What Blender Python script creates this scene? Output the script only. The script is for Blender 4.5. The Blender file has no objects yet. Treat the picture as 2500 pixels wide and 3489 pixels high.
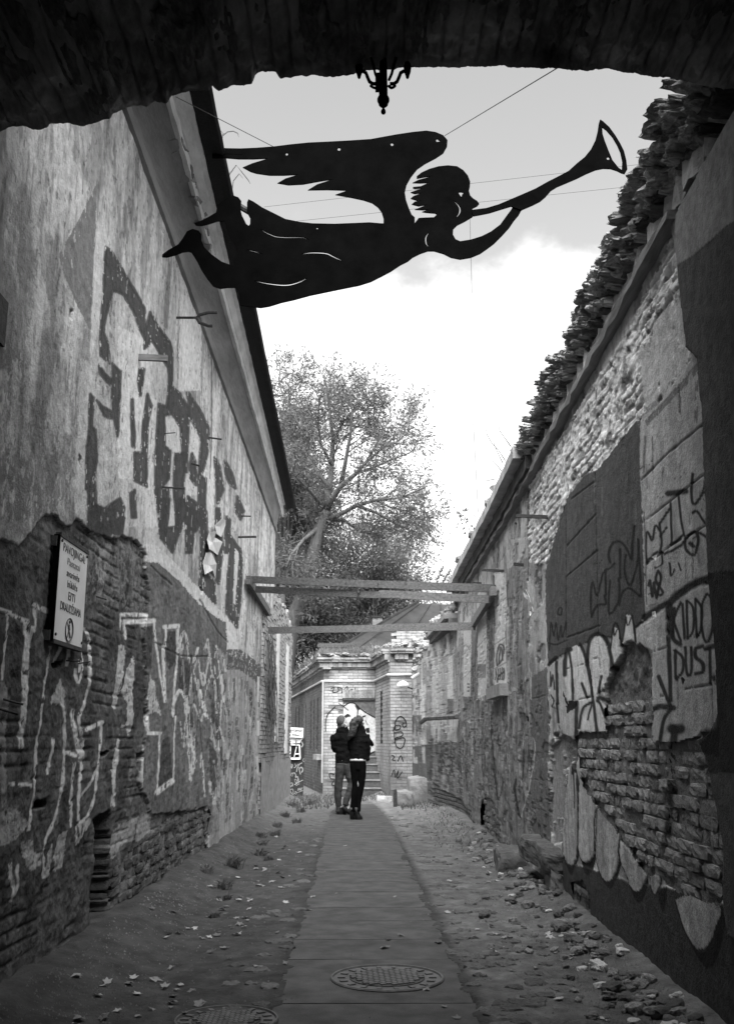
import bpy, bmesh, math, random
import numpy as np
from mathutils import Vector, Matrix, Euler

random.seed(7)
RNG = np.random.default_rng(11)
SC = bpy.context.scene
COL = SC.collection
R = math.radians

# ------------------------------------------------------------------ camera
FPX, CX, CY = 3358.0, 1250.0, 1744.5          # calibration of the photograph (2500 x 3489)
PITCH, EYE = R(13.1), 1.36
CP, SP = math.cos(PITCH), math.sin(PITCH)
cam_d = bpy.data.cameras.new('camera')
cam_d.sensor_fit = 'VERTICAL'; cam_d.sensor_height = 36.0; cam_d.sensor_width = 36.0
cam_d.lens = 36.0 * FPX / 3489.0
cam_d.clip_start = 0.05; cam_d.clip_end = 3000
cam = bpy.data.objects.new('camera', cam_d); COL.objects.link(cam)
cam.location = (0, 0, EYE); cam.rotation_euler = (R(90) + PITCH, 0, 0)
SC.camera = cam

# ------------------------------------------------------------------ sky
SUN_EL, SUN_AZ = R(58), R(180)                 # high, behind the camera, veiled
world = bpy.data.worlds.new('World'); SC.world = world; world.use_nodes = True
wn, wl = world.node_tree.nodes, world.node_tree.links
wn.clear()
def N(nodes, t, **kw):
    n = nodes.new(t)
    for k, v in kw.items():
        if k.startswith('i_'):
            n.inputs[int(k[2:])].default_value = v
        else:
            setattr(n, k, v)
    return n
w_out = N(wn, 'ShaderNodeOutputWorld')
w_bg = N(wn, 'ShaderNodeBackground'); w_bg.inputs[1].default_value = 0.10
sky = N(wn, 'ShaderNodeTexSky', sky_type='NISHITA', sun_disc=False)
sky.sun_elevation = SUN_EL; sky.sun_rotation = SUN_AZ; sky.air_density = 1.0; sky.dust_density = 2.0
bw = N(wn, 'ShaderNodeRGBToBW')
wl.new(sky.outputs[0], bw.inputs[0])
tc = N(wn, 'ShaderNodeTexCoord')
sep = N(wn, 'ShaderNodeSeparateXYZ'); wl.new(tc.outputs['Generated'], sep.inputs[0])
def wnoise(scale, detail, rough, seedoff):
    mp = N(wn, 'ShaderNodeMapping'); mp.inputs['Location'].default_value = (seedoff, seedoff * .7, 0)
    mp.inputs['Scale'].default_value = (1, 1, 1.5)
    wl.new(tc.outputs['Generated'], mp.inputs[0])
    n = N(wn, 'ShaderNodeTexNoise'); n.inputs['Scale'].default_value = scale
    n.inputs['Detail'].default_value = detail; n.inputs['Roughness'].default_value = rough
    wl.new(mp.outputs[0], n.inputs['Vector']); return n
def wmath(op, a, b=None):
    n = N(wn, 'ShaderNodeMath', operation=op)
    for i, v in enumerate((a, b)):
        if v is None: continue
        if isinstance(v, (int, float)): n.inputs[i].default_value = v
        else: wl.new(v, n.inputs[i])
    return n.outputs[0]
def wrange(v, a, b, c, d, mode='SMOOTHSTEP'):
    n = N(wn, 'ShaderNodeMapRange', interpolation_type=mode)
    wl.new(v, n.inputs[0])
    for i, q in enumerate((a, b, c, d)): n.inputs[1 + i].default_value = q
    return n.outputs[0]
n1 = wnoise(5.0, 9, .58, 3.1)
n2 = wnoise(3.0, 7, .55, 8.4)
n3 = wnoise(2.2, 5, .5, 1.7)
edge = wmath('SUBTRACT', wmath('ADD', .452, wmath('MULTIPLY', wmath('SUBTRACT', n1.outputs['Fac'], .5), .30)), sep.outputs[2])
bank = wrange(edge, -.012, .045, 0, 1)                                # a bank of cumulus up to about 26 degrees
puff = wmath('MULTIPLY', wrange(n2.outputs['Fac'], .52, .72, 0, 1), .38)   # thin puffs higher up
cloud = wmath('MAXIMUM', bank, puff)
shade = wrange(n3.outputs['Fac'], .32, .62, .70, 1.10, 'LINEAR')
CLOUD_L, SKY_GAIN = 1.75, .50
cl = wmath('MULTIPLY', shade, CLOUD_L)
mx = N(wn, 'ShaderNodeMix', data_type='FLOAT')
wl.new(cloud, mx.inputs[0])
wl.new(wmath('MAXIMUM', wmath('MULTIPLY', bw.outputs[0], SKY_GAIN), 0.0), mx.inputs[2])
wl.new(cl, mx.inputs[3])
wl.new(mx.outputs[0], w_bg.inputs[0]); wl.new(w_bg.outputs[0], w_out.inputs[0])

# ------------------------------------------------------------------ sun, exposure
sun_d = bpy.data.lights.new('sun', 'SUN'); sun_d.energy = 1.5; sun_d.angle = R(75); sun_d.color = (1, 1, 1)
sun = bpy.data.objects.new('sun', sun_d); COL.objects.link(sun)
sd = Vector((math.sin(SUN_AZ) * math.cos(SUN_EL), math.cos(SUN_AZ) * math.cos(SUN_EL), math.sin(SUN_EL)))
sun.rotation_euler = sd.to_track_quat('Z', 'Y').to_euler(); sun.location = sd * 60
SC.view_settings.view_transform = 'Standard'; SC.view_settings.look = 'None'
SC.view_settings.gamma = 1.0; SC.view_settings.exposure = 3.0
SC.view_settings.use_curve_mapping = False
SC.cycles.max_bounces = 8; SC.cycles.diffuse_bounces = 5; SC.cycles.use_denoising = True

# ------------------------------------------------------------------ measuring helpers
def proj(X, Y, Z):
    zc = Y * CP + (Z - EYE) * SP; yc = -Y * SP + (Z - EYE) * CP
    zc = np.maximum(zc, 1e-3)
    return CX + FPX * X / zc, CY - FPX * yc / zc
def ray(px, py):
    x = (px - CX) / FPX; u = (CY - py) / FPX
    return x, CP - u * SP, u * CP + SP
def onX(px, py, X):
    a, b, c = ray(px, py); t = X / a; return Vector((X, b * t, EYE + c * t))
def onY(px, py, Y):
    a, b, c = ray(px, py); t = Y / b; return Vector((a * t, Y, EYE + c * t))
def onZ(px, py, Z=0.0):
    a, b, c = ray(px, py); t = (Z - EYE) / c; return Vector((a * t, b * t, Z))
VIEWS = {'A': (0, 800, .5538), 'B': (0, 1700, .5538), 'C': (0, 2500, .7692), 'D': (1250, 2500, .7692), 'E': (1700, 1600, .4923),
         'G': (1700, 700, .4923), 'H': (800, 1850, .5846), 'I': (950, 2050, .3385), 'J': (1080, 2380, .194), 'K': (1350, 2050, .3692),
         'L': (850, 1200, .4308), 'M': (500, 400, .4923), 'N': (1300, 400, .5231), 'O': (700, 1500, .529), 'Q': (0, 2000, .4408),
         'R': (2050, 2400, .3968), 'S': (600, 2000, .3527), 'T': (1500, 1400, .3528), 'U': (1150, 180, .1846), 'V': (150, 1780, .2116),
         'W': (950, 2450, .1367), 'X': (0, 0, .7692), 'Z': (1250, 0, .7692), 'F': (0, 0, 1.0), 'P': (0, 0, 1 / .65)}
def tr(v, *pts):
    """a measured outline, from the coordinates of one enlargement into the photograph's pixels"""
    if len(pts) == 1 and isinstance(pts[0], list): pts = pts[0]
    x0, y0, s = VIEWS[v]
    return [(x0 + p[0] * s, y0 + p[1] * s) for p in pts]

# ------------------------------------------------------------------ noise (numpy)
def _hash(ix, iy, seed):
    h = (ix.astype(np.int64) * 374761393 + iy.astype(np.int64) * 668265263 + seed * 2147483647) & 0xffffffff
    h = ((h ^ (h >> 13)) * 1274126177) & 0xffffffff
    h = ((h ^ (h >> 16)) * 2246822519) & 0xffffffff
    return ((h ^ (h >> 15)) & 0xffff) / 65535.0
def vnoise(x, y, seed=0):
    x = np.asarray(x, float); y = np.asarray(y, float)
    ix = np.floor(x); iy = np.floor(y); fx = x - ix; fy = y - iy
    fx = fx * fx * (3 - 2 * fx); fy = fy * fy * (3 - 2 * fy)
    a = _hash(ix, iy, seed); b = _hash(ix + 1, iy, seed); c = _hash(ix, iy + 1, seed); d = _hash(ix + 1, iy + 1, seed)
    return (a * (1 - fx) + b * fx) * (1 - fy) + (c * (1 - fx) + d * fx) * fy
def fbm(x, y, octv=4, seed=0, gain=.5):
    s = 0; a = 1; t = 0
    for o in range(octv):
        s = s + a * vnoise(x * 2 ** o, y * 2 ** o, seed + o * 17); t += a; a *= gain
    return s / t
def sstep(a, b, x):
    t = np.clip((x - a) / (b - a), 0, 1); return t * t * (3 - 2 * t)

# ------------------------------------------------------------------ objects
def link(o, parent=None):
    COL.objects.link(o)
    if parent is not None: o.parent = parent
    return o
def tag(o, label=None, cat=None, group=None, kind=None):
    if label: o['label'] = label
    if cat: o['category'] = cat
    if group: o['group'] = group
    if kind: o['kind'] = kind
    return o
def empty(name, loc=(0, 0, 0), label=None, cat=None, group=None, kind=None):
    o = bpy.data.objects.new(name, None); COL.objects.link(o); o.location = loc; o.empty_display_size = .1
    return tag(o, label, cat, group, kind)
def mesh_obj(name, verts, faces, mat=None, parent=None, smooth=False, origin=None):
    """world-space vertices; parent is an Empty or mesh; the object keeps world placement"""
    me = bpy.data.meshes.new(name)
    me.from_pydata([tuple(v) for v in verts], [], [tuple(f) for f in faces])
    if smooth: me.polygons.foreach_set('use_smooth', [True] * len(me.polygons))
    if mat: me.materials.append(mat)
    o = bpy.data.objects.new(name, me); COL.objects.link(o)
    if parent is not None: put_under(o, parent)
    return o
def wmat(p):
    m = p.matrix_basis.copy()
    q = p.parent
    while q is not None:
        m = q.matrix_basis @ p.matrix_parent_inverse @ m if False else q.matrix_basis @ m; q = q.parent
    return m
def put_under(o, parent):
    o.parent = parent
    o.matrix_parent_inverse = world_of(parent).inverted()
def world_of(o):
    m = o.matrix_basis.copy()
    if o.parent is not None: m = world_of(o.parent) @ o.matrix_parent_inverse @ m
    return m
class MB:
    """collects shapes, then becomes ONE mesh object"""
    def __init__(s): s.v = []; s.f = []
    def add(s, vs, fs):
        n = len(s.v); s.v += [tuple(v) for v in vs]; s.f += [tuple(i + n for i in f) for f in fs]; return s
    def box(s, x0, x1, y0, y1, z0, z1):
        return s.add([(x0, y0, z0), (x1, y0, z0), (x1, y1, z0), (x0, y1, z0), (x0, y0, z1), (x1, y0, z1), (x1, y1, z1), (x0, y1, z1)],
                     [(0, 3, 2, 1), (4, 5, 6, 7), (0, 1, 5, 4), (1, 2, 6, 5), (2, 3, 7, 6), (3, 0, 4, 7)])
    def obox(s, c, ax, ay, az):
        """box from centre and three half-axis vectors"""
        c, ax, ay, az = map(Vector, (c, ax, ay, az))
        vs = [c + sx * ax + sy * ay + sz * az for sz in (-1, 1) for sx, sy in ((-1, -1), (1, -1), (1, 1), (-1, 1))]
        return s.add(vs, [(0, 3, 2, 1), (4, 5, 6, 7), (0, 1, 5, 4), (1, 2, 6, 5), (2, 3, 7, 6), (3, 0, 4, 7)])
    def beam(s, a, b, w, h, up=(0, 0, 1)):
        a, b = Vector(a), Vector(b); d = (b - a); L = d.length; d.normalize()
        side = d.cross(Vector(up)).normalized(); u = side.cross(d).normalized()
        return s.obox((a + b) / 2, d * L / 2, side * w / 2, u * h / 2)
    def tube(s, pts, rad, n=8, cap=True):
        pts = [Vector(p) for p in pts]
        if not hasattr(rad, '__len__'): rad = [rad] * len(pts)
        base = len(s.v); prev = None
        for i, p in enumerate(pts):
            t = (pts[min(i + 1, len(pts) - 1)] - pts[max(i - 1, 0)])
            t = t.normalized() if t.length > 1e-9 else Vector((0, 0, 1))
            if prev is None:
                a = t.orthogonal().normalized()
            else:
                a = (prev - t * prev.dot(t)); a = a.normalized() if a.length > 1e-6 else t.orthogonal().normalized()
            prev = a; b = t.cross(a)
            r = rad[i]; rx, ry = (r if hasattr(r, '__len__') else (r, r))
            for k in range(n):
                an = 2 * math.pi * k / n
                s.v.append(tuple(p + a * (rx * math.cos(an)) + b * (ry * math.sin(an))))
        for i in range(len(pts) - 1):
            for k in range(n):
                k2 = (k + 1) % n
                s.f.append((base + i * n + k, base + i * n + k2, base + (i + 1) * n + k2, base + (i + 1) * n + k))
        if cap:
            s.f.append(tuple(base + k for k in range(n))[::-1]); m = base + (len(pts) - 1) * n
            s.f.append(tuple(m + k for k in range(n)))
        return s
    def rings(s, rings, n=14, cap=True):
        """upright loft: rings of (x, y, z, rx, ry[, rot])"""
        base = len(s.v)
        for r in rings:
            x, y, z, rx, ry = r[:5]; ro = r[5] if len(r) > 5 else 0
            for k in range(n):
                an = 2 * math.pi * k / n; px, py = rx * math.cos(an), ry * math.sin(an)
                s.v.append((x + px * math.cos(ro) - py * math.sin(ro), y + px * math.sin(ro) + py * math.cos(ro), z))
        for i in range(len(rings) - 1):
            for k in range(n):
                k2 = (k + 1) % n
                s.f.append((base + i * n + k, base + i * n + k2, base + (i + 1) * n + k2, base + (i + 1) * n + k))
        if cap:
            s.f.append(tuple(base + k for k in range(n))[::-1]); m = base + (len(rings) - 1) * n
            s.f.append(tuple(m + k for k in range(n)))
        return s
    def lathe(s, c, prof, n=16):
        return s.rings([(c[0], c[1], c[2] + z, r, r) for r, z in prof], n)
    def prism(s, pts, a, b):
        """polygon pts (3D) swept from offset a to offset b (vectors)"""
        n = len(pts); a, b = Vector(a), Vector(b)
        vs = [Vector(p) + a for p in pts] + [Vector(p) + b for p in pts]
        fs = [tuple(range(n))[::-1], tuple(range(n, 2 * n))] + [(i, (i + 1) % n, n + (i + 1) % n, n + i) for i in range(n)]
        return s.add(vs, fs)
    def build(s, name, mat=None, parent=None, smooth=False):
        o = mesh_obj(name, s.v, s.f, mat, parent, smooth)
        bm = bmesh.new(); bm.from_mesh(o.data); bmesh.ops.recalc_face_normals(bm, faces=bm.faces); bm.to_mesh(o.data); bm.free()
        if smooth: o.data.polygons.foreach_set('use_smooth', [True] * len(o.data.polygons))
        return o

# ------------------------------------------------------------------ materials
MATS = {}
def mat(name, g=.3, rough=.9, var=.3, scale=6., bump=.3, bscale=40., attr=None, rand=0., spec=.3, stretch=(1, 1, 1), wave=False, metal=0., trans=0.):
    """grey procedural surface: value g (or the painted colour attribute), noise mottling, fine relief"""
    if name in MATS: return MATS[name]
    m = bpy.data.materials.new(name); m.use_nodes = True
    nd, lk = m.node_tree.nodes, m.node_tree.links
    nd.clear()
    out = nd.new('ShaderNodeOutputMaterial'); p = nd.new('ShaderNodeBsdfPrincipled'); lk.new(p.outputs[0], out.inputs[0])
    p.inputs['Roughness'].default_value = rough; p.inputs['Metallic'].default_value = metal
    if 'Specular IOR Level' in p.inputs: p.inputs['Specular IOR Level'].default_value = spec
    tcn = nd.new('ShaderNodeTexCoord'); mp = nd.new('ShaderNodeMapping'); mp.inputs['Scale'].default_value = stretch
    lk.new(tcn.outputs['Object'], mp.inputs[0])
    nz = nd.new('ShaderNodeTexNoise'); nz.inputs['Scale'].default_value = scale; nz.inputs['Detail'].default_value = 8; nz.inputs['Roughness'].default_value = .62
    lk.new(mp.outputs[0], nz.inputs['Vector'])
    vec = mp.outputs[0]
    if rand:
        oi = nd.new('ShaderNodeObjectInfo'); ad = nd.new('ShaderNodeVectorMath'); ad.operation = 'ADD'
        sc_ = nd.new('ShaderNodeMath'); sc_.operation = 'MULTIPLY'; sc_.inputs[1].default_value = 37.
        lk.new(oi.outputs['Random'], sc_.inputs[0]); lk.new(mp.outputs[0], ad.inputs[0]); lk.new(sc_.outputs[0], ad.inputs[1])
        lk.new(ad.outputs[0], nz.inputs['Vector']); vec = ad.outputs[0]
    mr = nd.new('ShaderNodeMapRange'); mr.inputs[1].default_value = .28; mr.inputs[2].default_value = .72
    mr.inputs[3].default_value = 1 - var; mr.inputs[4].default_value = 1 + var
    lk.new(nz.outputs['Fac'], mr.inputs[0])
    mul = nd.new('ShaderNodeMath'); mul.operation = 'MULTIPLY'; lk.new(mr.outputs[0], mul.inputs[0])
    if attr:
        at = nd.new('ShaderNodeAttribute'); at.attribute_name = attr; lk.new(at.outputs['Fac'], mul.inputs[1])
    else:
        mul.inputs[1].default_value = g
    res = mul.outputs[0]
    if rand:
        r2 = nd.new('ShaderNodeMapRange'); r2.inputs[3].default_value = 1 - rand; r2.inputs[4].default_value = 1 + rand
        lk.new(oi.outputs['Random'], r2.inputs[0]); m2 = nd.new('ShaderNodeMath'); m2.operation = 'MULTIPLY'
        lk.new(res, m2.inputs[0]); lk.new(r2.outputs[0], m2.inputs[1]); res = m2.outputs[0]
    lk.new(res, p.inputs['Base Color'])
    if bump:
        n2_ = nd.new('ShaderNodeTexNoise'); n2_.inputs['Scale'].default_value = bscale; n2_.inputs['Detail'].default_value = 6; n2_.inputs['Roughness'].default_value = .65
        lk.new(vec, n2_.inputs['Vector'])
        bp = nd.new('ShaderNodeBump'); bp.inputs['Strength'].default_value = bump; bp.inputs['Distance'].default_value = .02
        lk.new(n2_.outputs['Fac'], bp.inputs['Height']); lk.new(bp.outputs[0], p.inputs['Normal'])
    if trans:
        tl = nd.new('ShaderNodeBsdfTranslucent'); ms = nd.new('ShaderNodeMixShader'); ms.inputs[0].default_value = trans
        lk.new(res, tl.inputs[0]); lk.new(p.outputs[0], ms.inputs[1]); lk.new(tl.outputs[0], ms.inputs[2]); lk.new(ms.outputs[0], out.inputs[0])
    MATS[name] = m; return m
M_WALL = mat('painted_wall', attr='tone', var=.32, scale=14, bump=.55, bscale=50, rough=.95, spec=.1)
M_BRICKP = mat('painted_brick', attr='tone', var=.38, scale=12, bump=.9, bscale=30, rough=.95, rand=.22, spec=.1)
M_MORTAR = mat('mortar', .16, var=.4, scale=8, bump=.9, bscale=30)
M_BRICK = mat('brick', .30, var=.28, scale=11, bump=.5, bscale=45, rand=.35)
M_HOUSE = mat('house_brick', attr='tone', var=.25, scale=9, bump=.5, bscale=40, rough=.95, rand=.22, spec=.1)
M_BRICKLIGHT = mat('pale_brick', .27, var=.5, scale=6, bump=.5, bscale=45, rand=.2)
M_STONE = mat('rubble_stone', .24, var=.55, scale=5, bump=1., bscale=12, rand=.35)
M_CREST = mat('crest_masonry', .40, var=.6, scale=5, bump=1., bscale=14, rand=.4)
M_DARKSTONE = mat('dark_masonry', .10, var=.6, scale=5, bump=1., bscale=12, rand=.3)  # plain dark tone for soffits, passage walls and other dark parts
M_STEEL = mat('black_painted_steel', .003, rough=1., var=.3, bump=.1, spec=.0)
M_IRON = mat('rusty_iron', .05, rough=.8, var=.5, scale=30, bump=.4)
M_ZINC = mat('dark_roof_metal', .055, rough=.8, var=.3, scale=2, bump=.1, spec=.1)
M_PLASTER = mat('cornice_plaster', .20, var=.35, scale=3.5, bump=.5, bscale=30, stretch=(1, .35, 1))  # tone holds stains plus the shade of the downward-facing cove
M_EAVE = mat('black_eave_boards', .008, rough=.9, var=.4, scale=5, bump=.4, bscale=30)
M_WOOD = mat('weathered_timber', .15, var=.5, scale=5, bump=.5, bscale=30, rand=.35, stretch=(1, 9, 9))
M_PAPER = mat('torn_paper', .62, var=.2, scale=14, bump=.2)
M_WHITE = mat('white_paint', .72, var=.10, scale=5, bump=.05, rough=.6)
M_INK = mat('faded_sign_ink', .09, var=.2, scale=9, bump=0)
M_INKPALE = mat('bleached_sign_ink', .30, var=.2, scale=9, bump=0)
M_CONC = mat('concrete', .24, var=.35, scale=6, bump=.6, bscale=30)
M_ASPH = mat('asphalt', .072, var=.4, scale=5, bump=.5, bscale=120, rough=.9, rand=.03, spec=.15)
M_COBBLE = mat('cobble', .10, var=.4, scale=10, bump=.7, bscale=40, rand=.25)
M_LEAF = mat('tree_leaf', .12, var=.4, scale=1.2, bump=0, rough=.7, trans=.35)
M_LEAFD = mat('dark_tree_leaf', .085, var=.4, scale=1.0, bump=0, rough=.7, trans=.3)
M_BARK = mat('bark', .09, var=.4, scale=5, bump=.6, bscale=20, stretch=(3, 3, .6))
M_WEED = mat('weed_blade', .09, var=.4, scale=3, bump=0, trans=.2)
M_DEADLEAF = mat('fallen_leaf', .22, var=.5, scale=20, bump=.2, rand=.6)
M_WIRE = mat('wire', .04, var=.1, bump=0)

# ------------------------------------------------------------------ paint: shapes measured on the photograph, laid on the wall planes
def catmull(pts, k=6):
    if len(pts) < 3: return pts
    P = [pts[0]] + list(pts) + [pts[-1]]; out = []
    for i in range(1, len(P) - 2):
        p0, p1, p2, p3 = (np.array(P[j], float) for j in (i - 1, i, i + 1, i + 2))
        for t in np.linspace(0, 1, k, endpoint=False):
            out.append(tuple(.5 * ((2 * p1) + (-p0 + p2) * t + (2 * p0 - 5 * p1 + 4 * p2 - p3) * t * t + (-p0 + 3 * p1 - 3 * p2 + p3) * t ** 3)))
    out.append(tuple(pts[-1])); return out
def inv_cols(y0, y1, n): return 1 / np.linspace(1 / y0, 1 / y1, n)
class Canvas:
    def __init__(s, PX, PY, u, z, base):
        s.sh = PX.shape; s.PX, s.PY, s.u, s.z = PX.ravel(), PY.ravel(), u.ravel(), z.ravel()
        s.c = np.full(s.PX.size, float(base)); s.h = np.zeros(s.PX.size); s.hole = np.zeros(s.PX.size, bool)
        s.w1 = fbm(s.u * 12, s.z * 14, 5, 5, .68) - .5; s.w2 = fbm(s.u * 12 + 50, s.z * 14, 5, 9, .68) - .5
        s.f1 = fbm(s.u * 30, s.z * 22, 3, 21); s.st = fbm(s.u * 16, s.z * 1.6, 4, 33)       # chips; vertical streaks
    def inside(s, poly, warp=0.):
        xs = [p[0] for p in poly]; ys = [p[1] for p in poly]; pad = warp + 3
        idx = np.nonzero((s.PX > min(xs) - pad) & (s.PX < max(xs) + pad) & (s.PY > min(ys) - pad) & (s.PY < max(ys) + pad))[0]
        x = s.PX[idx] + s.w1[idx] * warp * 2.5; y = s.PY[idx] + s.w2[idx] * warp * 2.5
        m = np.zeros(idx.size, bool); n = len(poly)
        for i in range(n):
            x1, y1 = poly[i]; x2, y2 = poly[(i + 1) % n]
            if y1 == y2: continue
            c = ((y1 > y) != (y2 > y)) & (x < (x2 - x1) * (y - y1) / (y2 - y1) + x1)
            m ^= c
        return idx[m]
    def poly(s, poly, tone, warp=3., alpha=1., wear=0., h=None, hole=None, smooth=False):
        if smooth: poly = catmull(list(poly) + [poly[0]], 5)
        i = s.inside(poly, warp)
        if wear: i = i[(s.f1[i] * .6 + s.st[i] * .4) > .30 + wear * .4]
        if tone is not None: s.c[i] = s.c[i] * (1 - alpha) + tone * alpha
        if h is not None: s.h[i] = h
        if hole is not None: s.hole[i] = hole
        return i
    def stroke(s, pts, w, tone, alpha=1., wear=0., smooth=True, soft=.35, dh=None):
        if smooth: pts = catmull(pts)
        r = w / 2; xs = [p[0] for p in pts]; ys = [p[1] for p in pts]; pad = r + 4
        idx = np.nonzero((s.PX > min(xs) - pad) & (s.PX < max(xs) + pad) & (s.PY > min(ys) - pad) & (s.PY < max(ys) + pad))[0]
        if not idx.size: return
        x = s.PX[idx] + s.w1[idx] * 3; y = s.PY[idx] + s.w2[idx] * 3
        d2 = np.full(idx.size, 1e12)
        for (x1, y1), (x2, y2) in zip(pts[:-1], pts[1:]):
            dx, dy = x2 - x1, y2 - y1; L = dx * dx + dy * dy + 1e-9
            t = np.clip(((x - x1) * dx + (y - y1) * dy) / L, 0, 1)
            d2 = np.minimum(d2, (x - x1 - t * dx) ** 2 + (y - y1 - t * dy) ** 2)
        a = 1 - sstep(r * (1 - soft), r * (1 + soft), np.sqrt(d2))
        if wear: a = a * (s.f1[idx] > .28 + wear * .4)
        if tone is not None: s.c[idx] = s.c[idx] * (1 - a * alpha) + tone * a * alpha
        if dh is not None: s.h[idx] += dh * a
    def out(s): return s.c.reshape(s.sh), s.h.reshape(s.sh), s.hole.reshape(s.sh)
COURSE, BRICK_L = .077, .262
def joints(u, z, jw=.012):
    """1 in the mortar joints of a running bond, 0 on brick faces, wobbling"""
    z = z + (fbm(u * 2.2, z * 2.2, 4, 71) - .5) * .028; u = u + (fbm(u * 5, z * 9, 2, 73) - .5) * .02
    row = np.floor(z / COURSE); fz = np.abs(z / COURSE - row - .5) * COURSE
    fu = np.abs((u / BRICK_L + .5 * (row % 2)) % 1 - .5) * BRICK_L
    return np.maximum(sstep(COURSE / 2 - jw, COURSE / 2 - jw * .3, fz), .8 * sstep(BRICK_L / 2 - jw, BRICK_L / 2 - jw * .3, fu))
def far_noise(c, amt):
    return c

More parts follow.
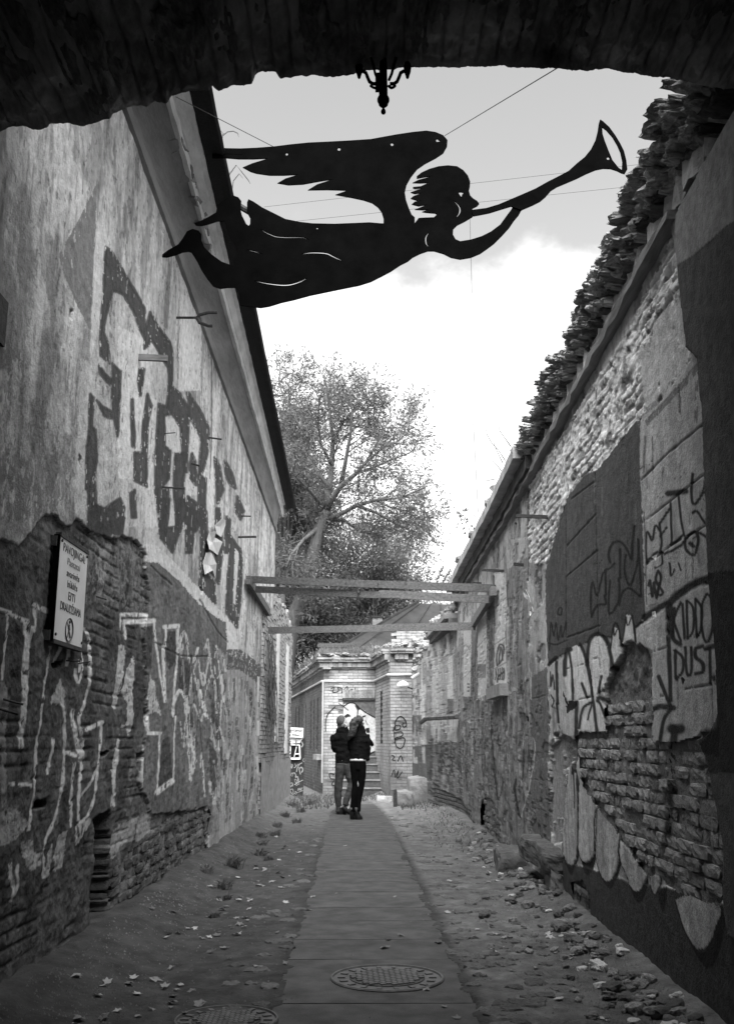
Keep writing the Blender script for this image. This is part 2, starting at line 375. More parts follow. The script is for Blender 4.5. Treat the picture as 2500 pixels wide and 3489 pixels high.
DK = .06
def paint_left(PX, PY, u, z):
    rnd_ = random.Random(3)
    k = Canvas(PX, PY, u, z, .52)
    big = fbm(k.u * .9, k.z * .9, 4, 3)
    k.c *= .72 + .34 * k.st + .42 * (big - .35)
    pt = fbm(k.u * 4.5, k.z * 1.7, 5, 63, .6); pt2 = fbm(k.u * 3.2 + 9, k.z * .8, 5, 64, .62)
    k.c *= 1 - .30 * sstep(.53, .56, pt) - .22 * sstep(.55, .58, pt2) + .16 * sstep(.43, .40, pt)
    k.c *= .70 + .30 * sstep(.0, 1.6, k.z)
    k.c *= 1 - .28 * (fbm(k.u * 22, k.z * 5, 3, 77) > .66)
    k.c *= 1 - .45 * (fbm(k.u * 26, k.z * 20, 3, 78) > .75)
    k.h += (fbm(k.u * 3, k.z * 3, 4, 44) - .5) * .020
    A = lambda *p: tr('A', *p); B = lambda *p: tr('B', *p); Q = lambda *p: tr('Q', *p); S = lambda *p: tr('S', *p)
    # grime at the near end
    for pl, t, a in ((A((-80, -200), (190, -300), (230, 300), (180, 650), (160, 1100), (200, 1500), (480, 1700), (430, 1850), (-80, 1850)), .23, .55),
                     (A((-80, 600), (120, 700), (200, 980), (330, 1200), (440, 1250), (470, 1500), (300, 1750), (-80, 1750)), .15, .6)):
        k.poly(pl, t, 24, a, wear=.28)
    for xx in (25, 95, 165, 330, 375): k.stroke(A((xx, 850), (xx + 6, 1100), (xx - 10, 1330)), 26, .40, .6, wear=.45)
    k.poly([(331, 627)] + A((365, 130), (400, 250), (480, 450), (530, 540), (555, 600), (565, 400), (582, 100)), .19, 2, .9, wear=.04)
    k.poly(A((588, 0), (600, -130), (650, 60), (640, 330), (600, 620), (560, 760), (556, 640), (572, 400)), .60, 2, .9, wear=.1)
    k.poly(A((500, 760), (610, 800), (600, 1000), (560, 1200), (545, 1560), (470, 1750), (480, 1300)), .52, 3, .7, wear=.1)
    for x0, x1, y0, y1 in ((740, 880, 560, 1500), (905, 960, 980, 1800), (1010, 1120, 1100, 1350), (1110, 1230, 350, 960), (1040, 1075, 1330, 1800), (1110, 1150, 1480, 1800), (1160, 1220, 1120, 1600), (1260, 1310, 1300, 1800)):
        k.poly(A((x0 - 8, y0), (x1 + 8, y0 + (x1 - x0) * .6), (x1 + 8, y1), (x0 - 8, y1)), .66, 6, .8, wear=.12)
    dark = [A((655, 75), (700, 120), (760, 230), (890, 450), (890, 640), (850, 560), (820, 470), (760, 370), (720, 350), (690, 345), (680, 400), (660, 480), (640, 560), (640, 600), (665, 680), (668, 790), (620, 740), (615, 650), (625, 500), (640, 330)),
        A((690, 790), (740, 840), (738, 1000), (730, 1180), (725, 1240), (710, 1150), (690, 1000), (695, 880)),
        A((612, 800), (640, 850), (690, 900), (690, 935), (640, 880), (615, 850)),
        A((560, 980), (578, 1000), (570, 1180), (590, 1200), (597, 1400), (580, 1480), (545, 1580), (530, 1560), (540, 1300), (555, 1180)),
        A((600, 1020), (640, 1060), (690, 1090), (690, 1130), (650, 1120)),
        A((545, 1580), (585, 1520), (590, 1680), (640, 1690), (740, 1620), (760, 1680), (730, 1830), (540, 1830)),
        A((925, 475), (975, 560), (1050, 670), (1062, 730), (1058, 900), (1060, 930), (1110, 980), (1160, 1070), (1160, 1180), (1150, 1460), (1130, 1430), (1115, 1180), (1090, 1150), (1060, 1100), (1015, 1110), (1010, 1300), (1050, 1330), (1040, 1500), (1000, 1550), (960, 1590), (958, 1350), (970, 1150), (975, 1040), (1030, 1060), (1040, 900), (1035, 820), (960, 690), (925, 640), (910, 680), (890, 700), (895, 600)),
        A((885, 825), (880, 900), (862, 990), (850, 900), (860, 830)), A((818, 1010), (825, 1150), (830, 1310), (812, 1300), (808, 1150)),
        A((910, 980), (935, 1050), (915, 1150), (905, 1350), (905, 1550), (830, 1510), (830, 1340), (880, 1340), (880, 1180), (895, 1080)),
        A((1080, 1350), (1155, 1340), (1130, 1500), (1130, 1640), (1110, 1700), (1090, 1806), (1080, 1700), (1070, 1560)),
        A((1160, 970), (1230, 1080), (1285, 1190), (1280, 1330), (1250, 1450), (1225, 1480), (1240, 1250), (1200, 1180), (1165, 1120)),
        A((1185, 1345), (1205, 1400), (1205, 1540), (1175, 1500), (1170, 1410)), A((1155, 1610), (1205, 1650), (1200, 1820), (1145, 1820)),
        A((1320, 1370), (1350, 1420), (1375, 1570), (1340, 1650), (1330, 1480)), A((1385, 1390), (1430, 1470), (1450, 1560), (1420, 1540), (1390, 1480)),
        A((1460, 1610), (1500, 1700), (1480, 1750), (1450, 1700)), A((805, 1590), (835, 1570), (835, 1740), (810, 1740)),
        A((965, 1590), (1035, 1560), (1035, 1640), (1000, 1820), (985, 1820)), A((1225, 1480), (1265, 1500), (1260, 1700), (1245, 1820), (1225, 1750)),
        B((560, 20), (640, 60), (720, 70), (765, 120), (750, 215), (640, 220), (570, 190)), B((985, 0), (1040, 0), (1030, 150), (1010, 250), (985, 230)),
        B((1100, 0), (1140, 0), (1145, 100), (1060, 330), (990, 240), (1030, 180), (1090, 170)), B((1150, 50), (1240, 80), (1230, 170), (1190, 210), (1180, 330), (1150, 330), (1145, 150)),
        B((1240, 420), (1320, 520), (1325, 640), (1280, 650), (1225, 580)), B((1420, 230), (1480, 320), (1490, 420), (1475, 620), (1460, 790), (1395, 700), (1400, 500), (1410, 400)),
        B((1335, 60), (1352, 60), (1370, 300), (1345, 520), (1330, 500)), B((1240, 40), (1270, 80), (1275, 420), (1235, 430)), B((1395, 110), (1415, 130), (1410, 330), (1385, 330))]
    k.poly(A((600, 90), (900, 430), (1080, 640), (1110, 960), (1300, 1180), (1290, 1750), (900, 1800), (530, 1780), (545, 900)), .60, 10, .45, wear=.25)
    for d in dark:
        k.poly(d, DK, 3, .95, wear=.05); k.stroke(list(d) + [d[0]], 11, DK, .92, wear=.08, smooth=False)
    k.poly(B((1445, 300), (1468, 330), (1450, 650), (1432, 640)), .55, 2)
    k.poly(B((890, 280), (960, 280), (1075, 390), (1210, 530), (1320, 650), (1390, 720), (1450, 800), (1470, 960), (1400, 960), (1390, 860), (1390, 760), (1320, 720), (1220, 640), (1100, 500), (1060, 470), (970, 390), (915, 385)), .60, 4, .9, wear=.06)
    # smooth grey coat under the band, with its graffiti
    k.poly(B((905, 385), (970, 390), (1060, 470), (1100, 500), (1220, 640), (1320, 720), (1390, 760), (1395, 900), (1400, 1000), (1380, 1300), (1345, 1700), (1330, 2060), (1000, 2080), (880, 1900), (905, 760)), .125, 5, .95)
    cz_ = k.inside(B((900, 400), (1100, 520), (1390, 780), (1390, 1000), (1345, 1700), (1330, 2060), (1000, 2080), (880, 1900)), 5); k.c[cz_] *= .35 + 1.3 * fbm(k.u[cz_] * 7, k.z[cz_] * 5, 5, 65, .65); k.h[cz_] += (fbm(k.u[cz_] * 18, k.z[cz_] * 20, 4, 67, .6) - .5) * .016
    # far lower part, streaked
    i = k.poly(S((480, 640), (560, 690), (660, 680), (740, 780), (830, 810), (870, 850), (880, 1500), (900, 2300), (600, 2500), (330, 2500), (400, 1700), (450, 1200), (470, 800)), .26, 8, .9)
    k.c[i] *= .55 + .95 * fbm(k.u[i] * 9, k.z[i] * 3.2, 4, 61)
    for q in range(26):
        x = 500 + 13.5 * q; y = 640 + max(0, x - 620) * .75
        k.stroke(S((x, y - 30), (x + 5, y + 60), (x - 4, y + 150)), 7, .07, .8, wear=.2)
    for q in range(150):
        x = 400 + rnd_.random() * 470; y = 850 + rnd_.random() * 1300; L = 60 + 190 * rnd_.random()
        if x < 470 and y < 1500: continue
        k.stroke(S((x, y), (x - 6, y + L)), 4 + 6 * rnd_.random(), rnd_.choice((.05, .07, .09, .4, .5)), .75, wear=.34)
    k.poly(S((780, 1290), (830, 1290), (825, 1440), (780, 1440)), .5, 2); k.poly(S((770, 1640), (820, 1640), (815, 1790), (775, 1790)), .46, 2)
    k.poly(S((785, 860), (805, 870), (800, 1110), (780, 1110)), .5, 1)
    # rough skim and brick at the near end, where the render has come off
    edge = B((-60, 262), (20, 250), (70, 250), (130, 285), (200, 190), (235, 140), (285, 90), (330, 95), (370, 135), (395, 170), (440, 165), (470, 125), (500, 130), (545, 190), (585, 218), (650, 228), (700, 238), (760, 230), (820, 245), (870, 285), (897, 340), (908, 450), (915, 560), (908, 700), (892, 760))
    rough = edge + Q((1110, 300), (1130, 700), (1140, 1000), (1080, 1500), (1180, 1760), (1300, 1750), (1600, 1700), (1600, 2300), (900, 2600), (-100, 3400), (-100, 300))
    i = k.poly(rough, .115, 9)
    jt = joints(k.u[i], k.z[i]); lump = fbm(k.u[i] * 7, k.z[i] * 9, 4, 91)
    cover = sstep(.34, .50, fbm(k.u[i] * 2.4, k.z[i] * 3, 3, 93))                        # skim left over the brick here and there
    fine = fbm(k.u[i] * 26, k.z[i] * 30, 4, 97, .6)
    k.h[i] = -.020 + (lump - .5) * .022 - jt * .009 * (1 - .85 * cover) + cover * .005 + (fine - .5) * .016
    k.c[i] = (.012 + .15 * fbm(k.u[i] * 6, k.z[i] * 6, 5, 95, .62) * (.5 + 1.1 * fbm(k.u[i] * 1.6, k.z[i] * 1.6, 3, 96))) * (1 - .45 * jt * (1 - .85 * cover)) * (.6 + .8 * fine)
    pale = B((600, 420), (640, 300), (690, 250), (700, 400), (660, 500), (610, 520))
    k.poly(pale, .34, 20, .6, wear=.42); k.poly(B((420, 240), (880, 300), (900, 700), (560, 640)), .24, 20, .5, wear=.5)
    LG = .62
    for p, w in (([(0, 165), (80, 190), (150, 230), (220, 265)], 28), ([(80, 215), (78, 330), (65, 450), (50, 580), (38, 720)], 14), ([(290, 140), (340, 165), (400, 195)], 30), ([(292, 150), (288, 260), (285, 340)], 20),
                 ([(225, 270), (225, 340), (240, 400), (225, 520), (218, 640), (222, 800), (215, 960), (200, 1100), (190, 1230)], 34), ([(265, 310), (265, 380), (250, 500), (240, 700), (225, 900), (215, 980)], 18),
                 ([(400, 470), (385, 600), (365, 760), (345, 920), (330, 1080), (310, 1250), (298, 1400), (285, 1560), (265, 1700), (250, 1820), (240, 1880)], 15),
                 ([(495, 900), (520, 1000), (525, 1120), (520, 1300), (505, 1450), (485, 1620), (450, 1760), (410, 1880), (370, 1960), (360, 2100), (365, 2240)], 17),
                 ([(660, 310), (700, 360), (720, 440), (722, 560), (715, 700), (695, 820), (665, 930), (640, 990), (635, 1060), (655, 1130), (668, 1250), (655, 1400), (640, 1520), (625, 1650), (628, 1800)], 19),
                 ([(655, 490), (660, 600), (650, 690), (625, 740), (605, 700), (600, 640)], 18), ([(630, 570), (640, 600), (632, 650)], 18), ([(580, 960), (590, 1060), (610, 1160), (640, 1260), (640, 1340)], 30),
                 ([(545, 1280), (600, 1300)], 26), ([(590, 1360), (580, 1480), (572, 1600), (570, 1720), (570, 1850)], 16), ([(800, 1050), (740, 1080), (690, 1105)], 26),
                 ([(800, 1060), (795, 1180), (780, 1320), (765, 1480), (740, 1640), (700, 1760), (640, 1820)], 16), ([(770, 1400), (700, 1540), (640, 1620)], 16), ([(100, 1520), (260, 1530)], 22), ([(430, 1180), (425, 1260), (410, 1340), (390, 1440)], 18),
                 ([(490, 470), (460, 540), (440, 580)], 22), ([(555, 480), (540, 600)], 20), ([(110, 2150), (105, 2220), (120, 2268), (135, 2320), (120, 2420)], 22), ([(160, 2150), (150, 2230), (165, 2300), (140, 2380)], 18)):
        k.stroke(Q(p), w * .4408 * 1.15, LG, .95, wear=.05)
    for p, a in (([(500, 700), (425, 850), (415, 900), (520, 905), (518, 780)], .9), ([(560, 1860), (470, 1920), (415, 1990), (360, 2150), (370, 2250), (515, 2150), (530, 1900)], .8), ([(0, 1760), (100, 1700), (180, 1740), (250, 1830), (180, 1930), (60, 2000), (10, 2000)], .75),
                 ([(190, 1980), (280, 1960), (300, 2050), (350, 2050), (340, 2150), (270, 2200), (220, 2150)], .8), ([(700, 1780), (610, 1850), (605, 2000), (700, 1870), (730, 1800)], .85), ([(-20, 740), (60, 740), (95, 790), (90, 1000), (80, 1300), (75, 1700), (40, 1700), (20, 1300), (10, 1000), (-20, 900)], .45)):
        k.poly(Q(p), .42, 6, a, wear=.12)
    for p in ([(985, 320), (1060, 310), (1050, 500), (990, 440)], [(1115, 300), (1180, 300), (1170, 640), (1110, 600)], [(1290, 350), (1370, 340), (1360, 560), (1310, 640), (1285, 560)], [(1400, 620), (1470, 640), (1480, 900), (1380, 780)],
              [(1050, 620), (1120, 640), (1130, 1000), (1080, 1000), (1010, 1480), (990, 1700), (920, 1690), (945, 1300), (1020, 1150)], [(1250, 1180), (1310, 1160), (1330, 1480), (1225, 1560)]):
        k.poly(Q(p), .055, 4, .9, wear=.05)
    LW = .66
    for p, w in (([(960, 215), (1130, 215)], 30), ([(955, 215), (950, 330)], 12), ([(975, 270), (1080, 268), (1190, 260)], 36), ([(985, 280), (990, 400)], 16), ([(1190, 265), (1200, 400), (1225, 560), (1250, 720), (1278, 890)], 16), ([(1262, 460), (1270, 600), (1278, 880)], 24),
                 ([(1270, 310), (1380, 300)], 32), ([(1280, 330), (1278, 480)], 14), ([(1378, 310), (1378, 440)], 14), ([(1340, 1000), (1345, 800), (1370, 560), (1400, 400), (1425, 350), (1450, 420), (1470, 560), (1490, 580), (1525, 480)], 17),
                 ([(1340, 980), (1345, 900), (1390, 800), (1450, 900), (1450, 980)], 24), ([(1140, 1000), (1145, 1130), (1240, 1130)], 26), ([(1235, 1140), (1228, 1300), (1220, 1450), (1210, 1590)], 14), ([(1210, 1590), (1330, 1500)], 40), ([(1340, 1490), (1345, 1200), (1360, 1000)], 12), ([(1460, 1180), (1490, 1330), (1470, 1480)], 24), ([(1550, 800), (1590, 1000)], 16)):
        k.stroke(Q(p), w * .4408, LW, .95, wear=.06, smooth=len(p) > 4)
    for p in ([(930, 450), (975, 450), (985, 520), (965, 700), (920, 950), (900, 940), (905, 750)], [(1000, 640), (1050, 520), (1050, 800), (1040, 1060), (1020, 1160), (1000, 1080), (1000, 900), (960, 800)],
              [(960, 1060), (1010, 1060), (945, 1100), (945, 1250), (910, 1480), (900, 1700), (870, 1690), (885, 1450), (920, 1240)], [(1165, 660), (1190, 740), (1230, 900), (1250, 1000), (1215, 960), (1150, 990), (1140, 850)]):
        k.poly(Q(p), .48, 4, .9, wear=.18)
    k.poly(Q([(880, 1900), (960, 1830), (1090, 1770), (1180, 1750), (1180, 1880), (1100, 1950), (980, 1980), (880, 2120), (865, 2000)]), .30, 5, .85, wear=.12)
    for p, w in (([(10, 620), (40, 500), (80, 430), (110, 560), (145, 730), (170, 700), (210, 590)], 22), ([(150, 860), (200, 720), (215, 720), (240, 850), (265, 940), (330, 640)], 20), ([(300, 980), (350, 850), (380, 1000), (385, 1260), (410, 1120)], 18), ([(370, 760), (390, 880), (440, 800), (470, 700)], 12),
                 ([(10, 1050), (45, 1000), (95, 1100), (120, 1200), (150, 850)], 18), ([(180, 1130), (250, 1290), (285, 1000)], 16), ([(335, 1280), (380, 1540), (405, 1580), (430, 1200), (440, 1100)], 18), ([(2, 370), (10, 800)], 10), ([(400, 1700), (370, 2100)], 10), ([(60, 560), (45, 720)], 24), ([(40, 1300), (70, 1480), (90, 1300)], 12), ([(110, 1480), (170, 1600), (160, 1800)], 26), ([(200, 1400), (175, 1530), (200, 1700)], 16)):
        k.stroke(S(p), w * .3527, .52, .9, wear=.12)
    k.poly(S((20, 640), (140, 760), (130, 950), (30, 900)), .05, 4, .85, wear=.08); k.poly(S((330, 1000), (410, 1300), (400, 1560), (340, 1300)), .05, 4, .8, wear=.1); k.poly(S((320, 1500), (400, 1600), (400, 1950), (330, 1900)), .06, 4, .8, wear=.12)
    for q in range(34):
        x = 20 + rnd_.random() * 430; y = 560 + rnd_.random() * 1300; w_ = 20 + 30 * rnd_.random(); L = 90 + 220 * rnd_.random(); t_ = rnd_.choice((.5, .58, .62, .05, .06, .28))
        k.stroke(S((x, y), (x + w_ * .5, y - L * .5), (x + w_, y + L * .4), (x + w_ * 1.4, y + L)), 3 + 5 * rnd_.random(), t_, .85, wear=.16)
    for q in range(22):
        x = 20 + rnd_.random() * 400; y = 900 + rnd_.random() * 1150; L = 60 + 140 * rnd_.random()
        k.poly(S((x, y), (x + 26, y + 20), (x + 20, y + L), (x - 4, y + L * .8)), rnd_.choice((.5, .3, .06, .07)), 5, .8, wear=.25)
    # holes and the broken chase
    for p in (Q((1070, 1290), (1115, 1280), (1110, 1335), (1072, 1340)), Q((415, 590), (510, 570), (490, 625), (420, 625)), Q((285, 1660), (380, 1640), (385, 1700), (290, 1710)), Q((790, 1280), (870, 1265), (800, 1320)), A((430, 455), (452, 460), (445, 520), (428, 500)), A((490, 1350), (508, 1370), (503, 1430), (490, 1400)), S((810, 985), (850, 985), (850, 1015), (810, 1015)), S((230, 0), (255, 20), (240, 60))):
        k.poly(p, .03, 3, h=-.16)
    k.poly(Q((735, 1800), (860, 1720), (870, 1780), (860, 2140), (855, 2330), (860, 2700), (760, 2820), (690, 2820), (720, 2330), (750, 2100), (750, 1900)), .07, 4, h=-.22)
    # bare brick laid piece by piece
    k.poly(tr('C', (520, 600), (560, 545), (660, 470), (720, 410), (770, 375), (905, 335), (930, 345), (908, 480), (928, 560), (840, 650), (700, 745), (600, 815), (520, 870), (505, 800), (500, 700)), None, 12, hole=True)
    k.h += (fbm(k.u * 16, k.z * 16, 2, 45) - .5) * .006
    # paper scraps left on the wall, cracks
    for p in ([(1290, 1500), (1300, 1300), (1305, 1000), (1300, 640)], [(1190, 1390), (1215, 1500), (1210, 1806)]): k.stroke(A(p), 4, .06, .8)
    for p in ([(930, 410), (1000, 480), (1060, 530)], [(950, 880), (1100, 960), (1280, 970)], [(1230, 620), (1330, 800), (1400, 880)]): k.stroke(B(p), 5, .05, .7, dh=-.006)
    return k.out()

def paint_right(PX, PY, u, z):
    rnd_ = random.Random(4)
    k = Canvas(PX, PY, u, z, .42)
    E = lambda *p: tr('E', *p); G = lambda *p: tr('G', *p); K = lambda *p: tr('K', *p); D = lambda *p: tr('D', *p)
    big = fbm(k.u * .8, k.z * .9, 4, 13)
    k.c *= .70 + .36 * k.st + .45 * (big - .35)
    pt = fbm(k.u * 3.6, k.z * 1.5, 5, 163, .64); pt2 = fbm(k.u * 2.6 + 9, k.z * 3.2, 5, 164, .64)
    k.c *= 1 - .38 * sstep(.52, .55, pt) - .34 * sstep(.56, .58, pt2) + .15 * sstep(.43, .40, pt); k.h -= .010 * sstep(.56, .57, pt2)
    # pale limewashed masonry under the ledge: courses show as broken relief
    j = joints(k.u, k.z, .016); lump = fbm(k.u * 6, k.z * 11, 4, 81)
    pale = k.inside(G((150, 2031), (900, 850), (1210, 150), (1300, 900), (1330, 1050), (960, 1480), (700, 1830), (590, 1880), (500, 1990)) + E((480, 180), (410, 400), (330, 660), (200, 640), (190, 110)), 4)
    fine = fbm(k.u[pale] * 24, k.z[pale] * 30, 4, 84, .6)
    k.h[pale] = (lump[pale] - .5) * .040 - j[pale] * .014 * sstep(.42, .6, fbm(k.u[pale] * 3, k.z[pale] * 4, 3, 83)) + (fine - .5) * .030
    k.c[pale] = .74 * (.7 + .5 * fine) * (.72 + .5 * fbm(k.u[pale] * 9, k.z[pale] * 9, 4, 85)) * (1 - .55 * (fbm(k.u[pale] * 10, k.z[pale] * 16, 3, 87) > .64)) * (1 - .3 * j[pale])
    k.poly(G((970, 1010), (1100, 760), (1270, 620), (1320, 1000), (1270, 1160), (1010, 1420)), .46, 8, .8, h=.0, wear=.05)
    # streaked lower zone far along
    low = k.inside(K((100, 1340), (560, 1290), (590, 1000), (700, 900), (880, 930), (1050, 850), (1160, 760), (1240, 700), (1250, 900), (1240, 1300), (1230, 2250), (0, 2250), (0, 1700), (330, 1650), (330, 1310)), 6)
    k.c[low] = .20 * (.15 + 1.6 * fbm(k.u[low] * 7, k.z[low] * 2.6, 5, 88, .62)); k.h[low] += (fbm(k.u[low] * 6, k.z[low] * 7, 4, 89) - .5) * .03
    k.poly(K((1000, 1000), (1050, 860), (1130, 800), (1150, 900), (1100, 1050), (1020, 1090)), .33, 12, .7, wear=.2); k.poly(K((640, 1280), (800, 1050), (860, 1400), (700, 1500)), .16, 16, .6, wear=.3)
    for q in range(120):
        x = 350 + rnd_.random() * 880; y = 960 + rnd_.random() * 900
        if x < 620: y = max(y, 1300)
        k.stroke(K((x, y), (x + rnd_.uniform(-8, 8), y + 60 + 200 * rnd_.random())), 4 + 7 * rnd_.random(), rnd_.choice((.05, .07, .12, .4)), .65, wear=.4)
    for q in range(26):
        x = 370 + rnd_.random() * 220; y = 1330 + rnd_.random() * 200
        k.stroke(K((x, y), (x + 14, y + 60), (x - 10, y + 130), (x + 8, y + 180)), 4, .06, .7, wear=.25)
    for p, t in (([(690, 200), (745, 150), (745, 890), (690, 950)], .15), ([(830, 60), (900, -60), (900, 900), (830, 870)], .14), ([(1020, -300), (1210, -420), (1215, 640), (1160, 760), (1040, 800)], .20), ([(530, 450), (615, 340), (615, 1000), (525, 1040)], .24), ([(275, 740), (320, 690), (325, 1250), (275, 1280)], .26), ([(380, 640), (470, 520), (465, 1060), (380, 1100)], .30)):
        i = k.poly(K(p), t, 7, .85); k.c[i] *= .5 + 1.0 * fbm(k.u[i] * 9, k.z[i] * 2.2, 4, 66)
    for q in range(90):
        x = 560 + rnd_.random() * 650; y = -100 + rnd_.random() * 900
        k.stroke(K((x, y), (x + rnd_.uniform(-5, 5), y + 80 + 260 * rnd_.random())), 3 + 6 * rnd_.random(), rnd_.choice((.06, .1, .12, .45)), .55, wear=.42)
    for q in range(46):
        x = 60 + rnd_.random() * 780; y = 1720 - x * 1.9 + 60 * rnd_.random(); x2 = x + 10
        k.stroke(tr('T', (x2, y), (x2 + rnd_.uniform(-3, 6), y + 60 + 130 * rnd_.random())), 3 + 4 * rnd_.random(), .14, .5, wear=.35)
    # bricked-up windows: blocks set back a little
    for p, t in (((( 900, -260), (1008, -260), (1003, 380), (1020, 745), (900, 785), (905, 400))[0:], .50), (((745, 150), (825, 40), (828, 690), (822, 862), (750, 892)), .46), (((620, 180), (690, 120), (682, 720), (676, 985), (620, 992)), .44), (((475, 510), (520, 490), (522, 1040), (470, 1060)), .46), (((222, 800), (268, 755), (262, 1170), (225, 1200)), .44), (((325, 690), (372, 640), (366, 1250), (330, 1252)), .38)):
        k.poly(K(*p), t * 1.1, 1.2, .92)
    for p in ([(905, 60), (1003, -40)], [(905, 395), (1000, 330)], [(748, 420), (825, 330)], [(748, 610), (825, 530)], [(622, 480), (685, 400)], [(622, 700), (680, 640)], [(905, 620), (1010, 560)]): k.stroke(K(p), 3.2, .16, .7)
    for x in (915, 935, 955, 975, 990): k.stroke(K((x, 600 + (x % 7) * 5), (x + 6, 660), (x - 4, 720)), 5, .07, .9)
    k.stroke(K((930, 590), (925, 500), (950, 400), (985, 420), (975, 530), (930, 590)), 6, .06, .9); k.stroke(K((945, 570), (960, 420), (980, 540)), 6, .06, .9); k.stroke(K((930, 740), (940, 690), (990, 650)), 6, .06)
    for x in range(750, 822, 12): k.stroke(K((x, 640), (x + 4, 580), (x + 2, 700)), 4, .10, .7)
    for x in range(622, 676, 10): k.stroke(K((x, 880), (x + 5, 960), (x + 2, 990)), 4, .07, .8)
    for x in range(470, 520, 9): k.stroke(K((x, 900), (x + 5, 980), (x + 2, 1040)), 4, .07, .8)
    for y in (760, 790, 825): k.stroke(K((655, y), (668, y)), 5, .06, 1)
    for x in range(905, 1010, 16): k.stroke(K((x, 800 + (x - 900) * -.2), (x + 5, 850)), 4, .07, .8)
    for q in (0, 18, 36): k.stroke(K((530 + q, 690), (540 + q, 540), (575, 470)), 4, .12, .6)
    for x in (135, 160, 185, 205): k.stroke(K((x, 1220), (x + 6, 1080), (x + 18, 1060), (x + 16, 1200)), 4, .06, .8)
    # boarded far end, lettering scraps
    i = k.poly(K((105, 1345), (330, 1310), (330, 1650), (150, 1660), (105, 1560)), .09, 2, .9); k.c[i] *= .6 + .8 * fbm(k.u[i] * 8, k.z[i] * 1.5, 3, 8)
    k.stroke(K((180, 1440), (170, 1480), (190, 1480), (180, 1440)), 6, .4); k.stroke(K((250, 1350), (255, 1480)), 9, .4); k.stroke(K((160, 1370), (160, 1480)), 6, .35)
    # dark pilaster strip and the grey repainted field
    k.poly(K((1240, 700), (1390, 600), (1400, 860), (1420, 1180), (1390, 1360), (1400, 1700), (1420, 2200), (1230, 2250), (1240, 1300)), .13, 5, .92)
    for y0, y1 in ((900, 860), (1400, 1390), (1640, 1650), (1900, 1940)): k.stroke(K((1240, y0), (1320, (y0 + y1) / 2), (1410, y1)), 2.6, .07, .6, dh=-.004)
    k.poly(K((1210, 150), (1300, 60), (1370, 20), (1380, 340), (1300, 400), (1250, 420), (1240, 560), (1220, 480)), .42, 5, .8, wear=.1)
    k.poly(G((950, 1490), (870, 1590), (680, 1830), (585, 1870), (500, 1980)) + E((475, 190), (440, 300), (400, 420), (340, 640), (320, 700), (325, 1000), (340, 1340), (480, 1260), (700, 1150), (860, 1180), (950, 1090), (1010, 1010), (1005, 650), (990, 350), (980, 0)) + G((975, 1540)), .09, 3, 1., h=.004)
    # cement blocks beside it
    i = k.poly(G((975, 1480), (1100, 1380), (1280, 1150), (1330, 1060), (1370, 1020), (1410, 1100), (1430, 1500), (1440, 2031)) + E((1440, 0), (1460, 400), (1480, 730), (1010, 960), (1000, 640), (990, 300), (975, 0)), .42, 3, 1., h=.002)
    k.c[i] *= .75 + .5 * k.st[i]
    k.poly(G((1010, 1490), (1250, 1230), (1395, 1050), (1410, 1110), (1270, 1270), (1020, 1530)), .16, 3, .9, wear=.06)
    for p, w in ((E((985, 370), (1180, 220), (1420, 30)), 4), (E((1010, 660), (1200, 520), (1460, 370)), 4), (E((1340, 500), (1340, 770)), 3), (G((985, 1900), (1150, 1730), (1440, 1490)), 6), (E((500, 205), (660, 85)), 4), (E((470, 530), (670, 310)), 4), (E((470, 740), (680, 560)), 4), (E((465, 100), (465, 1160)), 3), (E((665, 20), (690, 1160)), 3), (E((470, 1165), (700, 1080)), 4), (E((1020, 940), (1000, 300)), 4), (G((1250, 1450), (1240, 1250)), 4), (G((1060, 1850), (1060, 1600)), 4)):
        k.stroke(p, w, .05, .85, dh=-.007, smooth=False)
    for p, w in ((G((1160, 1720), (1130, 1870)), 6), (G((1010, 1600), (1000, 1850)), 9), (G((1370, 1180), (1360, 1500)), 12), (G((1250, 1330), (1250, 1440)), 10)): k.stroke(p, w, .08, .7, wear=.35)
    wr = k.inside(E((300, -700), (1480, -900), (1480, 1000), (300, 1400)), 0); k.c[wr] *= .72 + .55 * fbm(k.u[wr] * 3, k.z[wr] * 1.3, 5, 68, .65)
    for q in range(40):
        x = 480 + rnd_.random() * 950; y = -100 + rnd_.random() * 800
        k.stroke(E((x, y), (x + 4, y + 60 + 200 * rnd_.random())), 2 + 4 * rnd_.random(), rnd_.choice((.05, .06, .22)), .4, wear=.3)
    for q in range(14):
        x = 480 + rnd_.random() * 900; y = rnd_.random() * 900
        k.stroke(E((x, y), (x + 20 + 30 * rnd_.random(), y - 25), (x + 45, y - 10), (x + 80, y - 60)), 1.4, .03, .8)
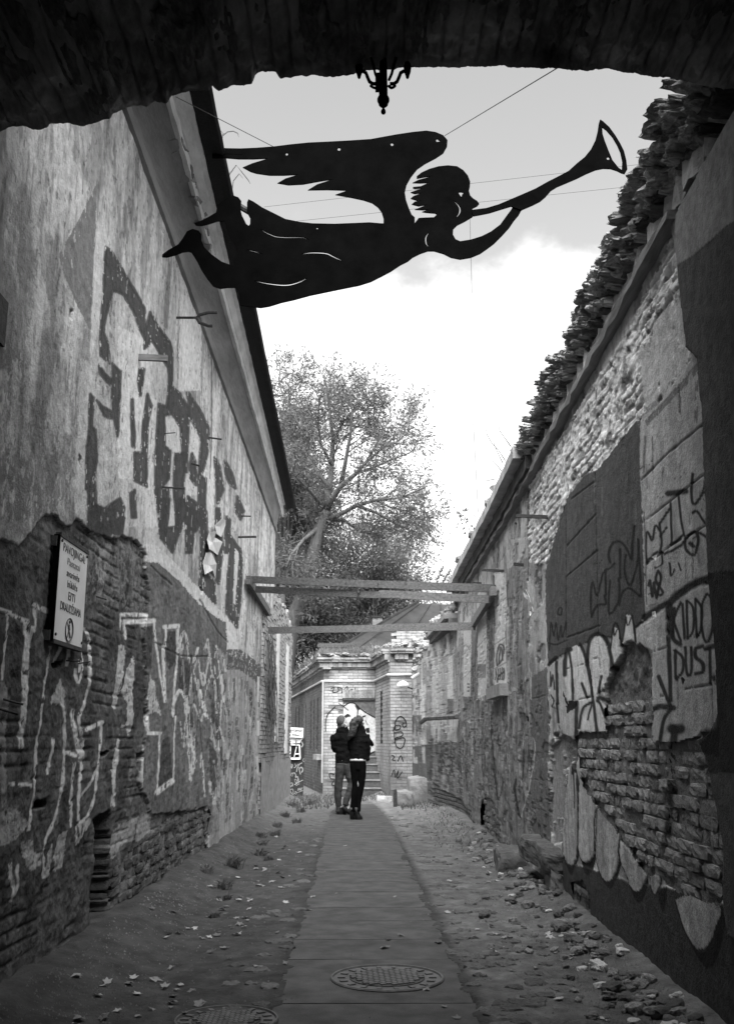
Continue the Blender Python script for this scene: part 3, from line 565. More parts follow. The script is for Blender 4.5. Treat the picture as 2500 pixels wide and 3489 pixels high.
    # white fields
    for p, t in (([(1180, 960), (1250, 890), (1350, 830), (1470, 790), (1500, 950), (1530, 1400), (1545, 1780), (1400, 1810), (1380, 1850), (1230, 1890), (1050, 1890), (1080, 1650), (1060, 1400), (1190, 1300)], .42), ([(950, 1090), (1040, 1045), (1150, 960), (1170, 1250), (1190, 1640), (1060, 1660), (1060, 1250), (1030, 1240), (950, 1210)], .50),
                 ([(350, 1360), (400, 1320), (410, 1650), (360, 1640), (350, 1540)], .50), ([(470, 1270), (500, 1240), (510, 1400), (500, 1600), (470, 1600), (455, 1400)], .64), ([(500, 1230), (540, 1210), (570, 1260), (620, 1400), (640, 1560), (530, 1600), (510, 1400)], .64), ([(412, 1330), (450, 1310), (460, 1500), (470, 1680), (540, 1640), (530, 1850), (440, 1850), (415, 1600)], .46),
                 ([(620, 1190), (660, 1150), (710, 1160), (750, 1230), (785, 1370), (750, 1500), (660, 1560), (640, 1450), (620, 1300)], .66), ([(780, 1160), (800, 1080), (830, 1130), (840, 1290), (790, 1370), (770, 1260)], .60), ([(850, 1200), (880, 1010), (910, 1000), (935, 1090), (940, 1190), (910, 1180), (870, 1220)], .60), ([(540, 1600), (640, 1580), (660, 1540), (740, 1640), (735, 1815), (560, 1815), (535, 1800)], .62)):
        i = k.poly(E(p), t, 2.5, 1., h=.004); k.c[i] *= .84 + .32 * k.st[i]
    for p, w in (([(470, 1380), (600, 1340), (620, 1310)], 5), ([(620, 1330), (680, 1300)], 5), ([(530, 1600), (660, 1570)], 5), ([(1045, 1270), (1130, 1240), (1170, 1230)], 6), ([(1050, 1590), (1190, 1550)], 5), ([(1290, 1520), (1400, 1500), (1530, 1480)], 7), ([(1350, 1160), (1450, 1120), (1520, 1110)], 5), ([(1240, 1450), (1240, 1700)], 5), ([(1475, 1480), (1485, 1800)], 5), ([(695, 1150), (700, 1500)], 3)):
        k.stroke(E(p), w * .4923, .07, .75, dh=-.006, smooth=False, wear=.1)
    # shedding masonry zone: courses laid brick by brick
    brick = E((910, 1190), (950, 1225), (990, 1220), (1030, 1300), (1045, 1500), (1050, 1700), (1060, 1885), (1240, 1895), (1380, 1855), (1420, 1900)) + D((1490, 40), (1530, 130), (1560, 300), (1590, 500), (1580, 700), (1560, 760), (1440, 715), (1340, 680), (1300, 620), (1240, 630), (1200, 560), (1130, 450), (1020, 320), (960, 230), (935, 100), (920, 60)) + E((520, 2031), (530, 1850), (560, 1820), (740, 1820), (740, 1640), (745, 1500), (775, 1400), (830, 1330), (860, 1225))
    k.poly(brick, .25, 9, h=-.02, hole=True)
    SKP = E((740, 1640), (735, 1500), (770, 1390), (825, 1320), (855, 1215), (905, 1180), (950, 1215), (995, 1210), (1040, 1300), (1055, 1500), (1050, 1610), (900, 1580))
    k.poly(SKP, .16, 6, 1., h=-.03, hole=False)
    sk = k.inside(SKP, 6)
    k.h[sk] = -.035 + (fbm(k.u[sk] * 9, k.z[sk] * 12, 5, 19, .6) - .5) * .05; k.c[sk] *= .3 + 1.5 * fbm(k.u[sk] * 8, k.z[sk] * 8, 5, 20, .62)
    k.poly(D((810, 60), (870, 0), (930, 40), (920, 200), (880, 150), (870, 480), (820, 490), (800, 300)), .24, 6, .8, h=-.03, wear=.05)
    # bottom: smooth dark coat with the painted feathers
    k.poly(D((800, 480), (860, 560), (1000, 600), (1180, 660), (1340, 680), (1440, 720), (1600, 760), (1700, 760), (1700, 1500), (1450, 1500), (1000, 900), (860, 660)), .055, 4, 1., h=.008)
    i = k.poly(D((640, 560), (760, 620), (860, 650), (880, 740), (1000, 860), (900, 780), (700, 660)), .12, 5)
    k.poly(D((905, 660), (960, 650), (990, 720), (990, 830), (930, 770)), .10, 4, h=-.03, hole=True)
    for p in ([(880, 570), (910, 590), (935, 540), (920, 600), (905, 625)], [(940, 540), (990, 570), (1015, 500), (1005, 590), (975, 625)], [(1015, 570), (1075, 655), (1115, 570), (1130, 540), (1110, 640), (1080, 685), (1040, 640)], [(1130, 560), (1190, 695), (1240, 640), (1240, 700), (1215, 750), (1180, 710)], [(1290, 700), (1335, 680), (1315, 790)], [(1390, 790), (1450, 940), (1505, 955), (1560, 800), (1595, 780), (1575, 930), (1525, 1040), (1450, 960)]):
        k.poly(D(p), .022, 1.5, 1., smooth=True)
    for p in ([(866, 480), (880, 300), (900, 140), (930, 200), (940, 420), (936, 520), (918, 572), (897, 578), (876, 550)], [(940, 420), (945, 200), (980, 260), (1020, 330), (1017, 470), (1005, 540), (978, 568), (953, 560), (940, 510)], [(1013, 480), (1025, 330), (1122, 450), (1118, 550), (1098, 625), (1070, 652), (1042, 630), (1018, 560)],
              [(1125, 470), (1200, 560), (1240, 630), (1210, 690), (1180, 690), (1150, 620), (1125, 560)], [(1255, 620), (1300, 640), (1280, 710), (1265, 680)], [(1372, 735), (1440, 715), (1565, 760), (1550, 850), (1520, 925), (1488, 952), (1455, 940), (1415, 870), (1390, 800)]):
        k.stroke(catmull(D(p) + [D(p)[0]], 5), 9, .024, .95, smooth=False)
        i = k.poly(D(p), .40, 1.8, 1., h=.008, smooth=True); k.c[i] *= .45 + .9 * k.st[i] * (.6 + .8 * k.f1[i])
    for p in ([(930, 200), (938, 330), (938, 450), (930, 560)], [(1022, 330), (1018, 450), (1010, 560)], [(1122, 450), (1118, 520), (1128, 580)], [(868, 470), (868, 540), (880, 575)], [(918, 170), (922, 330)]): k.stroke(D(p), 4.5, .03, .9)
    # near plain wall beside the gateway
    nearx = G((1205, 0), (1205, 110), (1250, 300), (1290, 700), (1325, 980), (1400, 1060), (1440, 1500), (1450, 2031)) + E((1450, 0), (1480, 760), (1530, 1300), (1545, 1700), (1480, 1820), (1430, 1880)) + D((1480, 20), (1530, 130), (1560, 300), (1600, 500), (1600, 760), (1620, 900)) + [(2700, 3300), (2700, -400), (2250, -400)]
    i = k.poly(nearx, .10, 2, 1., h=.028); k.c[i] *= .8 + .4 * fbm(k.u[i] * 5, k.z[i] * 3, 4, 29)
    i = k.poly(G((1205, 0), (1215, 120), (1268, 410), (1400, 330), (1625, 130), (1900, -40), (1700, -800), (1300, -700)), .30, 2, 1., h=.030); k.c[i] *= .85 + .3 * fbm(k.u[i] * 5, k.z[i] * 5, 4, 31)
    k.poly(E((1470, 720), (1560, 700), (1900, 700), (1900, 2100), (1430, 2100), (1430, 1880), (1490, 1800), (1545, 1780), (1530, 1300)), .035, 3, .9)  # lowest near wall almost black: shade and vignetting put into the tone
    k.poly(E((1390, 1810), (1530, 1810), (1560, 1780), (1560, 1980), (1450, 1960)), .022, 3, 1.)
    # black line work
    BK = .022
    for p, w in (([(1010, 1020), (1150, 930), (1170, 940)], 36), ([(1180, 920), (1330, 800), (1490, 740)], 46), ([(1165, 940), (1175, 1200), (1190, 1600)], 24), ([(1190, 940), (1200, 1150), (1255, 1210)], 26), ([(950, 1090), (1020, 1030)], 14),
                 ([(345, 1350), (395, 1300)], 22), ([(395, 1330), (405, 1620)], 16), ([(455, 1420), (458, 1320), (475, 1250), (495, 1245)], 26), ([(485, 1250), (505, 1400), (510, 1590)], 14), ([(560, 1205), (600, 1310), (630, 1450), (655, 1620), (680, 1830)], 18), ([(612, 1350), (618, 1220), (650, 1150), (700, 1140), (745, 1190), (775, 1290), (785, 1380)], 24),
                 ([(772, 1230), (800, 1070), (830, 1100), (845, 1220)], 12), ([(855, 1190), (880, 1020)], 10), ([(925, 1010), (945, 1190)], 12), ([(795, 1100), (800, 1150), (815, 1110)], 9), ([(880, 1030), (890, 1080), (915, 1030)], 9), ([(575, 1480), (610, 1580)], 16), ([(710, 1430), (690, 1540)], 16), ([(555, 1790), (580, 1660), (640, 1610)], 16), ([(615, 1730), (640, 1630)], 12), ([(740, 1720), (700, 1620), (680, 1600)], 16), ([(690, 1580), (770, 1600)], 24),
                 ([(540, 1610), (530, 1900)], 22), ([(400, 1620), (410, 1750)], 14), ([(1105, 1430), (1160, 1570), (1190, 1640)], 22), ([(1060, 1660), (1120, 1640), (1210, 1650)], 34), ([(1190, 1660), (1140, 1740), (1115, 1900)], 22), ([(1200, 1795), (1255, 1795)], 60), ([(1220, 1800), (1190, 2031), (1180, 2300), (1165, 2500)], 44), ([(530, 1900), (515, 2100)], 20), ([(355, 1400), (360, 1500), (372, 1420), (385, 1520)], 9), ([(360, 1560), (380, 1600), (365, 1640)], 9),
                 # lettering
                 ([(1215, 960), (1208, 1060), (1205, 1150)], 17), ([(1260, 920), (1215, 1040), (1260, 1190)], 15), ([(1272, 930), (1285, 1170)], 15), ([(1300, 910), (1305, 1160)], 15), ([(1300, 905), (1345, 960), (1345, 1110), (1305, 1170)], 15), ([(1360, 890), (1370, 1150)], 15), ([(1360, 890), (1402, 960), (1400, 1100), (1370, 1160)], 15), ([(1440, 860), (1402, 960), (1415, 1150), (1450, 1190), (1482, 1080), (1470, 900), (1440, 860)], 16),
                 ([(1222, 1250), (1225, 1440)], 17), ([(1215, 1250), (1270, 1300), (1270, 1400), (1230, 1450)], 17), ([(1290, 1230), (1300, 1400), (1320, 1425), (1337, 1380), (1332, 1230)], 17), ([(1410, 1220), (1365, 1240), (1365, 1300), (1410, 1340), (1410, 1400), (1365, 1415)], 22), ([(1430, 1240), (1490, 1220)], 26), ([(1460, 1230), (1465, 1480)], 18), ([(1488, 1435), (1490, 1450)], 24),
                 ([(1020, 650), (1015, 500), (1025, 430), (1060, 490), (1080, 390), (1110, 420)], 14), ([(1110, 370), (1125, 500), (1115, 560)], 14), ([(1110, 380), (1180, 270)], 14), ([(1115, 460), (1160, 400)], 12), ([(1185, 230), (1195, 480), (1190, 520), (1275, 450)], 14), ([(1170, 165), (1290, 150)], 34), ([(1240, 180), (1260, 350), (1280, 450)], 14), ([(1340, 30), (1330, 150), (1345, 240), (1400, 180), (1430, 90)], 16), ([(1340, 300), (1370, 290), (1430, 370), (1440, 280)], 14),
                 ([(1020, 640), (1080, 580), (1120, 570), (1150, 580), (1250, 530), (1350, 430), (1470, 490)], 16), ([(1290, 480), (1340, 430), (1380, 470), (1350, 590), (1290, 550), (1290, 470)], 16), ([(1120, 560), (1130, 650), (1080, 680)], 12), ([(1320, 510), (1345, 530)], 24), ([(1180, 650), (1190, 740), (1210, 690)], 10), ([(1240, 650), (1260, 700)], 10),
                 ([(640, 1020), (635, 880), (650, 780), (680, 870), (720, 720), (770, 680), (800, 650)], 13), ([(740, 700), (740, 870)], 13), ([(770, 770), (760, 900), (770, 1000), (830, 900), (830, 750)], 13), ([(770, 640), (760, 580), (790, 510), (840, 500), (880, 540), (920, 620), (925, 500), (940, 390)], 14), ([(840, 550), (840, 750)], 13), ([(880, 590), (870, 700), (910, 800), (960, 640), (965, 490), (985, 880)], 13), ([(835, 940), (850, 860), (900, 820), (980, 880)], 14), ([(640, 1020), (680, 940), (740, 930), (730, 870)], 13),
                 ([(1035, 800), (1045, 770), (1060, 880), (1072, 780), (1090, 890), (1110, 780)], 16), ([(1100, 700), (1120, 750), (1100, 860), (1135, 850), (1085, 770), (1100, 700)], 16), ([(350, 1250), (360, 1060), (380, 1150), (395, 1060), (410, 1180), (430, 1080), (440, 1160), (465, 1050)], 8), ([(405, 1000), (415, 960), (435, 960), (430, 1005), (405, 1000)], 9), ([(345, 1200), (400, 1210), (470, 1180)], 9)):
        k.stroke(E(p), w * .4923 * 1.25, BK, .95, smooth=len(p) > 2)
    for p in ([(480, 1600), (540, 1600), (530, 1650), (470, 1690), (465, 1640)], [(440, 1520), (470, 1600), (480, 1660), (445, 1560)]): k.poly(E(p), BK, 2)
    for p, w, t in (([(890, 1320), (905, 1600), (930, 1780), (945, 1830)], 18, .04), ([(945, 1830), (985, 1660)], 10, .04), ([(1100, 1640), (1095, 1750), (1120, 1960), (1145, 1990)], 18, .03), ([(1145, 1990), (1170, 1920), (1230, 1680), (1265, 1400), (1265, 1300), (1235, 1240)], 12, .42), ([(880, 950), (870, 1200), (890, 1330)], 12, .06), ([(945, 1230), (935, 1300), (950, 1330)], 16, .05), ([(1120, 1460), (1165, 1490), (1165, 1600), (1155, 1640)], 20, .05), ([(1180, 1360), (1160, 1500)], 9, .06), ([(1240, 650), (1240, 900)], 9, .5)):
        k.stroke(K(p), w * .3692, t, .9)
    # holes and broken base
    for p in (K((1455, 1215), (1480, 1210), (1490, 1260), (1460, 1280)), D((830, 0), (845, 0), (840, 30)), K((1200, 1060), (1225, 1080), (1220, 1130), (1200, 1110))): k.poly(p, .03, 3, h=-.14)
    k.poly(K((790, 1830), (850, 1800), (910, 1880), (910, 2000), (950, 2100), (960, 2180), (780, 2150), (775, 1950)), .12, 5, h=-.03, hole=True)
    base = k.poly(K((340, 1660), (400, 1720), (600, 1830), (640, 1900), (720, 2050), (780, 2140), (960, 2180), (960, 2400), (560, 2300), (330, 1900)), .13, 5, 1.)
    k.h[base] = -.02 + (fbm(k.u[base] * 7, k.z[base] * 10, 4, 51) - .5) * .05 - joints(k.u[base], k.z[base], .014) * .010; k.c[base] *= 1 - .4 * joints(k.u[base], k.z[base], .014)
    k.stroke(tr('T', (835, 740), (845, 950), (838, 1150), (845, 1400), (840, 1640)), 5, .03, .9, dh=-.03)
    k.h += (fbm(k.u * 16, k.z * 16, 2, 46) - .5) * .005
    return k.out()

XL, XR = -1.85, 1.70
def wall_mesh(name, cols, nrm, zs, paint, topf, mat_, parent):
    X0, Y0 = np.meshgrid(cols[:, 0], zs)[0], np.meshgrid(cols[:, 1], zs)[0]
    NX, NY = np.meshgrid(nrm[:, 0], zs)[0], np.meshgrid(nrm[:, 1], zs)[0]
    Z0 = np.meshgrid(cols[:, 1], zs)[1]
    PX, PY = proj(X0, Y0, Z0)
    c, h, hole = paint(PX, PY, Y0, Z0)
    X = X0 + NX * h; Y = Y0 + NY * h
    Mr, Nc = X.shape
    co = np.stack([X, Y, Z0], -1).reshape(-1, 3).astype(np.float32)
    idx = np.arange(Mr * Nc).reshape(Mr, Nc)
    q = np.stack([idx[:-1, :-1], idx[:-1, 1:], idx[1:, 1:], idx[1:, :-1]], -1).reshape(-1, 4)
    dead = hole | (Z0 > topf(Y0)[...])
    kq = ~(dead[:-1, :-1] | dead[:-1, 1:] | dead[1:, 1:] | dead[1:, :-1]).reshape(-1)
    q = q[kq]
    me = bpy.data.meshes.new(name)
    me.vertices.add(len(co)); me.vertices.foreach_set('co', co.ravel())
    me.loops.add(q.size); me.loops.foreach_set('vertex_index', q.ravel().astype(np.int32))
    me.polygons.add(len(q)); me.polygons.foreach_set('loop_start', np.arange(0, q.size, 4, dtype=np.int32)); me.polygons.foreach_set('loop_total', np.full(len(q), 4, np.int32))
    me.update(calc_edges=True)
    a = me.attributes.new('tone', 'FLOAT', 'POINT'); a.data.foreach_set('value', np.clip(c, .012, .8).ravel().astype(np.float32))
    me.polygons.foreach_set('use_smooth', np.ones(len(q), bool))
    me.materials.append(mat_)
    o = bpy.data.objects.new(name, me); COL.objects.link(o)
    if parent: put_under(o, parent)
    return o
def brick_shape(w, h, d, rng, nu=5, nv=3, rough=.005):
    """a worn brick: front face a small grid (towards +w axis 0 = along, 1 = up, 2 = out), plus four sides"""
    vs = []; 
    for j in range(nv + 1):
        for i in range(nu + 1):
            a, b = i / nu * 2 - 1, j / nv * 2 - 1
            e = 1 - .10 * (abs(a) > .99) * (abs(b) > .99)
            bul = -.004 * (max(abs(a) ** 8, abs(b) ** 8)) + rng.uniform(-rough, rough)
            vs.append((a * w / 2 * e + rng.uniform(-.003, .003), b * h / 2 * e + rng.uniform(-.003, .003), d / 2 + bul))
    n = len(vs); fs = []
    for j in range(nv):
        for i in range(nu):
            k = j * (nu + 1) + i; fs.append((k, k + 1, k + nu + 2, k + nu + 1))
    back = [(-w / 2, -h / 2, -d / 2), (w / 2, -h / 2, -d / 2), (w / 2, h / 2, -d / 2), (-w / 2, h / 2, -d / 2)]
    vs += back
    c00, c10, c11, c01 = 0, nu, (nu + 1) * (nv + 1) - 1, (nu + 1) * nv
    bot = list(range(0, nu + 1)); top = list(range(c01, c11 + 1)); lef = [j * (nu + 1) for j in range(nv + 1)]; rig = [j * (nu + 1) + nu for j in range(nv + 1)]
    fs.append(tuple([n, n + 1] + bot[::-1])); fs.append(tuple([n + 2, n + 3] + top)); fs.append(tuple([n + 3, n] + lef)); fs.append(tuple([n + 1, n + 2] + rig[::-1]))
    return np.array(vs), fs
def mortar_sheet(parent, xof, sgn, y0, y1, z0, z1, paint, rec=.026, amp=.034):
    ys = inv_cols(y0, y1, 170); zs = np.linspace(z0, z1, 150); Y, Z = np.meshgrid(ys, zs)
    X = xof(Y) - sgn * (rec - amp * (fbm(Y * 11, Z * 14, 4, 57, .6) - .5))
    n = len(ys); idx = np.arange(Y.size).reshape(Y.shape); q = np.stack([idx[:-1, :-1], idx[:-1, 1:], idx[1:, 1:], idx[1:, :-1]], -1).reshape(-1, 4)
    PX, PY = proj(X, Y, Z); _, _, hole = paint(PX, PY, Y, Z); g = hole.copy()
    for _ in range(3):
        p = np.pad(g, 1); g = p[:-2, 1:-1] | p[2:, 1:-1] | p[1:-1, :-2] | p[1:-1, 2:] | g
    q = q[g[:-1, :-1].reshape(-1)]
    return mesh_obj('mortar_bed', np.stack([X, Y, Z], -1).reshape(-1, 3), q, M_MORTAR, parent, True)
def lay_bricks(parent, xof, sgn, y0, y1, z0, z1, paint, keep, off, out, mat_=None, limit=300, jitter=.012, missing=.03):
    """bricks in the shed area of a wall: xof(Y) the wall plane, sgn its side (+1: faces +X); the largest in view as objects, the rest as one part"""
    items = []
    row = int(z0 / COURSE)
    rng = random.Random(5)
    while row * COURSE < z1:
        zc = (row + .5) * COURSE; u = y0 + (.5 * (row % 2)) * BRICK_L
        while u < y1:
            L = BRICK_L if rng.random() > .3 else BRICK_L / 2
            items.append((u + L / 2, zc, L)); u += L
        row += 1
    yc = np.array([i[0] for i in items]); zc = np.array([i[1] for i in items])
    PX, PY = proj(xof(yc), yc, zc)
    _, _, hole = paint(PX, PY, yc, zc)
    sel = [items[i] for i in range(len(items)) if hole[i] or keep(PX[i], PY[i])]
    rng2 = random.Random(9); sel = [s for s in sel if rng2.random() > missing]
    sel.sort(key=lambda s: s[0])
    allv = []; shapes = []
    for (u, z, L) in sel:
        v, f = brick_shape(L - .010 - rng2.random() * .006, COURSE - .009 - rng2.random() * .008, .07, rng2)
        pr = out + rng2.uniform(-jitter, jitter)
        tilt = rng2.uniform(-.04, .04); sh = v.copy()
        sh[:, 0], sh[:, 1] = v[:, 0] * math.cos(tilt) - v[:, 1] * math.sin(tilt), v[:, 0] * math.sin(tilt) + v[:, 1] * math.cos(tilt)
        wv = np.stack([xof(np.array([u]))[0] + sgn * (sh[:, 2] - .035 + pr + off), u + sh[:, 0] * (1 if sgn < 0 else 1), z + sh[:, 1]], -1)
        shapes.append((wv, f, (xof(np.array([u]))[0] + sgn * (pr + off), u, z))); allv.append(wv)
    if not allv: return
    V = np.concatenate(allv); PX, PY = proj(V[:, 0], V[:, 1], V[:, 2])
    tone, _, _ = paint(PX, PY, V[:, 1], V[:, 2])
    o0 = 0; rest = MB(); rest_t = []
    for n, (wv, f, c) in enumerate(shapes):
        t = np.clip(tone[o0:o0 + len(wv)], .012, .8).astype(np.float32); o0 += len(wv)
        fl = [ff[::-1] for ff in f] if sgn < 0 else f
        fl = f
        if n < limit:
            me = bpy.data.meshes.new('brick'); me.from_pydata([tuple(p - np.array(c)) for p in wv], [], fl)
            a = me.attributes.new('tone', 'FLOAT', 'POINT'); a.data.foreach_set('value', t); me.materials.append(mat_ or M_BRICKP)
            bm = bmesh.new(); bm.from_mesh(me); bmesh.ops.recalc_face_normals(bm, faces=bm.faces); bm.to_mesh(me); bm.free()
            ob = bpy.data.objects.new('brick', me); COL.objects.link(ob); ob.location = c; put_under(ob, parent)
        else:
            rest.add(wv, fl); rest_t.append(t)
    if rest.v:
        o = rest.build('far_bricks', mat_ or M_BRICKP, parent); o['kind'] = 'stuff'
        a = o.data.attributes.new('tone', 'FLOAT', 'POINT'); a.data.foreach_set('value', np.concatenate(rest_t))
    print('bricks', parent.name, len(shapes))

# ------------------------------------------------------------------ the building along the left of the alley
LB = empty('plastered_building', (XL, 5, 0), 'tall plastered building with graffiti and peeling render, under a black eave', 'building')
yc = inv_cols(3.9, 19.55, 540)
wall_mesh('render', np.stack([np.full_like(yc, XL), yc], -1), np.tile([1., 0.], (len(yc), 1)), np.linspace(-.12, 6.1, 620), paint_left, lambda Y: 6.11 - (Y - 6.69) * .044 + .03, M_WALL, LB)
lay_bricks(LB, lambda y: np.full_like(y, XL), 1, 6.2, 16.5, 0, 1.6, paint_left, lambda a, b: False, 0, -.012, limit=300, missing=.04)
mortar_sheet(LB, lambda y: np.full_like(y, XL), 1, 5.6, 16.5, -.2, 1.7, paint_left)
mb = MB(); mb.box(XL - 5, XL - .24, 3.9, 19.5, -.2, 5.5); mb.box(XL - 5, XL - .06, 19.5, 19.6, -.2, 5.6); mb.build('masonry_core', M_MORTAR, LB)
# cornice: a profile drawn between measured edge lines
def ln(a, b, Y):
    t = (Y - a[1]) / (b[1] - a[1]); return Vector(a).lerp(Vector(b), t)
J0, J1 = (XL, 6.69, 6.11), (XL, 19.65, 5.56)
F0, F1 = (-1.544, 6.82, 6.30), (-1.745, 20.5, 5.90)
K0, K1 = (-1.40, 6.96, 6.42), (-1.70, 20.5, 6.18)
E0, E1 = (-1.226, 6.84, 6.40), (-1.50, 20.5, 6.18)
def cornice(name, prof, m, ys, rough=0.):
    mb = MB(); n = None; vs = []; fs = []
    for y in ys:
        p = prof(y); n = len(p)
        for q in p:
            vs.append((q[0] + random.uniform(-rough, rough), y, q[1] + random.uniform(-rough, rough)))
    for i in range(len(ys) - 1):
        for k in range(n - 1): fs.append((i * n + k, (i + 1) * n + k, (i + 1) * n + k + 1, i * n + k + 1))
    mb.add(vs, fs); return mb.build(name, m, LB)
ys = list(np.arange(3.9, 19.5, .12)) + [19.5]
def prof_cove(y):
    j, f = ln(J0, J1, y), ln(F0, F1, y); out = [(XL - .02, j.z - .10), (XL + .035, j.z - .09), (XL + .045, j.z - .01), (XL + .03, j.z), (XL + .03, j.z + .03)]
    for t in np.linspace(.05, 1, 9):
        out.append((XL + .03 + (f.x - .025 - XL - .03) * (1 - math.cos(t * math.pi / 2)), j.z + .03 + (f.z - .02 - j.z - .03) * math.sin(t * math.pi / 2) ** 1.0 * (.35 + .65 * t)))
    return out
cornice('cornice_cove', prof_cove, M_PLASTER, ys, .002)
ys2 = list(np.arange(3.9, 19.9, .09)) + [19.9]
def prof_fillet(y):
    f, q = ln(F0, F1, y), ln(K0, K1, y)
    d = .012 * (fbm(np.array([y * 5.]), np.array([1.]), 3, 3)[0] - .5)
    return [(f.x - .04, f.z - .03), (f.x + d, f.z - .035 + d), (f.x + .012 + d, f.z + .03), (f.x + .02, f.z + .035), (q.x - .05 + d, q.z - .06), (q.x - .012 + d, q.z - .05), (q.x - .01, q.z + .02)]
cornice('cornice_fillet', prof_fillet, mat('chipped_limewash', .52, var=.35, scale=4, bump=.5, bscale=30, stretch=(1, .4, 1)), ys2, .003)
def prof_eave(y):
    q, e = ln(K0, K1, y), ln(E0, E1, y)
    return [(q.x - .03, q.z - .01), (q.x, q.z - .03), ((q.x + e.x) / 2, e.z + .0), (e.x - .02, e.z - .02), (e.x, e.z), (e.x - .01, e.z + .06), (q.x - .6, q.z + .45)]
cornice('eave_boards', prof_eave, M_EAVE, list(np.arange(3.9, 20.4, .3)) + [20.4], .004)
# broken patch of the cornice near the angel's feet
for a in range(14):
    p = onX(*tr('M', (560 + a * 9, 700 + a * 45))[0], -1.5)
    if p.y < 20:
        v, f = brick_shape(.2, .07, .12, random, 3, 2, .012); rot = Euler((random.uniform(-.4, .4), random.uniform(-.5, .5), random.uniform(-.3, .3))).to_matrix()
        y = 7.4 + a * .14; j = ln(F0, F1, y)
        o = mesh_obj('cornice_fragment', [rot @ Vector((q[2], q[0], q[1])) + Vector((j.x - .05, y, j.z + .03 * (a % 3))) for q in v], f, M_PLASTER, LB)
# iron left in the wall
def peg(a, b, r, name='iron_peg', parent=LB):
    mb = MB(); mb.tube([a, b], r, 6); return mb.build(name, M_IRON, parent)
def wall_pt(v, x, y, X=XL): return onX(*tr(v, (x, y))[0], X)
for (v, x, y, L, r) in (('A', 1000, 1550, .20, .008), ('A', 1285, 1245, .15, .01), ('B', 1465, 235, .26, .016), ('B', 1485, 105, .14, .01), ('A', 1180, 1400, .08, .01), ('Q', 40, 855, .09, .006), ('Q', 0, 925, .09, .007), ('B', 610, 595, .05, .005), ('Q', 540, 568, .06, .005), ('Q', 620, 597, .06, .004), ('A', 1010, 1225, .10, .004)):
    p = wall_pt(v, x, y); peg(p - Vector((.04, 0, 0)), p + Vector((L, .02, random.uniform(-.04, .02))), r)
p = wall_pt('A', 855, 752); mb = MB(); mb.beam(p - Vector((.05, 0, 0)), p + Vector((.23, .02, -.005)), .03, .05); mb.build('timber_stub', M_WOOD, LB)
p = wall_pt('A', 1082, 510); mb = MB(); mb.tube([p - Vector((.05, 0, 0)), p + Vector((.20, 0, 0))], .012, 6)
c = p + Vector((.30, 0, 0)); mb.tube([c + Vector((.10, 0, .055)), c + Vector((.02, 0, .055)), c + Vector((-.07, 0, .03)), c + Vector((-.10, 0, 0)), c + Vector((-.07, 0, -.05)), c + Vector((.02, 0, -.085)), c + Vector((.06, 0, -.085))], (.016), 6); mb.build('gutter_bracket', M_IRON, LB)
p = wall_pt('A', 0, 540); mb = MB(); mb.box(XL - .02, XL + .025, p.y - .25, p.y + .03, p.z - .12, p.z + .12); mb.build('iron_box', M_IRON, LB)
p = onX(*tr('A', (600, 0))[0], XL)
# torn posters
def scrap(name, v, pts, X, lift, label, m=M_PAPER):
    P = [onX(*q, X) for q in tr(v, *pts)]; c = sum(P, Vector()) / len(P)
    vs = []; n = len(P); rng = random.Random(len(pts))
    sg = 1 if X < 0 else -1
    for q in P: vs.append(q + Vector((sg * (lift + rng.uniform(0, .05)), 0, 0)))
    vs.append(c + Vector((sg * (lift + .005), 0, 0)))
    fs = [(i, (i + 1) % n, n) for i in range(n)]
    o = mesh_obj(name, vs, fs, m); md = o.modifiers.new('thickness', 'SOLIDIFY'); md.thickness = .003
    tag(o, label, 'paper'); return o
scrap('torn_poster', 'B', [(1295, 165), (1340, 120), (1370, 130), (1375, 160), (1355, 235), (1310, 215)], XL, .012, 'upper crumpled scrap of torn poster peeling from plastered wall')
scrap('torn_poster', 'B', [(1275, 205), (1300, 200), (1310, 235), (1345, 265), (1330, 345), (1295, 320), (1255, 310), (1262, 250)], XL, .012, 'middle scrap of torn poster with fraying edges on plastered wall')
scrap('torn_poster', 'B', [(1255, 330), (1290, 330), (1310, 400), (1318, 490), (1290, 440), (1245, 465), (1240, 400)], XL, .01, 'lowest ragged strip of torn poster on plastered wall')

# ------------------------------------------------------------------ lower brick wall that carries on behind the plastered building
def brick_boxes(rects_fn, u0, u1, z0, z1, place, rng, openings=(), proud=.012, jit=.006, top=None, miss=0.):
    """running-bond bricks as small boxes; place(u, z, w) -> centre, along, out; returns list of (verts, faces)"""
    res = []; row = int(z0 / COURSE)
    while (row + .5) * COURSE < z1:
        zc = (row + .5) * COURSE; u = u0 + (BRICK_L / 2 if row % 2 else 0) * 1.0
        if row % 2: res_first = True
        edges = [u0] + list(np.arange(u if row % 2 else u0 + BRICK_L, u1 - .02, BRICK_L)) + [u1]
        for a, b in zip(edges[:-1], edges[1:]):
            if b - a < .05: continue
            c = (a + b) / 2
            if any(o[0] - .01 < c < o[1] + .01 and o[2] < zc < o[3] for o in openings): continue
            if top is not None and zc > top(c): continue
            if rng.random() < miss: continue
            res.append((c, zc, b - a))
        row += 1
    return res
def box_brick(mb, P, along, out, w, h, d, rng, jit=.006):
    p = rng.uniform(-jit, jit)
    mb.obox(P + out * p, along * (w - .012) / 2, out * d / 2, Vector((0, 0, 1)) * (h - .012) / 2)
BW = empty('brick_yard_wall', (XL, 21, 0), 'bare pale brick wall with dried creeper, beyond the plastered building', 'wall')
rng = random.Random(21)
topf = lambda u: 4.25 - .35 * max(0, (u - 22.5)) * .5 + .12 * math.sin(u * 7)
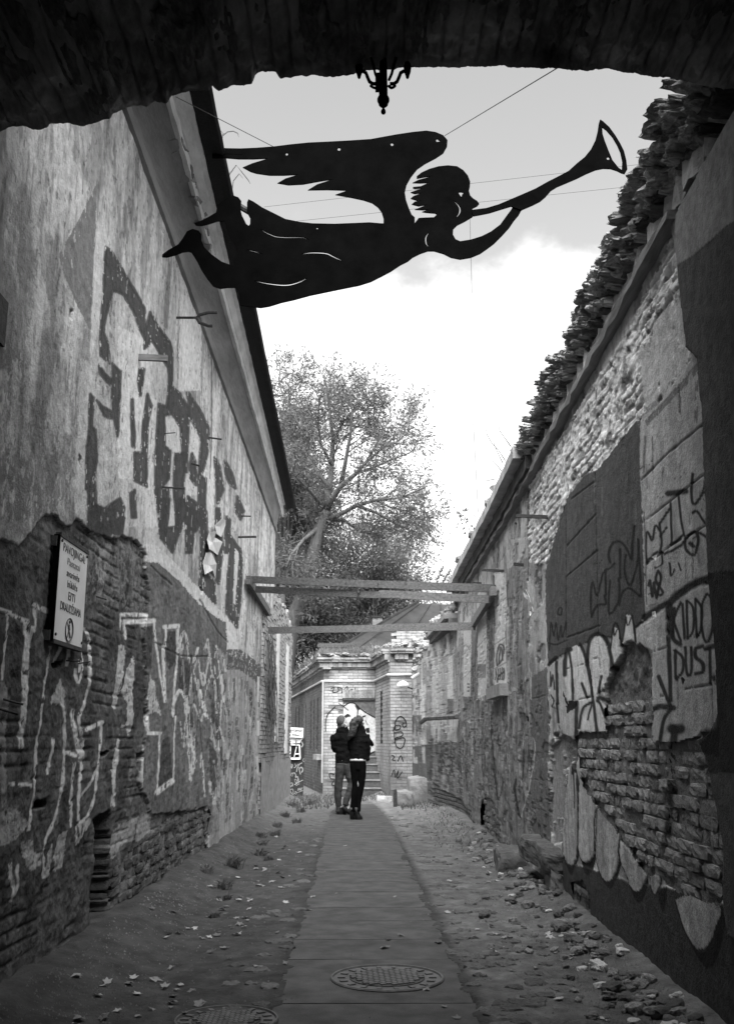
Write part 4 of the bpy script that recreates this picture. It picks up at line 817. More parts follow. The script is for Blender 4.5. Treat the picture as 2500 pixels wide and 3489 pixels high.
mb = MB(); mb.box(XL - .4, XL + .005, 17.45, 24.05, -.2, 3.85); mb.box(XL - .4, XL + .004, 19.62, 22.6, 3.85, 4.12); mb.build('mortar_bed', M_MORTAR, BW)
low, up = MB(), MB()
lst = brick_boxes(None, 17.4, 24.1, .0, 4.3, None, rng, top=lambda u: topf(u) if u > 19.6 else 3.85, miss=.02)
for (u, z, w) in lst:
    box_brick(low if z < 1.9 else up, Vector((XL - .03, u, z)), Vector((0, 1, 0)), Vector((1, 0, 0)), w, COURSE, .13, rng, .014)
o = low.build('lower_bricks', M_BRICK, BW); o['kind'] = 'stuff'
o = up.build('upper_bricks', M_BRICKLIGHT, BW); o['kind'] = 'stuff'
mb = MB(); 
for y0, y1, z0, z1 in ((19.9, 20.45, 1.35, 3.55), (22.3, 22.9, 1.1, 3.5)): mb = MB(); mb.box(XL - .02, XL + .055, y0, y1, z0, z1); mb.build('whitewashed_panel', mat('whitewash', .62, var=.2, scale=4, bump=.3), BW)
mb = MB(); mb.add([(XL + .046, y, z) for y, z in ((17.4, 0), (24.1, 0), (24.1, 1.0), (22, .95), (20.5, 1.15), (19, .9), (17.4, 1.1))], [tuple(range(7))]); mb.build('cement_plinth', M_CONC, BW)
cre = MB(); rng = random.Random(4)
for i in range(80):
    y = rng.gauss(18.15, .4); z0 = rng.uniform(2.2, 3.3); pts = [Vector((XL + .09, y, z0))]
    for s in range(7):
        pts.append(pts[-1] + Vector((rng.uniform(-.02, .035), rng.uniform(-.13, .13) + .03, -rng.uniform(.1, .26))))
    cre.tube(pts, [.007, .006, .006, .005, .005, .004, .003, .002], 3, False)
o = cre.build('dried_creeper', M_BARK); tag(o, 'dark dried creeper stems hanging down the bare brick wall', 'creeper')

# ------------------------------------------------------------------ the ruined wall along the right
RW = empty('ruined_wall', (XR, 8, 0), 'ruined masonry wall with graffiti, bricked-up windows and broken stone top', 'wall')
def xr(y): y = np.asarray(y, float); return np.where(y < 19, XR, XR - .118 * (y - 19))
yc = inv_cols(3.9, 24.3, 560)
nr = np.tile([-1., 0.], (len(yc), 1)); nr[yc > 19] = (-.993, -.117)
def ledge_z(Y): return np.interp(Y, [3, 4.5, 10, 12, 19], [4.19, 4.17, 4.0, 3.95, 3.92])
def top_r(Y): return np.where(Y < 18.45, ledge_z(Y) - .01, np.where(Y < 21.4, 3.62, 3.56 - (Y - 21.4) * .22 + .05 * np.sin(Y * 9)))
wall_mesh('render', np.stack([xr(yc), yc], -1), nr, np.linspace(-.12, 4.16, 470), paint_right, top_r, M_WALL, RW)
lay_bricks(RW, xr, -1, 4.4, 15., 0, 2.4, paint_right, lambda a, b: False, 0, -.012, limit=300, missing=.02, jitter=.016)
mortar_sheet(RW, xr, -1, 4.2, 15, -.2, 2.5, paint_right)
mb = MB(); mb.box(XR + .2, XR + .75, 3.9, 18.45, -.2, 4.2); mb.prism([(XR + .2, 18.45, 0), (1.25, 24.2, 0), (2.0, 24.2, 0), (XR + .75, 18.45, 0)], (0, 0, -.2), (0, 0, 3.0)); mb.build('masonry_core', M_MORTAR, RW)
# timber ledge under the coping
def run(name, m, y0, y1, x0, x1, dz0, dz1, n=24, jit=0.):
    vs, fs = [], []; rg = random.Random(int(dz0 * 1000)); yl = np.linspace(y0, y1, n)
    for y in yl:
        z = float(ledge_z(y)); j_ = [rg.uniform(-jit, jit) for _ in range(4)]
        vs += [(x0 + j_[0], y, z + dz0 + j_[1]), (x1, y, z + dz0), (x1, y, z + dz1), (x0 + j_[2], y, z + dz1 + j_[3])]
    for i in range(n - 1):
        for k in range(4): fs.append((i * 4 + k, i * 4 + (k + 1) % 4, (i + 1) * 4 + (k + 1) % 4, (i + 1) * 4 + k))
    fs += [(0, 1, 2, 3), tuple(4 * (n - 1) + k for k in (3, 2, 1, 0))]
    mb = MB(); mb.add(vs, fs); return mb.build(name, m, RW)
run('timber_ledge', mat('grey_ledge_timber', .22, var=.3, scale=5, bump=.4, stretch=(8, .6, 8)), 4.85, 18.4, XR - .07, XR + .2, -.028, .026, 90, .012)
run('string_course', mat('pale_string_course', .55, var=.5, scale=7, bump=1., bscale=16), 4.4, 10.2, XR - .02, XR + .4, .034, .20, 90, .03)
# intact far half of the coping: dark soffit, pale fascia
run('bed_mould', M_DARKSTONE, 9.6, 18.5, XR - .10, XR + .5, .034, .19, 50, .012)
run('coping_slab', mat('coping_concrete', .40, var=.4, scale=5, bump=.5), 9.75, 18.6, XR - .20, XR + .5, .192, .31, 40, .006)
# broken near half: corbelled courses of loose bricks and stones
def lump(sx, sy, sz, rng, sub=1):
    bm = bmesh.new(); bmesh.ops.create_icosphere(bm, subdivisions=sub, radius=1); so = rng.random() * 50
    for v in bm.verts:
        c = v.co.copy(); m = max(abs(c.x), abs(c.y), abs(c.z)); c = c / m * .84 + c * .16
        w = float(fbm(np.array([c.x * 2.1 + c.z * 1.3 + so]), np.array([c.y * 2.3 - c.z * 1.7]), 3, 4)[0]) - .5
        c *= .92 + w * .5 + rng.uniform(-.05, .05); v.co = (c.x * sx, c.y * sy, c.z * sz)
    vs = [v.co.copy() for v in bm.verts]; fs = [[v.index for v in f.verts] for f in bm.faces]; bm.free(); return vs, fs
LUMPS = []
rng = random.Random(77)
for i in range(14):
    vs, fs = lump(.5, .5, .5, rng, 3 if i < 7 else 2); me = bpy.data.meshes.new('stone'); me.from_pydata([tuple(v) for v in vs], [], fs); LUMPS.append(me)
def stone(name, m, loc, size, rot, parent=None, detail=True):
    key = (rng.randrange(7) if detail else 7 + rng.randrange(7), m.name); k = 'stone_' + str(key)
    me = bpy.data.meshes.get(k)
    if me is None:
        me = LUMPS[key[0]].copy(); me.name = k; me.materials.append(m)
    o = bpy.data.objects.new(name, me); COL.objects.link(o); o.location = loc; o.scale = size; o.rotation_euler = rot
    if parent: put_under(o, parent)
    return o
y = 3.95
while y < 9.8:                                            # corbel courses, stepping out
    hh = float(np.interp(y, [4.5, 10], [.42, .28])); ov = float(np.interp(y, [4.5, 10], [.11, .09]))
    for lvl in range(6):
        if lvl >= 2 and rng.random() < .10: continue
        if lvl == 5 and rng.random() < .35: continue
        w = rng.uniform(.08, .15); f_ = lvl / 5
        stone('corbel_brick', M_DARKSTONE if lvl == 0 and rng.random() < .6 else M_CREST, (XR + .12 - ov * f_ ** .7 + rng.uniform(-.05, .03), y + rng.uniform(-.05, .05), float(ledge_z(y)) + .19 + hh * .60 * f_ + rng.uniform(-.02, .02)), (.34 + rng.uniform(0, .07), w * 1.15, hh * .17), (rng.uniform(-.15, .15), rng.uniform(-.12, .12), rng.uniform(-.2, .2)), RW)
    y += .105
y = 4.0
while y < 18.6:                                           # rubble on top
    near = y < 9.8; hh = float(np.interp(y, [4.5, 10], [.42, .28])) if near else .30
    for q in range(2 if near else 1):
        s = rng.uniform(.04, .11) if near else rng.uniform(.05, .12)
        stone('cap_stone', M_DARKSTONE if rng.random() < .2 else M_CREST, (XR + (.08 if near else -.08) + rng.uniform(-.10, .16), y, float(ledge_z(y)) + hh + .02 + rng.uniform(-.02, .07)), (s * 1.2, s * 1.1, s), (rng.uniform(-.6, .6), rng.uniform(-.6, .6), rng.uniform(0, 3)), RW)
    y += rng.uniform(.06, .14) if near else rng.uniform(.10, .2)
for i in range(60):                                       # fill behind
    yq = rng.uniform(3.9, 9.8); stone('core_stone', M_STONE, (XR + .45 + rng.uniform(-.1, .2), yq, float(ledge_z(yq)) + rng.uniform(.1, .4)), (.3, .3, .22), (0, rng.uniform(-.4, .4), rng.uniform(0, 3)), RW, False)
# lower roof edge beyond
mb = MB(); a, b = Vector((XR - .22, 18.5, 3.66)), Vector((1.30, 21.5, 3.58)); mb.beam(a + Vector((.15, 0, 0)), b + Vector((.15, 0, 0)), .36, .10); mb.build('coping_slab', M_CONC, RW)
mb = MB(); mb.beam(a + Vector((.2, 0, -.10)), b + Vector((.2, 0, -.10)), .3, .12); mb.build('bed_mould', M_DARKSTONE, RW)
for i in range(26):
    t = rng.random(); p = a.lerp(b, t); s = rng.uniform(.08, .16); stone('cap_stone', M_STONE, (p.x + rng.uniform(0, .3), p.y, p.z + .08 + rng.uniform(0, .10)), (s * 1.3, s * 1.2, s), (0, rng.uniform(-.5, .5), rng.uniform(0, 3)), RW, False)
for i in range(70):                                       # collapsed end
    t = rng.random(); yy = 21.5 + 2.7 * t; x = float(xr(yy)); s = rng.uniform(.09, .2)
    s *= .75; stone('cap_stone', M_STONE if rng.random() < .8 else M_BRICKLIGHT, (x + rng.uniform(0, .4), yy, float(top_r(np.array(yy))) + rng.uniform(-.05, .45) * (1 - .4 * t)), (s * 1.6, s * 1.3, s), (rng.uniform(-.5, .5), rng.uniform(-.5, .5), rng.uniform(0, 3)), RW, False)
# sills under the bricked windows
def sill(v, p0, p1, p2, m=M_CONC):
    a, b, c = (onX(*tr(v, q)[0], XR) for q in (p0, p1, p2))
    mb = MB(); z1, z0 = (a.z + b.z) / 2, (c.z); ya, yb = sorted((a.y, b.y)); x = float(xr((ya + yb) / 2)); mb.box(x - .10, x + .1, ya - .04, yb + .04, z0, z1); return mb.build('window_sill', m, RW)
sill('K', (895, 800), (1020, 760), (1010, 870)); 
a, b = onX(*tr('K', (425, 1115))[0], XR), onX(*tr('K', (585, 1060))[0], XR); mb = MB(); mb.tube([(float(xr(a.y)) - .05, a.y, a.z), (float(xr(a.y)) - .05, (a.y + b.y) / 2, (a.z + b.z) / 2 + .03), (float(xr(b.y)) - .05, b.y, b.z)], .05, 6); mb.build('broken_sill', M_DARKSTONE, RW)
for (v, x, y_, L, r) in (('E', 335, 330, .30, .03), ('E', 32, 702, .28, .028), ('E', 160, 662, .10, .03), ('T', 395, 1665, .16, .02), ('E', 120, 380, .02, .02)):
    p = onX(*tr(v, (x, y_))[0], XR); mb = MB(); mb.beam(p + Vector((.05, 0, 0)), p + Vector((-L, -.02, .01)), r, r); mb.build('iron_bar', M_IRON, RW)
for (v, x, y_) in (('K', 620, 1270),):
    p = onX(*tr(v, (x, y_))[0], XR); mb = MB(); mb.add([p, p + Vector((-.14, .02, -.10)), p + Vector((-.02, .2, -.04)), p + Vector((0, .1, .12))], [(0, 1, 3), (1, 2, 3), (0, 2, 1)]); mb.build('bent_flashing', M_IRON, RW)
scrap('torn_paper', 'T', [(850, 1740), (880, 1720), (900, 1800), (905, 1850), (880, 1840), (860, 1800)], XR, .02, 'pale curled paper strip under the ledge on ruined wall')
scrap('torn_paper', 'T', [(910, 1930), (940, 1890), (950, 1940), (930, 1985), (915, 1970)], XR, .02, 'small curled paper flake below the pale strip on ruined wall')
scrap('torn_paper', 'E', [(1105, 605), (1130, 590), (1143, 630), (1120, 620)], XR, .03, 'small white paper corner stuck below the black tag on grey blocks')
scrap('torn_paper', 'E', [(1108, 985), (1120, 980), (1145, 1020), (1105, 1015)], XR, .03, 'small white paper corner stuck on the white graffiti field')
scrap('torn_paper', 'E', [(1310, 1440), (1345, 1435), (1335, 1490)], XR, .03, 'dark triangular paper flake under the handwritten word on white field', M_IRON)
# sagging pipe along the collapsed end
pp = [onY(*q, 23.2) for q in tr('K', (350, 455), (320, 500), (300, 560), (275, 610), (230, 655), (180, 685), (140, 710))]
mb = MB(); mb.tube(pp, .045, 8); o = mb.build('sagging_pipe', mat('pale_pipe', .42, var=.3, bump=.2)); tag(o, 'pale sagging drain pipe along the collapsed end of ruined wall', 'pipe')

# ------------------------------------------------------------------ gateway overhead
GW = empty('brick_archway', (0, 4, 0), 'dark rough brick archway framing the top of the view', 'archway')
arch = tr('X', [(-200, 640), (0, 580), (60, 565), (100, 560), (150, 580), (210, 570), (220, 552), (300, 545), (370, 555), (420, 540), (490, 525), (500, 505), (560, 480), (600, 465), (650, 472), (690, 445), (740, 455), (760, 420), (830, 405), (930, 400), (940, 382), (970, 400), (1050, 375), (1080, 382), (1120, 370), (1127, 340), (1150, 322), (1220, 322), (1240, 350), (1330, 335), (1400, 335), (1500, 340), (1570, 325)]) + tr('Z', [(0, 320), (200, 295), (340, 300), (450, 298), (560, 288), (650, 293), (750, 303), (850, 300), (950, 308), (1070, 305), (1180, 330), (1280, 340), (1350, 348), (1450, 370), (1580, 398), (1625, 395), (1800, 420)])
ap = [onY(px, py, 4.0) for px, py in arch]; ax_ = np.array([p.x for p in ap]); az_ = np.array([p.z for p in ap])
xs = np.linspace(-1.96, 1.80, 520)
ez = np.interp(xs, ax_, az_) + .030 * (fbm(xs * 16, xs * 0, 5, 4, .7) - .5)
sm = np.convolve(np.pad(ez, 20, 'edge'), np.ones(41) / 41, 'valid')
yy = np.concatenate([4.0 - np.linspace(0, 1, 90) ** 1.3 * 1.6, np.linspace(2.2, -9, 24)])
XX, YY = np.meshgrid(xs, yy); t = sstep(0, .10, 4.0 - YY)
streak = fbm(XX * 7, YY * 1.6, 4, 14); lumpn = fbm(XX * 6, YY * 6, 4, 15); brk = np.abs(((XX + .02 * (lumpn - .5)) / .085) % 1 - .5) * 2
ZZ = ez[None, :] * (1 - t) + (sm[None, :] + .04 * (streak - .5) + .11 * (fbm(XX * 7, YY * 4, 5, 15, .62) - .5) + .022 * sstep(.75, 1, brk)) * t
nx, ny = len(xs), len(yy); vs = np.stack([XX, YY, ZZ], -1).reshape(-1, 3)
fs = [(j * nx + i, j * nx + i + 1, (j + 1) * nx + i + 1, (j + 1) * nx + i) for j in range(ny - 1) for i in range(nx - 1)]
mesh_obj('vault', vs, fs, mat('dark_vault', .18, var=.95, scale=2.6, bump=.9, bscale=24, stretch=(1, .55, 1)), GW, True)  # dark, strongly mottled tone
vs = [(x, 4.0, z) for x, z in zip(xs, ez)] + [(x, 4.0, 5.8) for x in xs]; n = len(xs)
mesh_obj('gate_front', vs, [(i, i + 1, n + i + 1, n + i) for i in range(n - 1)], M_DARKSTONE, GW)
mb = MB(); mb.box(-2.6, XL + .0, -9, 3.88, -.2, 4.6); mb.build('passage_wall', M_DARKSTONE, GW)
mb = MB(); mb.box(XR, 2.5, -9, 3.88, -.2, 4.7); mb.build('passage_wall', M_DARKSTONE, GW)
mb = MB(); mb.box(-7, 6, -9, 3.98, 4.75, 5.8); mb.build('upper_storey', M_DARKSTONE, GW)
rng = random.Random(31)
for i in range(150):                                      # bricks standing out of the broken soffit
    x = -1.85 + 3.6 * rng.random(); k = int(np.argmin(abs(xs - x))); dep = rng.uniform(.05, 1.0)
    z = sm[k] + .06 + rng.uniform(-.02, .02) if dep > .16 else ez[k] + .055
    o = stone('soffit_brick', M_DARKSTONE, (x, 4.0 - dep - .1, z), (.10, .30, .13), (rng.uniform(-.12, .12), rng.uniform(-.25, .25), rng.uniform(-.12, .12)), GW, True)

# ------------------------------------------------------------------ hanging lantern under the arch
LT = empty('hanging_lantern', tuple(onY(1306, 250, 3.95)), 'black cast iron lantern with scroll arms and ball finial hanging from the arch', 'lantern')
def U(x, y, dy=0.): 
    p = onY(*tr('U', (x, y))[0], 3.95); return Vector((p.x, 3.95 + dy, p.z))
c = U(842, 700); s_ = (U(942, 700).x - U(842, 700).x) / 100
def prof(lst): return [(r * s_, U(842, y).z - c.z) for r, y in lst]
mb = MB(); mb.lathe(c, prof([(60, 120), (72, 300), (75, 450), (80, 700), (80, 800), (95, 815), (112, 850), (112, 890), (95, 920), (85, 960), (60, 985), (25, 1000), (22, 1035), (40, 1060), (46, 1090), (36, 1120), (10, 1137)]), 18); mb.build('stem', M_STEEL, LT, True)
mb = MB(); mb.obox(U(770, 600, -.02), (75 * s_, 0, 0), (0, .02, 0), (0, 0, 150 * s_)); mb.build('junction_box', M_STEEL, LT)
for sg in (-1, 1):
    pts = [U(842 + sg * q, y) for q, y in ((120, 572), (200, 570), (255, 530), (290, 450), (320, 370), (370, 340), (440, 350))]
    mb = MB(); mb.tube(pts, 34 * s_, 8); a = mb.build('scroll_arm', M_STEEL, LT, True)
    e = U(842 + sg * 445, 360); mb = MB(); mb.lathe((e.x, e.y, e.z), [(50 * s_, .05), (75 * s_, .03), (60 * s_, 0), (35 * s_, -.02), (30 * s_, -.028), (12 * s_, -.034)], 12); mb.build('finial', M_STEEL, LT, True)
    for dy in (-.1, .1):
        pts = [U(842 + sg * q, y, dy * w) for q, y, w in ((100, 560, .2), (150, 520, .5), (190, 430, .8), (230, 350, 1.))]; mb = MB(); mb.tube(pts, 26 * s_, 6); mb.build('back_arm', M_STEEL, LT, True)

# ------------------------------------------------------------------ ground, path
def edge_l(Y): return np.interp(Y, [3, 6, 9, 15.7, 20.7, 23, 25], [-.47, -.49, -.53, -.634, -.72, -.62, -.42])
def edge_r(Y): return np.interp(Y, [3, 5.3, 7.7, 11.8, 16, 19, 21.4, 23, 25], [.60, .578, .545, .487, .42, .36, .27, .13, -.12])
def ground_z(X, Y):
    X = np.asarray(X, float); Y = np.asarray(Y, float)
    inside = ((X > -2.2) & (X < 2.1) & (Y > 2) & (Y < 24)).astype(float)
    dl = np.maximum(edge_l(Y) - X, 0); dr = np.maximum(X - edge_r(Y), 0); off = np.maximum(dl, dr)
    sd_ = np.maximum(edge_l(Y) - X, X - edge_r(Y)) + (fbm(X * 5, Y * 3.5, 5, 42, .65) - .42) * .20        # dirt creeping over the slab edges
    z = (.030 * (fbm(X * 4, Y * 4, 5, 2, .6) - .5) + .014 * (fbm(X * 22, Y * 22, 3, 8) - .5)) * sstep(.05, .3, off) * inside
    bank = .15 * sstep(.70, 1.30, dl) * (.4 + 1.1 * fbm(X * 2, Y * .8, 5, 6, .6)) + .10 * sstep(.75, 1.25, dr) * (.4 + 1.1 * fbm(X * 2, Y * .9, 5, 7, .6))
    z = z + bank * inside
    z = z + .35 * sstep(23.5, 27, Y) * sstep(-.2, .8, X) * (X < 6)
    return z + np.where(sd_ > 0, .005, -.016)
gx = np.concatenate([[-900, -300, -100, -40, -15, -6, -3, -2.2], np.linspace(-1.98, 1.86, 260), [2.1, 3, 6, 15, 40, 100, 300, 900]])
gy = np.concatenate([[-900, -300, -100, -40, -15, -6, 0, 2.], inv_cols(3.4, 34, 420), [38, 45, 60, 100, 200, 500, 1200, 2500]])
GX, GY = np.meshgrid(gx, gy); GZ = ground_z(GX, GY)
nx, ny = len(gx), len(gy)
idx = np.arange(nx * ny).reshape(ny, nx); q = np.stack([idx[:-1, :-1], idx[:-1, 1:], idx[1:, 1:], idx[1:, :-1]], -1).reshape(-1, 4)
me = bpy.data.meshes.new('ground'); me.from_pydata(np.stack([GX, GY, GZ], -1).reshape(-1, 3).tolist(), [], q.tolist())
left = sstep(.0, .1, edge_l(GY) - GX); right = sstep(0, .1, GX - edge_r(GY))
tone = .055 + .03 * left * fbm(GX * 2, GY * 1.5, 4, 5) + .11 * right * (.35 + fbm(GX * 3, GY * 2, 4, 6)) * .9
tone = tone * (.45 + 1.1 * fbm(GX * 9, GY * 7, 5, 9, .65)); tone *= .66; tone += .08 * sstep(13, 22, GY)  # far floor raised: the brighter light down the alley is put into the tone
a = me.attributes.new('tone', 'FLOAT', 'POINT'); a.data.foreach_set('value', np.clip(tone, .03, .5).ravel().astype(np.float32))
me.polygons.foreach_set('use_smooth', [True] * len(me.polygons))
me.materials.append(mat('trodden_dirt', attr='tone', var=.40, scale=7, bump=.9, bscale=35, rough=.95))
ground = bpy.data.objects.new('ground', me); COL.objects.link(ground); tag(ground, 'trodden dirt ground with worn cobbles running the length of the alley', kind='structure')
path = empty('path', (0, 5, 0), 'narrow asphalt slab path down the middle of the alley', kind='structure')
jy = [3.2, 4.4, 5.05, 5.71, 6.8, 7.45, 8.18, 8.8]
while jy[-1] < 22.5: jy.append(jy[-1] + random.uniform(.62, .95))
for a, b in zip(jy[:-1], jy[1:]):
    rows = [a + .006, (a + b) / 2, b - .006]; vs = []; fs = []
    for y in rows:
        l, r = float(edge_l(y)), float(edge_r(y)); l += random.uniform(-.012, .012); r += random.uniform(-.012, .012); sk = .02
        for t in (0, .5, 1): vs.append((l + (r - l) * t, y + sk * (t - .5) * .6, .0 + random.uniform(-.0015, .0015)))
    n = len(vs); vs += [(v[0], v[1], -.05) for v in vs]
    for j in range(2):
        for i in range(2): k = j * 3 + i; fs.append((k, k + 1, k + 4, k + 3))
    ring = [0, 1, 2, 5, 8, 7, 6, 3]
    for i in range(8): p, q2 = ring[i], ring[(i + 1) % 8]; fs.append((p, p + n, q2 + n, q2))
    mesh_obj('paving_slab', vs, fs, M_ASPH, path)
# cobbles showing through the dirt
rng = random.Random(51)
cob = 0
for i in range(2600):
    y = 1 / rng.uniform(1 / 20, 1 / 4.6); 
    if rng.random() < .72: x = float(edge_r(y)) + abs(rng.gauss(.05, .38)) + .03
    else: x = float(edge_l(y)) - abs(rng.gauss(.0, .13)) - .03
    if x > 1.55 or x < -1.2 or cob >= 200: continue
    s = rng.uniform(.045, .085)
    z = float(ground_z(x, y)); cob += 1
    stone('cobble', M_COBBLE, (x, y, z - .026), (s * 1.9, s * 1.7, .08), (0, 0, rng.uniform(0, 3)), ground)
# manhole
def manhole(c, Rr, label, rot=.5):
    e = empty('manhole_cover', c, label, 'manhole')
    mb = MB(); mb.lathe((c[0], c[1], c[2]), [(Rr * .97, -.03), (Rr, .006), (Rr * .985, .014), (Rr * .95, .014), (Rr * .94, .004), (Rr * .6, .004), (.001, .004)], 48); mb.build('rim', mat('worn_cast_iron', .10, rough=.6, var=.4, scale=14, bump=.3), e)
    ca, sa = math.cos(rot), math.sin(rot); m2 = mat('dark_cast_iron', .05, rough=.55, var=.4, scale=20, bump=.3)
    mb = MB(); mb.lathe((c[0], c[1], c[2]), [(Rr * .66, .0), (Rr * .66, .009), (.001, .0091)], 40); mb.build('grid_plate', m2, e)
    mb = MB(); step = Rr * .11
    for i in range(-5, 6):
        for j in range(-5, 6):
            u, v = (i + .5 * (j % 2)) * step, j * step
            if math.hypot(u, v) < Rr * .60: mb.obox((c[0] + u * ca - v * sa, c[1] + u * sa + v * ca, c[2] + .012), (step * .43 * ca, step * .43 * sa, 0), (-step * .40 * sa, step * .40 * ca, 0), (0, 0, .004))
    o = mb.build('grid_studs', mat('worn_cast_iron'), e); o['kind'] = 'stuff'
    for i in range(18):
        an = i / 18 * 2 * math.pi; mb = MB(); mb.obox((c[0] + Rr * .80 * math.cos(an), c[1] + Rr * .80 * math.sin(an), c[2] + .008), (.022 * math.cos(an), .022 * math.sin(an), 0), (-.012 * math.sin(an), .012 * math.cos(an), 0), (0, 0, .003)); mb.build('rim_lug', mat('worn_cast_iron'), e)
manhole((.118, 6.27, .0), .335, 'large round manhole cover with gridded centre in the path')
manhole((-.70, 5.36, .002), .26, 'smaller round manhole cover in the dirt beside the path')

# ------------------------------------------------------------------ brick house closing the alley
BH = empty('brick_house', (-.4, 26.9, 0), 'small pale brick house with stepped doorway closing the alley', 'house')
I_ = lambda *p: tr('I', *p)
def paint_house(PX, PY, u, z):
    k = Canvas(PX, PY, u, z, .33)
    k.c *= .55 + .9 * fbm(k.u * 3, k.z * 2, 5, 17, .62); k.c *= .75 + .25 * sstep(.0, .8, k.z)
    k.poly(I_((460, 1310), (470, 1180), (520, 1100), (600, 1050), (650, 1030), (750, 1020), (790, 1060), (860, 1100), (970, 1170), (985, 1500), (900, 1520), (700, 1420), (560, 1330)), .52, 2, .95)
    for p, w in (([(472, 1305), (470, 1230), (485, 1150), (520, 1100), (570, 1055)], 10), ([(648, 1060), (700, 1022), (750, 1020), (790, 1050), (805, 1070)], 9), ([(795, 1090), (790, 1140), (775, 1175)], 8), ([(800, 1065), (880, 1120), (970, 1170)], 9), ([(600, 1020), (650, 1055), (700, 1095)], 6), ([(650, 1010), (648, 1100)], 5), ([(625, 1150), (630, 1090), (650, 1060)], 5), ([(670, 1160), (690, 1145), (705, 1150)], 26), ([(780, 1050), (800, 1080)], 26),
                 ([(520, 880), (560, 860), (540, 910), (600, 900), (590, 860), (640, 880), (630, 920), (690, 850), (680, 930), (730, 880), (760, 900), (770, 860)], 7), ([(640, 940), (680, 930), (690, 950)], 7), ([(560, 1740), (510, 1730), (520, 1780), (560, 1790), (530, 1840), (570, 1850)], 8), ([(840, 1160), (870, 1150)], 12), ([(880, 1290), (900, 1310)], 26), ([(905, 1540), (960, 1510)], 14), ([(870, 1190), (890, 1240)], 8),
                 ([(1170, 1285), (1175, 1200), (1220, 1155), (1265, 1185), (1283, 1245), (1255, 1262), (1240, 1235)], 10), ([(1150, 1305), (1170, 1250), (1215, 1245), (1220, 1275), (1170, 1295), (1235, 1310), (1240, 1350), (1180, 1370), (1165, 1390), (1250, 1370), (1267, 1400), (1240, 1470), (1190, 1465), (1165, 1400), (1160, 1310)], 10)):
        k.stroke(I_(p), w * .3385, .04, .92)
    for q in range(6): k.stroke(I_((1130 + q * 20, 1740 + q * 6), (1160 + q * 18, 1690 + q * 8), (1150 + q * 20, 1790)), 4, .1, .6)
    k.stroke(I_((1130, 1545), (1165, 1560), (1140, 1590), (1170, 1600)), 4, .12, .7); k.stroke(I_((1195, 1610), (1225, 1550), (1250, 1610)), 5, .12, .7)
    return k.out()
def facade(a, b, z0, z1, openings, limit, rng, top=None, miss=.01, tint=1., m=None):
    a, b = Vector((a[0], a[1], 0)), Vector((b[0], b[1], 0)); d = (b - a); L = d.length; d.normalize(); out = Vector((d.y, -d.x, 0))
    lst = brick_boxes(None, 0, L, z0, z1, None, rng, openings, top=top, miss=miss)
    V = []; FC = []
    for (u, z, w) in lst:
        mb = MB(); P = a + d * u + Vector((0, 0, z)) - out * .045; box_brick(mb, P, d, out, w, COURSE, .12, rng, .004); V.append(mb.v); FC = mb.f
    if not V: return
    A_ = np.array(V).reshape(-1, 3); PX, PY = proj(A_[:, 0], A_[:, 1], A_[:, 2]); u_ = (A_[:, 0] - a.x) * d.x + (A_[:, 1] - a.y) * d.y
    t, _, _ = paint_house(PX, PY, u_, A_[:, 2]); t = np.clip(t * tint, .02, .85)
    rest = MB(); rt = []
    for n, v in enumerate(V):
        tt = t[n * 8:n * 8 + 8].astype(np.float32)
        if n < limit:
            c = np.mean(v, 0); me = bpy.data.meshes.new('brick'); me.from_pydata([tuple(np.array(p) - c) for p in v], [], FC); at = me.attributes.new('tone', 'FLOAT', 'POINT'); at.data.foreach_set('value', tt); me.materials.append(M_HOUSE)
            bm = bmesh.new(); bm.from_mesh(me); bmesh.ops.recalc_face_normals(bm, faces=bm.faces); bm.to_mesh(me); bm.free()
            o = bpy.data.objects.new('brick', me); COL.objects.link(o); o.location = c; put_under(o, BH)
        else: rest.add(v, FC); rt.append(tt)
    if rest.v:
        o = rest.build('side_bricks', M_HOUSE, BH); o['kind'] = 'stuff'; at = o.data.attributes.new('tone', 'FLOAT', 'POINT'); at.data.foreach_set('value', np.concatenate(rt))
rng = random.Random(8)
HA, HB, HC, HD, HE = (-1.16, 26.9), (.235, 26.9), (.56, 24.25), (1.12, 24.25), (-2.85, 37.9)
facade(HA, HB, 0, 3.25, [(.53, 1.40, .93, 2.47)], 300, rng)
facade(HB, HC, .1, 3.25, [(1.0, 1.32, 1.3, 2.6)], 0, rng, tint=.9)
facade(HC, HD, .25, 3.25, [], 0, rng, tint=1.)
wins = [(1.3 + k * .95, 1.3 + k * .95 + .5, 1.15, 2.55) for k in range(3)] + [(5.0 + k * 1.2, 5.0 + k * 1.2 + .6, 1.15, 2.55) for k in range(4)]
flipE = [(11.13 - b, 11.13 - a, z0, z1) for a, b, z0, z1 in wins]
facade(HE, HA, 0, 3.25, flipE, 0, rng, tint=.36)
